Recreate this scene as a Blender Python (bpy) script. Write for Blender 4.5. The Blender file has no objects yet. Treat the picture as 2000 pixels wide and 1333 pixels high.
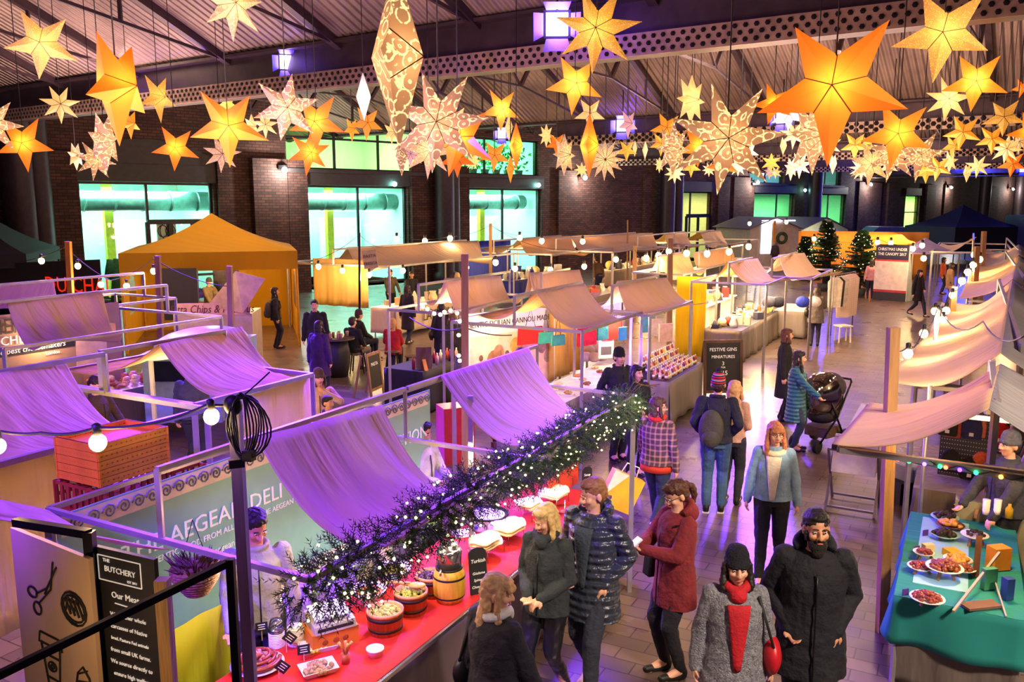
import bpy, bmesh, math, random
from mathutils import Vector, Matrix, Euler, noise
R = random.Random(7)
PI = math.pi
# ---------------------------------------------------------------- camera, world, exposure
sc = bpy.context.scene
COL = sc.collection
FPX, HOR, CAMH = 1650.0, 400.0, 4.0
TH = math.atan((666.5 - HOR) / FPX); CT, ST = math.cos(TH), math.sin(TH)
cd = bpy.data.cameras.new('camera'); cam = bpy.data.objects.new('camera', cd); COL.objects.link(cam)
cam.location = (0, 0, CAMH); cam.rotation_euler = (PI / 2 - TH, 0, 0)
cd.sensor_width = 36; cd.lens = 36 * FPX / 2000; cd.clip_end = 400; cd.clip_start = .1
sc.camera = cam
sc.view_settings.view_transform = 'Standard'; sc.view_settings.look = 'None'
sc.view_settings.gamma = 1; sc.view_settings.use_curve_mapping = False
sc.view_settings.exposure = 0.5
w = bpy.data.worlds.new('night'); sc.world = w; w.use_nodes = True
w.node_tree.nodes['Background'].inputs[0].default_value = (.66, .48, .72, 1)
w.node_tree.nodes['Background'].inputs[1].default_value = .16
# positions measured in the photograph, turned into metres on a plane of known height / at a known distance
def ray(px, py):
    x = (px - 1000) / FPX; y = -(py - 666.5) / FPX
    return Vector((x, CT + y * ST, y * CT - ST))
def G(px, py, z=0.):
    r = ray(px, py); k = (z - CAMH) / r.z; return Vector((r.x * k, r.y * k, z))
def D(px, py, Y):
    r = ray(px, py); k = Y / r.y; return Vector((r.x * k, Y, CAMH + r.z * k))
AIS = math.atan2(900, FPX / CT); UA = Vector((math.sin(AIS), math.cos(AIS), 0)); VA = Vector((math.cos(AIS), -math.sin(AIS), 0))
def S(s, t, z=0.): return UA * s + VA * t + Vector((0, 0, z))      # along the aisle, across it, up
def LS(p): return p.x * UA.x + p.y * UA.y, p.x * VA.x + p.y * VA.y
def light(name, kind, loc, col, power, to=None, size=.3, angle=60, blend=.6, sy=None):
    l = bpy.data.lights.new(name, kind); l.color = col; l.energy = power
    o = bpy.data.objects.new(name, l); COL.objects.link(o); o.location = loc
    if kind == 'AREA':
        l.size = size
        if sy: l.shape = 'RECTANGLE'; l.size_y = sy
    else: l.shadow_soft_size = size
    if kind == 'SPOT': l.spot_size = math.radians(angle); l.spot_blend = blend
    if to is not None: o.rotation_euler = (Vector(to) - Vector(loc)).to_track_quat('-Z', 'Y').to_euler()
    return o
# the hall's floodlights on the girders (violet), then unseen warm fill lights added overhead
VIO = (.17, .03, 1.0); WARM = (1.0, .66, .36); BULB = (1.0, .62, .26)
light('flood_violet', 'SPOT', D(1080, 84, 12.6), VIO, 8000, S(5.7, -4.9, 2.2), .35, 45, .3)
light('flood_violet', 'SPOT', Vector((-5.2, -.6, 6.9)), VIO, 6500, S(4.5, -4.5, 2.4), .2, 27, .5)
light('flood_violet', 'SPOT', Vector((-9.5, 2.5, 6.9)), VIO, 4200, S(6.5, -9.0, 2.2), .25, 60, .6)
light('flood_violet', 'SPOT', D(565, 140, 17.0), VIO, 6500, S(8.5, -7.5, 2), .35, 62, .5)
light('flood_violet', 'SPOT', D(1215, 250, 30), VIO, 3600, S(20, -3, 0), .4, 50, .6)
light('flood_violet', 'SPOT', D(1528, 235, 27), VIO, 4200, S(12.5, -1.2, 0), .4, 60, .6)
light('flood_violet', 'SPOT', D(262, 184, 23), VIO, 34000, S(8.5, -12, 2), .4, 70, .6)
light('flood_violet', 'POINT', D(1100, 48, 13.6), VIO, 110, size=.3)
light('flood_violet', 'POINT', D(575, 120, 18.5), VIO, 90, size=.3)
light('flood_violet', 'POINT', D(1215, 235, 33), VIO, 420, size=.3)
light('flood_violet', 'POINT', D(1540, 228, 30), VIO, 380, size=.3)
light('flood_violet', 'POINT', D(1640, 290, 55), (.12, .08, 1), 700, size=.3)
light('flood_violet', 'POINT', D(1900, 325, 70), (.06, .08, 1), 1500, size=.3)
light('unseen_warm_light', 'SPOT', (4.8, -.6, 7.6), (1, .8, .6), 3400, S(6.6, -.8, .9), .5, 36, .5)  # added fill over the people in the aisle
light('unseen_warm_light', 'SPOT', (7, 2, 8.2), (1, .76, .54), 3600, S(11.5, -1, 1), .6, 56, .6)
light('unseen_warm_light', 'AREA', S(24, -4, 8.2), (1, .66, .5), 560, S(24, -5, 0), 5.0)  # added overhead fill for the middle and far stalls
light('unseen_warm_light', 'AREA', S(16, -17, 8.0), (1, .66, .5), 700, S(17, -15, 0), 5.0)
light('unseen_warm_light', 'AREA', S(46, -6, 8.0), (1, .64, .52), 1100, S(46, -7, 0), 8.0)
light('unseen_warm_light', 'SPOT', (-1.2, 1.0, 6.8), (1, .86, .6), 260, S(5.1, -3.6, 2.2), .05, 9, .35)
# added area lights standing in for light bounced up to the roof
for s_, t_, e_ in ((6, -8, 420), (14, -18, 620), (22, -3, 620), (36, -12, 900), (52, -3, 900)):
    light('roof_bounce_fill', 'AREA', S(s_, t_, 3.6), (1, .62, .52), e_, S(s_, t_, 9), 5.0)
# ---------------------------------------------------------------- materials
def hexc(h):
    h = h.lstrip('#'); v = [int(h[i:i + 2], 16) / 255 for i in (0, 2, 4)]
    return [(c / 12.92 if c <= .04045 else ((c + .055) / 1.055) ** 2.4) for c in v] + [1]
_M = {}
class NT:
    def __init__(s, name):
        s.m = bpy.data.materials.new(name); s.m.use_nodes = True; s.t = s.m.node_tree; s.N = s.t.nodes
        s.b = s.N['Principled BSDF']; s.o = s.N['Material Output']
    def n(s, typ, **k):
        x = s.N.new('ShaderNode' + typ)
        for a, v in k.items():
            if a.startswith('i_'):
                key = a[2:]; x.inputs[int(key) if key.isdigit() else key.replace('_', ' ')].default_value = v
            else: setattr(x, a, v)
        return x
    def l(s, a, b): s.t.links.new(a, b)
    def co(s, scale=(1, 1, 1), rot=(0, 0, 0), gen=False):
        tc = s.n('TexCoord'); mp = s.n('Mapping'); s.l(tc.outputs['Generated' if gen else 'Object'], mp.inputs[0])
        mp.inputs['Scale'].default_value = scale; mp.inputs['Rotation'].default_value = rot; return mp.outputs[0]
    def ramp(s, fac, stops, interp='LINEAR'):
        r = s.n('ValToRGB'); r.color_ramp.interpolation = interp; e = r.color_ramp.elements
        while len(e) < len(stops): e.new(.5)
        for q, (p, c) in zip(e, stops): q.position = p; q.color = c if len(c) == 4 else hexc('ffffff')
        s.l(fac, r.inputs[0]); return r.outputs[0]
def mat(name, h, rough=.7, metal=0., var=.18, scale=6., bump=.0, bscale=None, emit=None, es=0., coat=0., alpha=None, sheen=0., stretch=(1, 1, 1), trans=0.):
    if name in _M: return _M[name]
    t = NT(name); c = hexc(h) if isinstance(h, str) else list(h)
    b = t.b; b.inputs['Roughness'].default_value = rough; b.inputs['Metallic'].default_value = metal
    if coat: b.inputs['Coat Weight'].default_value = coat
    if sheen: b.inputs['Sheen Weight'].default_value = sheen
    if trans: b.inputs['Transmission Weight'].default_value = trans
    co = t.co(stretch); no = t.n('TexNoise', i_Scale=scale, i_Detail=4.); t.l(co, no.inputs['Vector'])
    d = [x * (1 - var) for x in c[:3]] + [1]; g = [min(1, x * (1 + var * .7)) for x in c[:3]] + [1]
    rc = t.ramp(no.outputs['Fac'], [(.3, d), (.7, g)]); t.l(rc, b.inputs['Base Color'])
    if bump:
        n2 = t.n('TexNoise', i_Scale=bscale or scale * 3, i_Detail=3.); t.l(co, n2.inputs['Vector'])
        bp = t.n('Bump', i_Strength=min(1., bump), i_Distance=.02); t.l(n2.outputs['Fac'], bp.inputs['Height']); t.l(bp.outputs[0], b.inputs['Normal'])
    if emit: b.inputs['Emission Color'].default_value = hexc(emit); b.inputs['Emission Strength'].default_value = es
    _M[name] = t.m; return t.m
def cloth(name, h, tr=.4, var=.1, fold=.7, rough=.85, stretch=(2.6, .3, .3)):
    if name in _M: return _M[name]
    t = NT(name); c = hexc(h); co = t.co((1, 1, 1), (0, 0, AIS - PI / 2)); m2_ = t.n('Mapping'); m2_.inputs['Scale'].default_value = stretch; t.l(co, m2_.inputs[0]); co = m2_.outputs[0]
    no = t.n('TexNoise', i_Scale=2.2, i_Detail=5.); t.l(co, no.inputs['Vector'])
    d = [x * (1 - var) for x in c[:3]] + [1]; rc = t.ramp(no.outputs['Fac'], [(.3, d), (.75, c)])
    n2 = t.n('TexNoise', i_Scale=4., i_Detail=2.5); t.l(co, n2.inputs['Vector'])
    bp = t.n('Bump', i_Strength=fold, i_Distance=.08); t.l(n2.outputs['Fac'], bp.inputs['Height'])
    b = t.b; b.inputs['Roughness'].default_value = rough; t.l(rc, b.inputs['Base Color']); t.l(bp.outputs[0], b.inputs['Normal'])
    tl = t.n('BsdfTranslucent'); t.l(rc, tl.inputs[0]); t.l(bp.outputs[0], tl.inputs[1])
    mx = t.n('MixShader', i_0=tr); t.l(b.outputs[0], mx.inputs[1]); t.l(tl.outputs[0], mx.inputs[2]); t.l(mx.outputs[0], t.o.inputs[0])
    _M[name] = t.m; return t.m
def emis(name, h, s, base='808080'):
    if name in _M: return _M[name]
    m = mat(name, base, .5, emit=h, es=s); return m
def glass(name, tint='ffffff', gl=.12, rough=.02):
    if name in _M: return _M[name]
    t = NT(name); tr = t.n('BsdfTransparent'); tr.inputs[0].default_value = hexc(tint)
    g = t.n('BsdfGlossy'); g.inputs['Roughness'].default_value = rough
    fr = t.n('Fresnel', i_IOR=1.45); ma = t.n('Math', operation='ADD'); ma.inputs[1].default_value = gl * .3; t.l(fr.outputs[0], ma.inputs[0])
    mx = t.n('MixShader'); t.l(ma.outputs[0], mx.inputs[0]); t.l(tr.outputs[0], mx.inputs[1]); t.l(g.outputs[0], mx.inputs[2]); t.l(mx.outputs[0], t.o.inputs[0])
    _M[name] = t.m; return t.m
# ---------------------------------------------------------------- mesh builder
class MB:
    def __init__(s): s.v = []; s.f = []; s.mi = []; s.sm = []; s.cur = 0; s.smooth = False; s.X = None
    def add(s, vs, fs, sm=None):
        o = len(s.v)
        s.v += [(s.X @ Vector(p)) if s.X is not None else Vector(p) for p in vs]
        s.f += [[i + o for i in q] for q in fs]; s.mi += [s.cur] * len(fs); s.sm += [s.smooth if sm is None else sm] * len(fs); return s
    def box(s, c, d, rz=0., m=None):
        x, y, z = [q / 2 for q in d]; c = Vector(c)
        M_ = m if m is not None else Matrix.Rotation(rz, 3, 'Z')
        vs = [c + M_ @ Vector((a * x, b * y, e * z)) for a in (-1, 1) for b in (-1, 1) for e in (-1, 1)]
        return s.add(vs, [(0, 1, 3, 2), (4, 6, 7, 5), (0, 4, 5, 1), (2, 3, 7, 6), (0, 2, 6, 4), (1, 5, 7, 3)], False)
    def bar(s, p, q, w, h=None, up=(0, 0, 1)):
        h = h or w; p, q = Vector(p), Vector(q); d = q - p; L = d.length
        if L < 1e-6: return s
        d.normalize(); u = Vector(up)
        if abs(d.dot(u)) > .99: u = Vector((1, 0, 0))
        a = d.cross(u).normalized(); b = a.cross(d).normalized()
        return s.box((p + q) / 2, (w, L, h), m=Matrix((a, d, b)).transposed())
    def tube(s, pts, r, n=8, cap=True):
        pts = [Vector(p) for p in pts]; rs = r if isinstance(r, (list, tuple)) else [r] * len(pts)
        vs = []; fs = []; a = None
        for i, p in enumerate(pts):
            d = (pts[min(i + 1, len(pts) - 1)] - pts[max(i - 1, 0)])
            if d.length < 1e-9: d = Vector((0, 0, 1))
            d.normalize()
            if a is None:
                a = d.cross(Vector((0, 0, 1)) if abs(d.z) < .9 else Vector((1, 0, 0))).normalized()
            else:
                a = (a - d * a.dot(d))
                a = a.normalized() if a.length > 1e-6 else d.orthogonal().normalized()
            b = d.cross(a)
            for k in range(n): vs.append(p + (a * math.cos(2 * PI * k / n) + b * math.sin(2 * PI * k / n)) * rs[i])
        for i in range(len(pts) - 1):
            for k in range(n): fs.append((i * n + k, i * n + (k + 1) % n, (i + 1) * n + (k + 1) % n, (i + 1) * n + k))
        if cap: fs += [tuple(range(n))[::-1], tuple((len(pts) - 1) * n + k for k in range(n))]
        return s.add(vs, fs, True)
    def lathe(s, prof, c=(0, 0, 0), n=20, sx=1., sy=1., rz=0.):
        vs = []; fs = []; m = len(prof); c = Vector(c)
        for r, z in prof:
            for k in range(n):
                a = 2 * PI * k / n; x, y = r * math.cos(a) * sx, r * math.sin(a) * sy
                vs.append(c + Vector((x * math.cos(rz) - y * math.sin(rz), x * math.sin(rz) + y * math.cos(rz), z)))
        for i in range(m - 1):
            for k in range(n): fs.append((i * n + k, i * n + (k + 1) % n, (i + 1) * n + (k + 1) % n, (i + 1) * n + k))
        if prof[0][0] > 1e-5: fs.append(tuple(range(n))[::-1])
        if prof[-1][0] > 1e-5: fs.append(tuple((m - 1) * n + k for k in range(n)))
        return s.add(vs, fs, True)
    def ball(s, c, r, n=10, m=8, rz=0.):
        rx, ry, rz_ = r if isinstance(r, (tuple, list)) else (r, r, r)
        prof = [(max(1e-4, math.sin(PI * i / m)), -math.cos(PI * i / m)) for i in range(m + 1)]
        o = len(s.v); X = s.X; s.X = None; s.lathe(prof, (0, 0, 0), n)
        s.X = X; c = Vector(c); T = Matrix.Rotation(rz, 3, 'Z')
        for i in range(o, len(s.v)):
            q = s.v[i]; q = c + T @ Vector((q.x * rx, q.y * ry, q.z * rz_)); s.v[i] = (X @ q) if X is not None else q
        return s
    def prism(s, poly, y0, y1, X=None):          # outline in x,z extruded along y
        n = len(poly); X = X or Matrix.Identity(4)
        vs = [X @ Vector((x, y0, z)) for x, z in poly] + [X @ Vector((x, y1, z)) for x, z in poly]
        return s.add(vs, [tuple(range(n)), tuple(range(2 * n - 1, n - 1, -1))] + [(i, i + n, (i + 1) % n + n, (i + 1) % n) for i in range(n)], False)
    def grid(s, fn, nu, nv, sm=True):
        vs = [fn(i / nu, j / nv) for i in range(nu + 1) for j in range(nv + 1)]
        return s.add(vs, [(i * (nv + 1) + j, (i + 1) * (nv + 1) + j, (i + 1) * (nv + 1) + j + 1, i * (nv + 1) + j + 1) for i in range(nu) for j in range(nv)], sm)
    def build(s, name, m, parent=None, world=True, piv=None):
        vs = s.v; loc = Vector((0, 0, 0))
        if parent is not None:
            if world:
                iv = parent_matrix(parent).inverted(); vs = [iv @ p for p in vs]
        elif vs:
            if piv is not None: loc = Vector(piv)
            else:
                loc = Vector(((min(p.x for p in vs) + max(p.x for p in vs)) / 2, (min(p.y for p in vs) + max(p.y for p in vs)) / 2, min(p.z for p in vs)))
            vs = [p - loc for p in vs]
        me = bpy.data.meshes.new(name); me.from_pydata([tuple(p) for p in vs], [], s.f)
        ms = m if isinstance(m, (list, tuple)) else [m]
        for q in ms: me.materials.append(q)
        me.polygons.foreach_set('use_smooth', s.sm); me.polygons.foreach_set('material_index', s.mi); me.update()
        o = bpy.data.objects.new(name, me); COL.objects.link(o); o.location = loc
        if parent is not None: o.parent = parent
        return o
def parent_matrix(o):
    m = Matrix.LocRotScale(o.location, o.rotation_euler, o.scale)
    return parent_matrix(o.parent) @ m if o.parent else m
def tag(o, label=None, cat=None, group=None, kind=None):
    if label: o['label'] = label
    if cat: o['category'] = cat
    if group: o['group'] = group
    if kind: o['kind'] = kind
    return o
def thing(name, label, cat, loc=(0, 0, 0), rz=0., group=None):
    o = bpy.data.objects.new(name, None); COL.objects.link(o); o.empty_display_size = .1
    o.location = loc; o.rotation_euler = (0, 0, rz); return tag(o, label, cat, group)
def struct(name, mb, m):
    o = mb.build(name, m, piv=(0, 0, 0)); return tag(o, kind='structure')
def kids(o): return [c for c in bpy.data.objects if c.parent == o]
def copy_tree(o, parent=None, _k=None):
    if _k is None:
        _k = {}
        for c in bpy.data.objects:
            if c.parent: _k.setdefault(c.parent.name, []).append(c)
    c = o.copy(); COL.objects.link(c); c.parent = parent
    for ch in _k.get(o.name, []): copy_tree(ch, c, _k)
    return c
def text(body, name, m, parent, mtx, size=.1, ext=.002, align='CENTER', sx=1., shear=0.):
    cu = bpy.data.curves.new(name, 'FONT'); cu.body = body; cu.size = size; cu.extrude = ext; cu.align_x = align; cu.align_y = 'CENTER'; cu.shear = shear
    cu.resolution_u = 2
    tmp = bpy.data.objects.new(name, cu); COL.objects.link(tmp)
    dg = bpy.context.evaluated_depsgraph_get(); dg.update()
    me = bpy.data.meshes.new_from_object(tmp.evaluated_get(dg)); bpy.data.objects.remove(tmp); bpy.data.curves.remove(cu)
    me.name = name; X = mtx @ Matrix.Diagonal((sx, 1, 1, 1))
    if parent is not None: X = parent_matrix(parent).inverted() @ X
    me.transform(X); me.materials.clear(); me.materials.append(m)
    o = bpy.data.objects.new(name, me); COL.objects.link(o); o.parent = parent; return o
def frame_mtx(o, ex, ez):       # plane with x axis ex (reading direction) and text-up axis ez
    ex = Vector(ex).normalized(); ez = Vector(ez); ez = (ez - ex * ez.dot(ex)).normalized(); n = ex.cross(ez)
    m = Matrix((ex, ez, n)).transposed().to_4x4(); m.translation = Vector(o); return m
# ---------------------------------------------------------------- the hall
# floor: brick paving laid across the aisle
t = NT('paving'); co = t.co((1, 1, 1), (0, 0, AIS))
br = t.n('TexBrick', offset=.5, squash=1.); t.l(co, br.inputs['Vector'])
br.inputs['Scale'].default_value = 1.; br.inputs['Brick Width'].default_value = .42; br.inputs['Row Height'].default_value = .2; br.inputs['Mortar Size'].default_value = .007
br.inputs['Color1'].default_value = hexc('7a655c'); br.inputs['Color2'].default_value = hexc('5f4f4c'); br.inputs['Mortar'].default_value = hexc('3a302e')
no = t.n('TexNoise', i_Scale=1.3, i_Detail=6.); t.l(co, no.inputs['Vector'])
mx = t.n('MixRGB', blend_type='MULTIPLY', i_Fac=.55); t.l(br.outputs[0], mx.inputs[1]); t.l(t.ramp(no.outputs['Fac'], [(.3, hexc('c4bab6')), (.7, hexc('fffaf5'))]), mx.inputs[2]); t.l(mx.outputs[0], t.b.inputs['Base Color'])
t.l(t.ramp(no.outputs['Fac'], [(.35, (.27, .27, .27, 1)), (.7, (.36, .36, .36, 1))]), t.b.inputs['Roughness'])
bp = t.n('Bump', i_Strength=.35, i_Distance=.01); t.l(br.outputs['Fac'], bp.inputs['Height']); bp.invert = True; t.l(bp.outputs[0], t.b.inputs['Normal'])
PAVE = t.m
struct('floor', MB().add([(-60, -8, 0), (60, -8, 0), (140, 170, 0), (-60, 170, 0)], [(0, 1, 2, 3)]), PAVE)
# left wall plane (runs obliquely away to the right)
WA, WB = G(200, 600), G(1780, 479); WD = (WB - WA).normalized(); WN = Vector((WD.y, -WD.x, 0))   # WN faces the hall
def wp(px, py):
    r = ray(px, py); c = Vector((0, 0, CAMH)); k = (WA - c).dot(WN) / r.dot(WN); p = c + r * k
    return (p - WA).dot(WD), p.z
def ww(px): return wp(px, 400)[0]
def WP(a, z, off=0.): return WA + WD * a + WN * off + Vector((0, 0, z))
t = NT('brick_wall'); tc = t.n('TexCoord'); mp = t.n('Mapping'); t.l(tc.outputs['UV'], mp.inputs[0])
br = t.n('TexBrick', offset=.5); t.l(mp.outputs[0], br.inputs['Vector']); br.inputs['Scale'].default_value = 1.
br.inputs['Brick Width'].default_value = .34; br.inputs['Row Height'].default_value = .12; br.inputs['Mortar Size'].default_value = .012
br.inputs['Color1'].default_value = hexc('6e4a40'); br.inputs['Color2'].default_value = hexc('4c332e'); br.inputs['Mortar'].default_value = hexc('2c2220')
no = t.n('TexNoise', i_Scale=.5, i_Detail=6.); t.l(mp.outputs[0], no.inputs['Vector'])
mx = t.n('MixRGB', blend_type='MULTIPLY', i_Fac=.7); t.l(br.outputs[0], mx.inputs[1]); t.l(t.ramp(no.outputs['Fac'], [(.3, hexc('8a7f7c')), (.7, hexc('ffffff'))]), mx.inputs[2]); t.l(mx.outputs[0], t.b.inputs['Base Color'])
bp = t.n('Bump', i_Strength=.5, i_Distance=.02); t.l(br.outputs['Fac'], bp.inputs['Height']); bp.invert = True; t.l(bp.outputs[0], t.b.inputs['Normal']); t.b.inputs['Roughness'].default_value = .85
BRICK = t.m
def uvwall(o):      # metres along the wall and up
    me = o.data; uv = me.uv_layers.new(name='m')
    for p in me.polygons:
        for li in p.loop_indices:
            q = me.vertices[me.loops[li].vertex_index].co + o.location; uv.data[li].uv = ((q - WA).dot(WD) + (q - WA).dot(WN), q.z)
DARK = mat('dark_steel', '2b2830', .45, .4, var=.3); DGREY = mat('dark_grey_panel', '3a3638', .6); PIER = mat('pier_concrete', '5a4f52', .8, var=.3, scale=2.)
wb = MB()
def wbox(mb, a0, a1, z0, z1, o0, o1):
    P = [WP(a, z, o) for a in (a0, a1) for o in (o0, o1) for z in (z0, z1)]
    mb.add(P, [(0, 1, 3, 2), (4, 6, 7, 5), (0, 4, 5, 1), (2, 3, 7, 6), (0, 2, 6, 4), (1, 5, 7, 3)], False)
ZT, ZL, ZM = 4.9, 5.5, 7.6
# openings: pixel left, pixel right, upper window too?
OPS = [(155, 418, 0), (602, 797, 1), (915, 1058, 1), (1320, 1392, 0), (1473, 1552, 1), (1590, 1652, 1), (1768, 1796, 0)]
a_prev = ww(-260); ops = [(ww(l), ww(r), u) for l, r, u in OPS]
UW = {1: (ww(563), ww(822)), 2: (ww(893), ww(1052)), 4: (ww(1462), ww(1530)), 5: (ww(1586), ww(1640))}
edges = [a_prev]
TOPZ = 9.2
def pier(a0, a1): wbox(wb, a0, a1, 0, ZL, -.5, 0)
prev = a_prev
for i, (l, r, u) in enumerate(ops):
    pier(prev, l); prev = r
    wbox(wb, l, r, ZT + .02, ZL, -.45, -.02)
pier(prev, ww(2080) + 12)
prev = a_prev
for i in sorted(UW):
    l, r = UW[i]; wbox(wb, prev, l, ZL, ZM, -.5, 0); prev = r
wbox(wb, prev, ww(2080) + 12, ZL, ZM, -.5, 0); wbox(wb, a_prev, ww(2080) + 12, ZM, TOPZ + 3, -.5, 0)
uvwall(struct('wall_left', wb, BRICK))
pl = MB()
for l, r in ((92, 150), (424, 452), (490, 556), (560, 598), (800, 832), (884, 912), (1086, 1122), (1255, 1268), (1398, 1420), (1428, 1462), (1672, 1716), (1730, 1752), (1805, 1822), (1840, 1856), (1925, 1945)):
    wbox(pl, ww(l), ww(r), 0, ZL + .5, 0, .22 if r - l < 50 else .35)
uvwall(struct('trim_1', pl, BRICK))
b = MB()
for i, (l, r, u) in enumerate(ops):     # dark lintel boxes over the openings
    wbox(b, l - .1, r + .1, ZT, ZL + (.0 if u else .1), -.1, .1)
for i, (l, r) in UW.items(): wbox(b, l - .1, r + .1, ZL - .05, ZL + .12, 0, .35)
struct('trim_2', b, DGREY)
arch = MB(); l, r, _ = ops[0]; pts = []
for k in range(17):
    f = k / 16; pts.append((l - .2 + (r - l + .4) * f, ZT + .35 + 1.35 * math.sin(PI * (.12 + .76 * f)) ** .8))
V = [WP(a, z, .04) for a, z in pts] + [WP(a, ZT, .04) for a, z in pts]; arch.add(V, [(i, i + 1, i + 18, i + 17) for i in range(16)])
struct('trim_3', arch, DGREY)
# round iron columns and downpipes in front of the wall
ci = [0]
for px, rr in ((28, .55), (66, .45), (850, .5), (870, .35), (1285, .5), (1306, .4), (1572, .55), (1905, .6), (1975, .6)):
    a = ww(px); m_ = MB(); m_.lathe([(rr * 1.3, 0), (rr * 1.3, .5), (rr, .6), (rr, 8.6), (rr * 1.35, 8.9), (rr * 1.35, 9.2)], WP(a, 0, rr + .3), 14)
    tag(m_.build('iron_column', mat('iron_column', '35272c', .5, .2, var=.3)), 'round dark iron column standing in front of the brick wall, ' + {28: 'leftmost of all', 66: 'second from the left', 850: 'between the two big lit shop fronts', 870: 'narrow one just left of the third shop front', 1285: 'thick one left of the lit double door', 1306: 'thin one beside the lit double door', 1572: 'between the two green lit windows', 1905: 'behind the black gazebo far right', 1975: 'farthest right of all'}[px], 'column', 'iron columns along the wall')
# glazing, rooms behind
GL = glass('shop_glass', 'e8fff8'); RW = mat('room_wall', 'dff5ee', .8, var=.05); RF = mat('room_floor', '7d8a86', .4)
YEL = mat('yellow_post', 'd8c02a', .6)
TEAL = (.5, 1.0, .84); LIME = (.75, 1.0, .30)
def window(n, a0, a1, z0, z1, muls, hor=(), off=-.25):
    fr = MB(); w_ = .1
    wbox(fr, a0, a1, z1 - w_, z1, off - .05, off + .05); wbox(fr, a0, a1, z0, z0 + w_, off - .05, off + .05)
    for a in [a0, a1 - w_] + [a0 + (a1 - a0) * q - w_ / 2 for q in muls]: wbox(fr, a, a + w_, z0, z1, off - .05, off + .05)
    for (q0, q1, z) in hor: wbox(fr, a0 + (a1 - a0) * q0, a0 + (a1 - a0) * q1, z, z + w_, off - .05, off + .05)
    o = struct('window_%d' % n, fr, DARK)
    g = MB(); g.add([WP(a0, z0, off), WP(a1, z0, off), WP(a1, z1, off), WP(a0, z1, off)], [(0, 1, 2, 3)]); g.build('glass_pane', GL, o)
def room(a0, a1, z0, z1, dep, col, power, wallm=RW, name='wall_room'):
    m_ = MB(); c = [WP(a, z, o) for a in (a0, a1) for o in (-.5, -dep) for z in (z0, z1)]
    m_.add(c, [(0, 1, 3, 2), (4, 6, 7, 5), (2, 3, 7, 6), (0, 2, 6, 4), (1, 5, 7, 3)], False)
    struct(name, m_, wallm)
    p = WP((a0 + a1) / 2, z1 - .35, -dep * .45)
    L = light('room_lamp', 'AREA', p, col, power, p - Vector((0, 0, 3)), (a1 - a0) * .7, sy=dep * .5)
    L.rotation_euler = (0, 0, math.atan2(WD.y, WD.x))
for n, (i, muls, hor) in enumerate(((0, (.49,), ((.49, 1, 3.3),)), (1, (.5,), ()), (2, (.48,), ()), (3, (.45,), ((.45, 1, 3.2),)), (4, (.6,), ()), (5, (.5,), ()), (6, (), ((0, 1, 3.2),)))):
    l, r, u = ops[i]; window(n + 1, l, r, .15, ZT, muls, hor)
for n, i in enumerate((1, 2, 4, 5)):
    l, r = UW[i]; window(n + 8, l, r, ZL + .1, ZM, (.35, .68) if i < 4 else (.5,), ((0, 1, ZL + 1.5),) if i == 1 else ())
room(ops[0][0] - 1, ops[0][1] + 1.2, 0, 5.1, 7, TEAL, 950)
room(ops[1][0] - 1, ops[1][1] + 1.0, 0, 5.1, 7, TEAL, 950)
room(ops[2][0] - 1, ops[2][1] + 1.5, 0, 5.1, 7, TEAL, 950)
room(ops[3][0] - .5, ops[3][1] + 2, 0, 5.1, 6, (1, .62, .18), 300)
room(ops[4][0] - 1, ops[5][1] + 3, 0, 5.1, 6, (.3, 1, .35), 900)
room(ops[6][0] - 1, ops[6][1] + 3, 0, 5.1, 5, (.65, .9, .2), 600)
room(UW[1][0] - .5, UW[1][1] + .5, 5.45, 8.2, 6, LIME, 520)
room(UW[2][0] - .5, UW[2][1] + .5, 5.45, 8.2, 5, (.25, 1, .45), 420)
room(UW[4][0] - .5, UW[5][1] + 1.5, 5.45, 8.2, 5, (.4, .75, .7), 120)
DUCT = mat('duct_metal', '7fa39b', .35, .7)
for i, lab in ((0, 'left lit shop front'), (1, 'middle lit shop front'), (2, 'third lit shop front')):
    l, r, _ = ops[i]; m_ = MB(); p, q = WP(l - .9, 4.15, -2.6), WP(r + .9, 4.15, -2.6); m_.tube([p, q], .42, 16)
    for k in range(6): c = p.lerp(q, (k + .5) / 6); m_.tube([c - WD * .04, c + WD * .04], .45, 16)
    tag(m_.build('air_duct', DUCT), 'silver round air duct under the ceiling of the ' + lab, 'duct')
    m_ = MB(); a = l + (r - l) * (.36 if i == 0 else .52 if i == 1 else .66); wbox(m_, a, a + .35, 0, 5, -3.6, -3.3)
    tag(m_.build('room_post', YEL), 'yellow painted post inside the ' + lab, 'post')
    m_ = MB(); wbox(m_, a + .8, a + 3.4, 0.02, 3.3, -5.6, -5.5); tag(m_.build('partition_panel', mat('partition_white', 'f2faf6', .8)), 'white partition panel inside the ' + lab, 'panel')
# poster of loops in door glass, red lettered sign
m_ = MB(); a0, z0 = wp(312, 472); a1, z1 = wp(348, 432); wbox(m_, a0, a1, z0, z1, -.3, -.26)
o = tag(m_.build('framed_poster', mat('poster_paper', 'f0efe6', .7)), 'white poster with a round knot drawing behind the shop door glass', 'poster')
m_ = MB(); c = WP((a0 + a1) / 2, (z0 + z1) / 2, -.25)
for q, rr in ((0, .28), (.16, .2), (-.16, .2)): m_.tube([c + WD * (q + rr * math.cos(k / 12 * 2 * PI)) + Vector((0, 0, rr * 1.2 * math.sin(k / 12 * 2 * PI))) for k in range(13)], .02, 5)
m_.build('knot_drawing', mat('drawing_brown', '5a3a2a'), o)
dr = MB(); a0, a1 = ww(288), ww(420)
for q in (0, .33, .66, 1): wbox(dr, a0 + (a1 - a0) * q - .09, a0 + (a1 - a0) * q + .09, 0, 3.3, -.2, -.1)
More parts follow.
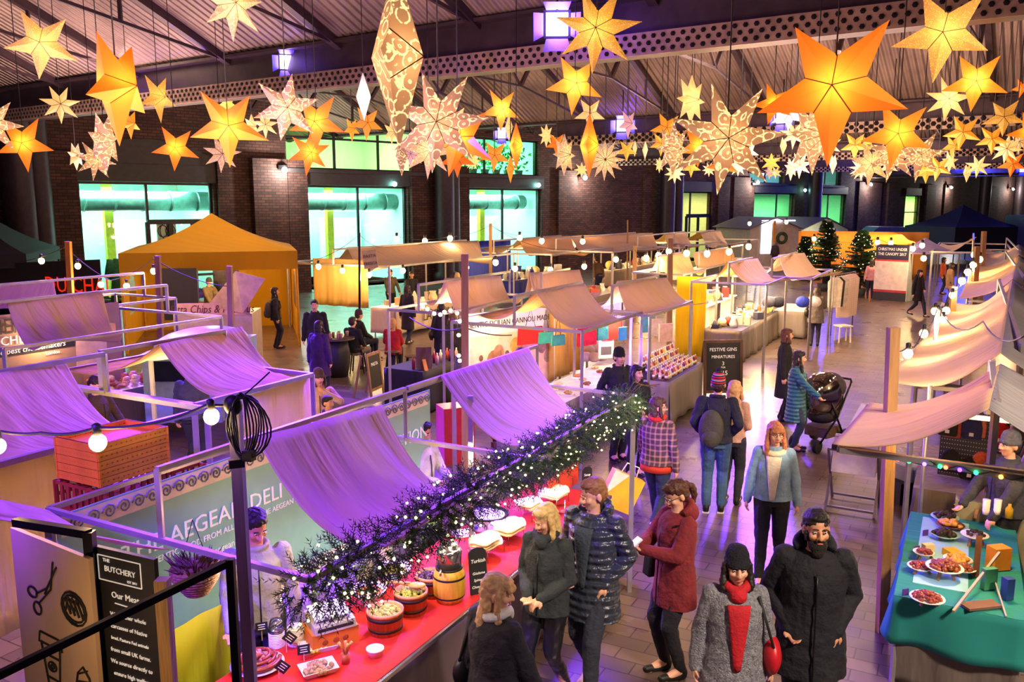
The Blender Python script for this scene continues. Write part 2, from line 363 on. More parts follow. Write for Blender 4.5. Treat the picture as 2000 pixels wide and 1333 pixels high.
wbox(dr, a0, a1, 3.2, 3.4, -.2, -.08); wbox(dr, a0, a1, 1., 1.1, -.2, -.1)
tag(struct('door_1', dr, DARK))
dr = MB(); a0, a1 = ww(1345), ww(1390)
for q in (0, .5, 1): wbox(dr, a0 + (a1 - a0) * q - .1, a0 + (a1 - a0) * q + .1, 0, 3.2, -.2, -.1)
wbox(dr, a0, a1, 3.1, 3.35, -.2, -.08); struct('door_2', dr, DARK)
# white work lamps on the pilasters
LW = emis('work_lamp_glow', 'ffffff', 60); LH = mat('lamp_housing', '222222', .5)
for px, py, lab in ((543, 333, 'on the pilaster left of the middle shop front'), (1128, 348, 'on the brick pilaster right of the third shop front'), (1466, 357, 'left of the first green window'), (1688, 361, 'right of the second green window'), (1846, 367, 'above the far narrow door, right side'), (1968, 370, 'at the far right end of the wall')):
    a, z = wp(px, py); o = thing('wall_lamp', 'white wall floodlight glaring ' + lab, 'lamp', WP(a, z - .1, .6), 0, 'white floodlights on the wall')
    MB().box(WP(a, z + .12, .45), (.3, .3, .18)).bar(WP(a, z + .15, 0), WP(a, z + .15, .45), .06).build('lamp_housing', LH, o)
    MB().ball(WP(a, z, .62), .13, 10, 8).build('lamp_glass', LW, o)
    light('work_lamp', 'POINT', WP(a, z - .1, .95), (1, .93, .82), 260, size=.12)
TL = emis('teal_lamp_glow', '9ffff0', 25)
for px, py, lab in ((765, 360, 'under the middle lintel'), (1046, 362, 'under the third lintel'), (1323, 366, 'beside the lit double door'), (1567, 372, 'between the green windows')):
    a, z = wp(px, py); tag(MB().ball(WP(a, z, .25), .12).build('small_lamp', TL), 'small teal glowing lamp ' + lab, 'lamp')
# plants behind the upper glass
GR = mat('leaf_green', '3f8a3a', .6); m_ = MB()
l, r = UW[2]
for px, w_ in ((905, 9), (925, 7), (945, 8), (968, 9), (990, 8), (1012, 9), (1034, 8)):
    a = ww(px); o = thing('balcony_plant', 'green leafy plant behind the upper glass, ' + {905: 'leftmost of the row', 925: 'second from left', 945: 'third from left', 968: 'in the middle of the row', 990: 'third from right', 1012: 'second from right', 1034: 'rightmost of the row'}[px], 'plant', WP(a, 5.62, -.9), 0, 'plants behind the upper glass')
    MB().lathe([(.18, 0), (.25, .35), (.2, .35)], WP(a, 5.6, -.9), 12).build('pot', mat('grey_pot', '555a55'), o)
    lf = MB()
    for k in range(60):
        c = WP(a + R.uniform(-.7, .7), 5.9 + R.random() * 1.3, -.9 + R.uniform(-.3, .3)); d = Vector((R.uniform(-1, 1), R.uniform(-1, 1), R.uniform(-.3, 1))).normalized() * .3; n_ = d.orthogonal().normalized() * .09
        lf.add([c, c + d * .5 + n_, c + d, c + d * .5 - n_], [(0, 1, 2, 3)])
    lf.build('foliage', GR, o)
# ---- roof: girders run across the hall, pitched corrugated bays between them
GD = Vector((.834, -.552, 0)); ND = Vector((.552, .834, 0))
def RP(a, n, z): return GD * a + ND * n + Vector((0, 0, z))
N0, BAY, ZG = 12.8, 17.0, 6.45
STEEL = mat('roof_steel', '4a3a40', .5, .3, var=.3, scale=3.); STEEL2 = mat('girder_steel', 'b59a86', .5, .3, var=.25, scale=5.)
t = NT('corrugated'); co = t.co((1, 1, 1), (0, 0, math.atan2(.552, .834))); wv = t.n('TexWave', wave_type='BANDS', bands_direction='X', i_Scale=1.55); wv.inputs['Distortion'].default_value = 0; t.l(co, wv.inputs['Vector'])
no = t.n('TexNoise', i_Scale=.7, i_Detail=5.); t.l(co, no.inputs['Vector']); t.l(t.ramp(no.outputs['Fac'], [(.3, hexc('7a6660')), (.7, hexc('b39e92'))]), t.b.inputs['Base Color'])
bp = t.n('Bump', i_Strength=1., i_Distance=.09); t.l(wv.outputs['Fac'], bp.inputs['Height']); t.l(bp.outputs[0], t.b.inputs['Normal']); t.b.inputs['Roughness'].default_value = .6
CORR = t.m
rf = MB(); A0, A1 = -75, 75
for k in range(-1, 6):
    n0, n1 = N0 + BAY * k, N0 + BAY * (k + 1); nm = (n0 + n1) / 2; zr = ZG + 4.6; ze = ZG + .75
    rf.add([RP(A0, n0, ze), RP(A1, n0, ze), RP(A1, nm, zr), RP(A0, nm, zr), RP(A0, n1, ze), RP(A1, n1, ze)], [(0, 1, 2, 3), (3, 2, 5, 4)], False)
struct('ceiling', rf, CORR)
gi = [0]
for k in range(-1, 5):
    n = N0 + BAY * k; AL = A0 if k < 1 else -7.6 - 10 * k; g = MB(); z0, z1 = ZG - .1, ZG + .75
    g.bar(RP(A0, n, z1), RP(A1, n, z1), .5, .06); g.bar(RP(AL, n, z0 + .0), RP(A1, n, z0), .42, .05)
    g.bar(RP(AL, n, (z0 + z1) / 2 + .1), RP(A1, n, (z0 + z1) / 2 + .1), .03, .6)
    o = tag(g.build('roof_girder', STEEL, piv=(0, 0, 0)), None, None, kind='structure')
    o.name = 'trim_%d' % (k + 10)
    # perforated bottom flange plate: pale riveted band with rows of dark holes
    if -1 < k < 4:
        h = MB(); d = MB(); st = .16 if k == 0 else .3; a = -34 if k == 0 else AL; am = 16 if k == 0 else 40; rr = .038 if k == 0 else .08
        h.bar(RP(a, n - .26, z0 + .12), RP(am, n - .26, z0 + .12), .02, .34); j = 0
        while a < am:
            for q in range(3):
                c = RP(a + (st / 2 if q % 2 else 0), n - .275, z0 + .02 + q * .1); d.tube([c, c - ND * .015], rr, 6)
            a += st
        p_ = h.build('rivet_plate', STEEL2, o); d.build('rivet_holes', mat('hole_dark', '14090d', .9), o)
# trusses along the bays
def truss(n0, n1, a, w=.11):
    m_ = MB(); nm = (n0 + n1) / 2; ze = ZG + .7; zr = ZG + 4.4; zt = ZG + 1.0; zb = ZG + 1.5
    L = lambda n, z: RP(a, n, z)
    m_.bar(L(n0, ze), L(nm, zr), w * 1.5, w * 1.8).bar(L(nm, zr), L(n1, ze), w * 1.5, w * 1.8)
    m_.bar(L(n0, ze), L(n0 + BAY * .3, zb), w * .6).bar(L(n0 + BAY * .3, zb), L(n1 - BAY * .3, zb), w * .6).bar(L(n1 - BAY * .3, zb), L(n1, ze), w * .6)
    for q in (.3, .7):
        nn = n0 + BAY * q; zz = ze + (zr - ze) * .6; m_.bar(L(nn, zb), L(n0 + BAY * (.25 if q < .5 else .75), ze + (zr - ze) * .5), w).bar(L(nn, zb), L(nm, zr), w * .6)
    for q in (.15, .85): m_.bar(L(n0 + BAY * q, ze + (zb - ze) * .5), L(n0 + BAY * q, ze + (zr - ze) * .3), w * .6)
    m_.bar(L(nm, zb), L(nm, zr), w * .5)
    return m_
for k in range(-1, 4):
    tr = MB()
    for q in range(-20, 21):
        x = truss(N0 + BAY * k, N0 + BAY * (k + 1), q * 3.4 + 1.); tr.add(x.v, x.f, False)
    for q in (.12, .25, .38, .62, .75, .88):   # purlins
        z = ZG + 1.05 + 3.3 * (1 - abs(q - .5) * 2); n = N0 + BAY * (k + q); tr.bar(RP(A0, n, z), RP(A1, n, z), .16, .22)
    for q in (.15, .3, .5): tr.bar(RP(A0, N0 + BAY * (k + q), ZG + 1.4), RP(A1, N0 + BAY * (k + q), ZG + 1.4), .06)
    # bracing under the girder
    if k >= 0:
        n = N0 + BAY * k
        AL = A0 if k < 1 else -7.6 - 10 * k
        for q in range(-20, 20):
            if q * 3.4 > AL: tr.bar(RP(q * 3.4 + 1, n + .1, ZG + 1.), RP(q * 3.4 + 2.7, n + 1.6, ZG + .3), .08).bar(RP(q * 3.4 + 4.4, n + .1, ZG + 1.), RP(q * 3.4 + 2.7, n + 1.6, ZG + .3), .08)
        tr.bar(RP(AL, n + 1.6, ZG + .3), RP(A1, n + 1.6, ZG + .3), .08)
    o = struct('trim_%d' % (k + 20), tr, STEEL)
# far end wall and right side dark wall
m_ = MB(); p = WP(ww(2080) + 12, 0); m_.add([p, p + Vector((70, -10, 0)), p + Vector((70, -10, 14)), p + Vector((0, 0, 14))], [(0, 1, 2, 3)]); struct('wall_back', m_, mat('far_wall', '2c2436', .9))
def roofz(p):
    n = (p.x * ND.x + p.y * ND.y - N0) / BAY; f = n - math.floor(n); return ZG + .75 + (4.6 - .75) * (1 - abs(f - .5) * 2)
# violet floodlights
FG = emis('flood_glow', 'b8a0ff', 22); BARN = mat('barn_door', '6a60c8', .4, .3)
for px, py, Y, s_, lab in ((560, 122, 18.4, .34, 'violet stage floodlight on the girder above the yellow gazebo'), (1088, 48, 13.6, .42, 'large violet floodlight with open barn doors at the top centre'), (1216, 246, 31, .5, 'violet floodlight behind the stars, right of centre'), (1528, 230, 28, .45, 'violet floodlight left of the biggest orange star tip'),
        (264, 170, 24, .38, 'violet floodlight just right of the tall side-on orange star'), (84, 201, 28, .35, 'violet floodlight at the far left under the roof'), (980, 263, 36, .4, 'small violet floodlight above the balcony plants'), (1640, 286, 50, .4, 'small blue floodlight below the biggest orange star'), (1872, 324, 62, .5, 'blue floodlight on the far back wall, left one'), (1998, 331, 62, .5, 'blue floodlight at the far right edge')):
    p = D(px, py, Y); o = thing('stage_floodlight', lab, 'floodlight', p, 0, 'coloured floodlights under the roof')
    d = (Vector((0, 0, 1)) - p).normalized(); d.z = -.35; d.normalize(); sd = d.cross(Vector((0, 0, 1))).normalized(); up = sd.cross(d)
    MX = Matrix((sd, d, up)).transposed()
    MB().box(p - d * s_ * .35, (s_, s_ * .5, s_), m=MX).build('lamp_housing', mat('flood_housing', '2a2638', .5), o)
    MB().box(p - d * s_ * .07, (s_ * .8, s_ * .06, s_ * .8), m=MX).build('lamp_lens', FG if Y < 45 else emis('flood_glow_blue', '5a60ff', 22), o)
    bd = MB()
    for a_, u_ in ((sd, up), (-sd, up), (up, sd), (-up, sd)): c = p + a_ * s_ * .5; bd.add([c - u_ * s_ * .4, c + u_ * s_ * .4, c + u_ * s_ * .5 + a_ * s_ * .35 + d * s_ * .45, c - u_ * s_ * .5 + a_ * s_ * .35 + d * s_ * .45], [(0, 1, 2, 3)])
    bd.build('barn_doors', BARN, o)
    MB().tube([p + up * s_ * .5, Vector((p.x, p.y, roofz(p) + .05))], .02, 6).build('hanging_yoke', DARK, o)
# ---------------------------------------------------------------- paper star lanterns
def paper(name, base, em, es, kind=None, sc_=40., tr=.35, hi=6., lo=1.):
    if name in _M: return _M[name]
    t = NT(name); b = t.b; b.inputs['Roughness'].default_value = .8; b.inputs['Base Color'].default_value = hexc(base)
    b.inputs['Emission Color'].default_value = hexc(em); b.inputs['Emission Strength'].default_value = es
    if kind:
        co = t.co((1, 1, 1)); v = t.n('TexVoronoi', i_Scale=sc_); t.l(co, v.inputs['Vector'])
        if kind == 'dot': f = t.ramp(v.outputs['Distance'], [(.22, (hi,) * 3 + (1,)), (.34, (lo,) * 3 + (1,))])
        else:
            ma = t.n('Math', operation='MULTIPLY'); ma.inputs[1].default_value = 15.; t.l(v.outputs['Distance'], ma.inputs[0])
            si = t.n('Math', operation='SINE'); t.l(ma.outputs[0], si.inputs[0])
            v2 = t.n('TexVoronoi', i_Scale=sc_ * 4.5); t.l(co, v2.inputs['Vector'])
            m2 = t.n('Math', operation='SUBTRACT'); t.l(si.outputs[0], m2.inputs[0]); t.l(v2.outputs['Distance'], m2.inputs[1])
            f = t.ramp(m2.outputs[0], [(.12, (lo,) * 3 + (1,)), (.3, (hi,) * 3 + (1,))])
        m = t.n('Math', operation='MULTIPLY'); m.inputs[1].default_value = es; sp = t.n('SeparateColor'); t.l(f, sp.inputs[0]); t.l(sp.outputs[0], m.inputs[0]); t.l(m.outputs[0], b.inputs['Emission Strength'])
    tl = t.n('BsdfTranslucent'); tl.inputs[0].default_value = hexc(base); mx = t.n('MixShader', i_0=tr); t.l(b.outputs[0], mx.inputs[1]); t.l(tl.outputs[0], mx.inputs[2]); t.l(mx.outputs[0], t.o.inputs[0])
    _M[name] = t.m; return t.m
SM = {'o': lambda: paper('orange_paper', 'ee9a3c', 'ff8414', .42), 'y': lambda: paper('yellow_paper', 'eebb60', 'ffa020', .5),
      'p': lambda: paper('pale_paper', 'efe0b8', 'ffc878', .6, 'dot', 26, hi=1.5, lo=.8), 'd': lambda: paper('dotted_paper', 'e2c078', 'ffc048', .42, 'dot', 48, hi=3.2, lo=.5),
      's': lambda: paper('scroll_paper', 'c9a88c', 'ffd090', .3, 'ring', 9, hi=5.0, lo=.5), 'f': lambda: paper('fine_scroll_paper', 'd9c09c', 'ffd890', .36, 'ring', 14, hi=2.6, lo=.6),
      'v': lambda: paper('lilac_lit_paper', 'd9b8e0', 'ffc0a0', .45), 'b': lambda: paper('blue_tip_paper', 'c9d6ee', 'ffe09a', .5), 'w': lambda: paper('white_paper', 'f6efe8', 'ffe8e0', .8)}  # lilac stars: violet light falling on them is put into the paper colour
WRD = {'o': 'plain orange', 'y': 'plain yellow', 'p': 'pale cream', 'd': 'pin-dotted yellow', 's': 'scroll-cut', 'f': 'finely cut', 'v': 'lilac-lit', 'b': 'blue-tipped', 'w': 'white'}
SW = mat('seam_brown', '6a4326', .8); CAB = mat('black_cable', '151216', .6)
STARS = [
(81,85,66,5,'d',-12,8,'top left corner, left of the tall side-on orange star'),(228,168,108,5,'o',62,3,'seen side-on, tallest on the left'),(117,204,37,7,'p',8,0,'left, between the corner star and the tall orange one'),(309,190,46,5,'d',48,-4,'half turned, just right of the tall orange star'),
(46,280,53,5,'o',-15,-4,'low at the left edge, one violet arm'),(204,276,57,7,'s',62,0,'large and side-on below the tall orange star'),(148,305,28,7,'f',60,0,'small side-on one above the left shop front'),(186,312,41,8,'s',25,10,'drooping above the left shop front window'),
(254,241,30,5,'y',55,0,'small side-on one right of the tall orange star'),(-18,243,58,7,'s',5,14,'cut off by the left edge'),(452,8,68,7,'f',28,0,'cut off by the top edge, left of the giant pendant'),(343,289,44,5,'o',-8,6,'alone under the brick arch'),
(445,247,75,5,'o',4,0,'large, above and right of the yellow gazebo'),(444,204,23,5,'y',0,0,'small, peeping over the large orange star above the gazebo'),(433,301,37,7,'f',10,5,'just below the large orange star above the gazebo'),(492,247,25,6,'p',58,0,'tiny side-on one beside the right arm of the large orange star'),
(518,244,26,7,'p',5,0,'small, left of the six-armed scroll star'),(559,212,64,6,'s',8,12,'large, left of centre above the bright wall lamp'),(618,238,56,5,'o',-18,2,'in front of the lime upper window'),(604,298,44,6,'o',22,10,'low, hanging in front of the middle shop front lintel'),
(710,189,45,4,'b',84,0,'slim side-on one left of the giant pendant'),(687,252,24,5,'y',50,0,'small side-on one in the lime window'),(717,240,33,5,'y',10,4,'small five-armed one below the blue-tipped star'),(765,258,24,6,'p',50,0,'tiny, touching the left side of the giant pendant'),
(776,112,168,4,'S',72,0,'the giant pendant at the top centre'),(784,305,38,4,'s',76,0,'small diamond right under the giant pendant tip'),(801,301,27,7,'v',10,0,'small one behind the diamond under the pendant'),(856,240,98,7,'s',-8,8,'large, right beside the giant pendant'),
(838,293,54,8,'f',14,4,'below the large one beside the pendant'),(894,268,76,5,'o',12,14,'behind the large scroll-cut star beside the pendant'),(893,310,36,5,'o',5,0,'low, below the big orange one beside the pendant'),(896,226,19,5,'p',0,0,'tiny, above the orange one beside the pendant'),
(923,315,17,11,'p',0,5,'tiny spiky one in front of the balcony plants'),(979,214,41,5,'y',24,2,'alone, centre, above the balcony plants'),(994,249,25,4,'p',78,0,'small diamond just under the central yellow star'),(1008,285,44,4,'o',74,0,'orange side-on diamond over the right balcony plants'),
(966,304,31,5,'y',4,4,'low in front of the balcony plants'),(997,330,27,4,'y',70,0,'lowest small diamond by the balcony plants'),(1067,265,23,8,'p',50,0,'small side-on one right of the balcony'),(1123,164,58,5,'y',14,6,'medium, below the pale seven-armed star at the top'),
(1152,222,32,5,'p',16,0,'small, above the orange diamond right of centre'),(1087,281,23,5,'o',14,0,'small, left of the side-on cut star by the brick wall'),(1102,303,40,8,'f',56,0,'side-on, in front of the brick wall right of the balcony'),(1151,284,60,4,'o',80,0,'tall side-on orange diamond above the second bright wall lamp'),
(1181,312,40,12,'f',8,0,'spiky twelve-armed, above and right of the second bright lamp'),(1136,332,16,8,'p',0,0,'tiny, touching the glare of the second bright lamp'),(1227,242,29,5,'v',48,0,'beside the violet floodlight right of centre'),(1224,294,21,5,'y',5,0,'small, over the dark brick wall'),
(1240,290,16,4,'p',65,0,'tiny, touching the small yellow star over the brick wall'),(1260,293,18,4,'p',76,0,'tiny lone diamond over the brick wall'),(1302,250,32,5,'y',8,8,'topmost of the crowded cluster left of the big scroll star'),(1291,281,24,5,'y',15,0,'left side of the crowded cluster left of the big scroll star'),
(1315,292,53,8,'s',52,0,'side-on in the crowded cluster left of the big scroll star'),(1288,322,16,8,'p',55,0,'tiny side-on one at the foot of the crowded cluster'),(1350,196,48,8,'p',56,0,'side-on, high above the big scroll star'),(1350,327,19,5,'y',0,0,'small, low, left under the big scroll star'),
(1318,338,20,9,'p',0,0,'lowest of the crowded cluster left of the big scroll star'),(1364,286,41,5,'o',14,0,'touching the left arm of the big scroll star'),(1420,272,108,7,'s',6,8,'the biggest of its kind, right of centre'),(1412,322,33,5,'o',10,8,'behind the lower arms of the big scroll star'),
(1462,297,20,5,'p',0,0,'small, behind the right arm of the big scroll star'),(1442,325,20,10,'p',10,0,'spiky, behind the lower right arm of the big scroll star'),(1385,331,14,9,'p',0,0,'tiny spiky, behind the lower left arm of the big scroll star'),(1506,318,19,6,'y',5,0,'small six-armed one in front of the upper right window'),
(1503,336,15,7,'f',45,0,'tiny side-on one below the small six-armed yellow star'),(1515,337,13,7,'p',0,0,'tiny, lowest by the upper right window'),(1511,203,41,5,'o',20,14,'left of the giant orange star, touching its arm'),(1541,221,35,6,'w',8,0,'white one in the violet glare under the giant orange star'),
(1630,170,142,5,'o',-8,2,'the giant plain one, upper right'),(1590,264,76,8,'s',52,0,'large side-on one under the giant orange star'),(1551,263,27,7,'p',5,4,'small seven-armed one left under the giant orange star'),(1530,285,18,5,'p',76,0,'tiny side-on diamond left of the seven-armed one'),
(1545,329,23,7,'f',58,0,'small side-on one above the gap between the green windows'),(1562,323,25,7,'p',4,0,'small, above the second green window'),(1620,285,22,6,'p',0,0,'small, beside the lower tip of the giant orange star'),(1627,320,20,5,'p',74,0,'small diamond below the tip of the giant orange star'),
(1670,284,27,5,'y',0,0,'left one of a yellow pair right of the giant orange star'),(1694,284,22,5,'y',0,6,'right one of a yellow pair right of the giant orange star'),(1753,262,66,5,'o',4,8,'large, right of the giant one'),(1744,302,54,7,'s',-20,10,'behind the lower arms of the large orange star on the right'),
(1701,320,44,7,'f',6,4,'low, in front of the concrete pier on the right'),(1683,330,23,11,'p',0,0,'spiky small one left of the low finely cut star'),(1736,325,19,6,'p',0,0,'small, between two cut stars on the right'),(1797,303,50,7,'s',12,6,'right of the large orange star on the right'),
(1852,194,43,7,'p',8,6,'medium, under the dotted star at the top right'),(1905,160,58,5,'y',8,4,'bright, below and right of the dotted star at the top right'),(1961,229,37,5,'d',2,0,'near the right edge, middle height'),(1880,259,34,5,'y',4,8,'small, directly under the medium pale star on the right'),
(1937,272,29,5,'y',4,-4,'small, left of the right-edge group'),(2014,258,42,5,'o',0,12,'cut off by the right edge'),(1966,291,29,8,'p',4,5,'eight-armed in the right-edge group'),(1991,277,24,8,'f',4,0,'behind the eight-armed one at the right edge'),
(1977,321,26,5,'o',8,4,'lowest of the right-edge group'),(1860,285,24,5,'y',44,0,'small half-turned one left of the right-edge group'),(1855,316,23,7,'p',50,0,'small side-on one beside the blue floodlight'),(1889,337,19,5,'p',72,0,'tiny lowest diamond right of the blue floodlight'),
(1910,325,23,7,'p',4,4,'small seven-armed one right of the blue floodlight'),(1832,328,26,5,'y',12,8,'low, right of the scroll-cut one on the right'),(1816,312,13,7,'o',0,0,'tiny, above two low yellow ones on the right'),(1808,336,23,5,'y',8,-4,'lowest yellow one right of centre-right pier'),
(1843,66,88,5,'d',-4,8,'large pin-dotted one in the top right corner'),(1165,58,82,7,'d',-4,5,'large seven-armed one at the top beside the floodlight'),(1996,172,19,5,'o',0,10,'small, at the right edge near the top')]
cub = {}
for i, (px, py, r, n, ty, yaw, roll, lab) in enumerate(STARS):
    big = ty == 'S'; ty = 's' if big else ty
    Rr = .62 if r > 120 else .52 if r > 70 else .46 if r > 45 else .40 if r > 30 else .34 if r > 20 else .30
    Y = FPX * Rr / r * .985; p = D(px, py, Y)
    if p.z > 7.0: p = D(px, py, Y * 3. / (p.z - 4)); Rr = r * p.y / FPX
    word = 'scroll-cut' if big else WRD[ty]
    o = thing('star_lantern', '%s paper star, %s' % (word, lab), 'star lantern', p, 0, 'hanging paper star lanterns')
    toc = math.atan2(-p.x, p.y)    # turn towards the camera, then yaw
    X = Matrix.Translation(p) @ Matrix.Rotation(toc + math.radians(yaw), 4, 'Z') @ Matrix.Rotation(math.radians(roll), 4, 'Y')
    inn = {4: .36, 5: .40, 6: .42, 7: .40, 8: .42}.get(n, .48); bu = {5: .24, 4: .30}.get(n, .26)
    if yaw > 40 and n > 4: bu = .36
    V = [Vector((0, -bu, 0)), Vector((0, bu, 0))]; F = []
    m = n if n > 4 else 4
    for k in range(m):
        a = 2 * PI * k / m + (PI / m if m % 2 else 0); a2 = a + PI / m
        if m % 2: a -= PI / m * 0
        rk = R.uniform(.94, 1.04) if n > 4 else (1. if k % 2 == 0 else .55)
        V += [Vector((math.sin(a) * rk, 0, math.cos(a) * rk)), Vector((math.sin(a2) * inn, 0, math.cos(a2) * inn))]
    for k in range(m):
        t_ = 2 + 2 * k; r_ = 3 + 2 * k; l_ = 3 + 2 * ((k - 1) % m)
        F += [(0, l_, t_), (0, t_, r_), (1, t_, l_), (1, r_, t_)]
    mb = MB(); mb.X = X @ Matrix.Scale(Rr, 4); mb.add(V, F, False)
    mb.build('paper_body', SM[ty](), o)
    if r >= 24:
        sb = MB(); sb.X = mb.X
        for k in range(m): sb.bar(V[0] * 1.01, V[3 + 2 * k] * 1.01, .012 if r > 40 else .02)
        sb.build('paper_seams', SW, o)
    if r >= 40:
        L = light('lantern_bulb', 'POINT', p, (1, .72, .35), (2.2 if ty in 'spdf' else 5) * Rr / .5, size=.05)
    MB().tube([p + Vector((0, 0, Rr * .35)), Vector((p.x, p.y, roofz(p) + .05))], .007 if Y < 20 else .012, 5).build('hanging_cable', CAB, o)
# ---------------------------------------------------------------- people
def nz(v): return v.normalized() if v.length > 1e-9 else Vector((0, 0, 1))
def ik(a, c, l1, l2, hint):
    d = c - a; L = min(d.length, (l1 + l2) * .995); d = nz(d); x = (l1 * l1 - l2 * l2 + L * L) / (2 * L); h = math.sqrt(max(0, l1 * l1 - x * x))
    hp = Vector(hint); hp = nz(hp - d * hp.dot(d)); return a + d * x + hp * h, a + d * L
def caps(mb, a, b, ra, rb, n=12):
    a, b = Vector(a), Vector(b); d = b - a
    if d.length < 1e-6: return
    u = nz(d); pts = []; rs = []
    for k in range(4): q = math.sin(k / 4 * PI / 2); pts.append(a - u * ra * (1 - q)); rs.append(max(.001, ra * math.sqrt(max(0, 1 - (1 - q) ** 2))))
    pts.append(a); rs.append(ra); pts.append(b); rs.append(rb)
    for k in range(1, 5): q = math.sin(k / 4 * PI / 2); pts.append(b + u * rb * q); rs.append(max(.001, rb * math.sqrt(max(0, 1 - q * q))))
    mb.tube(pts, rs, n)
def loft(mb, rings, n=24):       # rings (cx, cy, z, rx, ry)
    vs = []; fs = []
    for cx, cy, z, rx, ry in rings:
        for k in range(n): a = 2 * PI * k / n; vs.append(Vector((cx + rx * math.cos(a), cy + ry * math.sin(a), z)))
    for i in range(len(rings) - 1):
        for k in range(n): fs.append((i * n + k, i * n + (k + 1) % n, (i + 1) * n + (k + 1) % n, (i + 1) * n + k))
    fs += [tuple(range(n))[::-1], tuple((len(rings) - 1) * n + k for k in range(n))]
    mb.add(vs, fs, True)
CLT = bpy.data.textures.new('cloth_folds', 'CLOUDS'); CLT.noise_scale = .09; CLT.noise_depth = 1
HRT = bpy.data.textures.new('hair_locks', 'CLOUDS'); HRT.noise_scale = .03
PFT = bpy.data.textures.new('quilt_bands', 'WOOD'); PFT.wood_type = 'BANDS'
def fuse(o, vox, disp=0., tex=None, smooth=2):
    r = o.modifiers.new('fuse', 'REMESH'); r.mode = 'VOXEL'; r.voxel_size = vox; r.use_smooth_shade = True
    if smooth: s = o.modifiers.new('soft', 'SMOOTH'); s.factor = .6; s.iterations = smooth
    if disp: d = o.modifiers.new('folds', 'DISPLACE'); d.strength = disp; d.mid_level = .5; d.texture = tex or CLT; d.texture_coords = 'LOCAL'
def quilt(name, h, scale=11., rough=.45):        # padded jacket fabric with horizontal stitched bands
    if name in _M: return _M[name]
    t = NT(name); c = hexc(h); t.b.inputs['Base Color'].default_value = c; t.b.inputs['Roughness'].default_value = rough; co = t.co()
    wv = t.n('TexWave', wave_type='BANDS', bands_direction='Z', wave_profile='SIN', i_Scale=scale / 6.28 * 2, i_Distortion=1.2, i_Detail=2.); t.l(co, wv.inputs['Vector'])
    no = t.n('TexNoise', i_Scale=22., i_Detail=3.); t.l(co, no.inputs['Vector']); ad = t.n('Math', operation='ADD'); t.l(wv.outputs['Fac'], ad.inputs[0]); t.l(no.outputs['Fac'], ad.inputs[1])
    bp = t.n('Bump', i_Strength=.8, i_Distance=.022); t.l(ad.outputs[0], bp.inputs['Height']); t.l(bp.outputs[0], t.b.inputs['Normal']); t.b.inputs['Sheen Weight'].default_value = .1
    _M[name] = t.m; return t.m
def stripes(name, cols, sc_=4.5):
    if name in _M: return _M[name]
    t = NT(name); wv = t.n('TexWave', wave_type='BANDS', bands_direction='Z', wave_profile='SAW', i_Scale=sc_); t.l(t.co(), wv.inputs['Vector']); t.l(t.ramp(wv.outputs['Fac'], [(k / len(cols), hexc(c)) for k, c in enumerate(cols)], 'CONSTANT'), t.b.inputs['Base Color']); t.b.inputs['Roughness'].default_value = .95
    _M[name] = t.m; return t.m
def plaid(name, h1, h2, h3):
    if name in _M: return _M[name]
    t = NT(name); co = t.co(); outs = []
    for d, s_ in (('X', 5.), ('Z', 4.5)):
        wv = t.n('TexWave', wave_type='BANDS', bands_direction=d, i_Scale=s_); t.l(co, wv.inputs['Vector']); outs.append(wv.outputs['Fac'])
    a = t.ramp(outs[0], [(.3, hexc(h1)), (.6, hexc(h2)), (.92, hexc(h3))]); b = t.ramp(outs[1], [(.3, hexc(h1)), (.6, hexc(h2)), (.92, hexc(h3))])
    mx = t.n('MixRGB', i_Fac=.5); t.l(a, mx.inputs[1]); t.l(b, mx.inputs[2]); t.l(mx.outputs[0], t.b.inputs['Base Color']); t.b.inputs['Roughness'].default_value = .9
    _M[name] = t.m; return t.m
def fab(h, rough=.85): return mat('fabric_' + h, h, rough, var=.22, scale=9., bump=.5, bscale=40)
def tweed(h): return mat('tweed_' + h, h, .95, var=.5, scale=60., bump=.8, bscale=90)
SKIN = mat('skin', 'dca588', .5, var=.06); SKIN2 = mat('skin_tan', 'c98f6c', .5, var=.06); EYEW = mat('eye_white', 'f2efe8', .3); EYED = mat('eye_dark', '1c120c', .2); LIP = mat('lips', 'b0584c', .5)
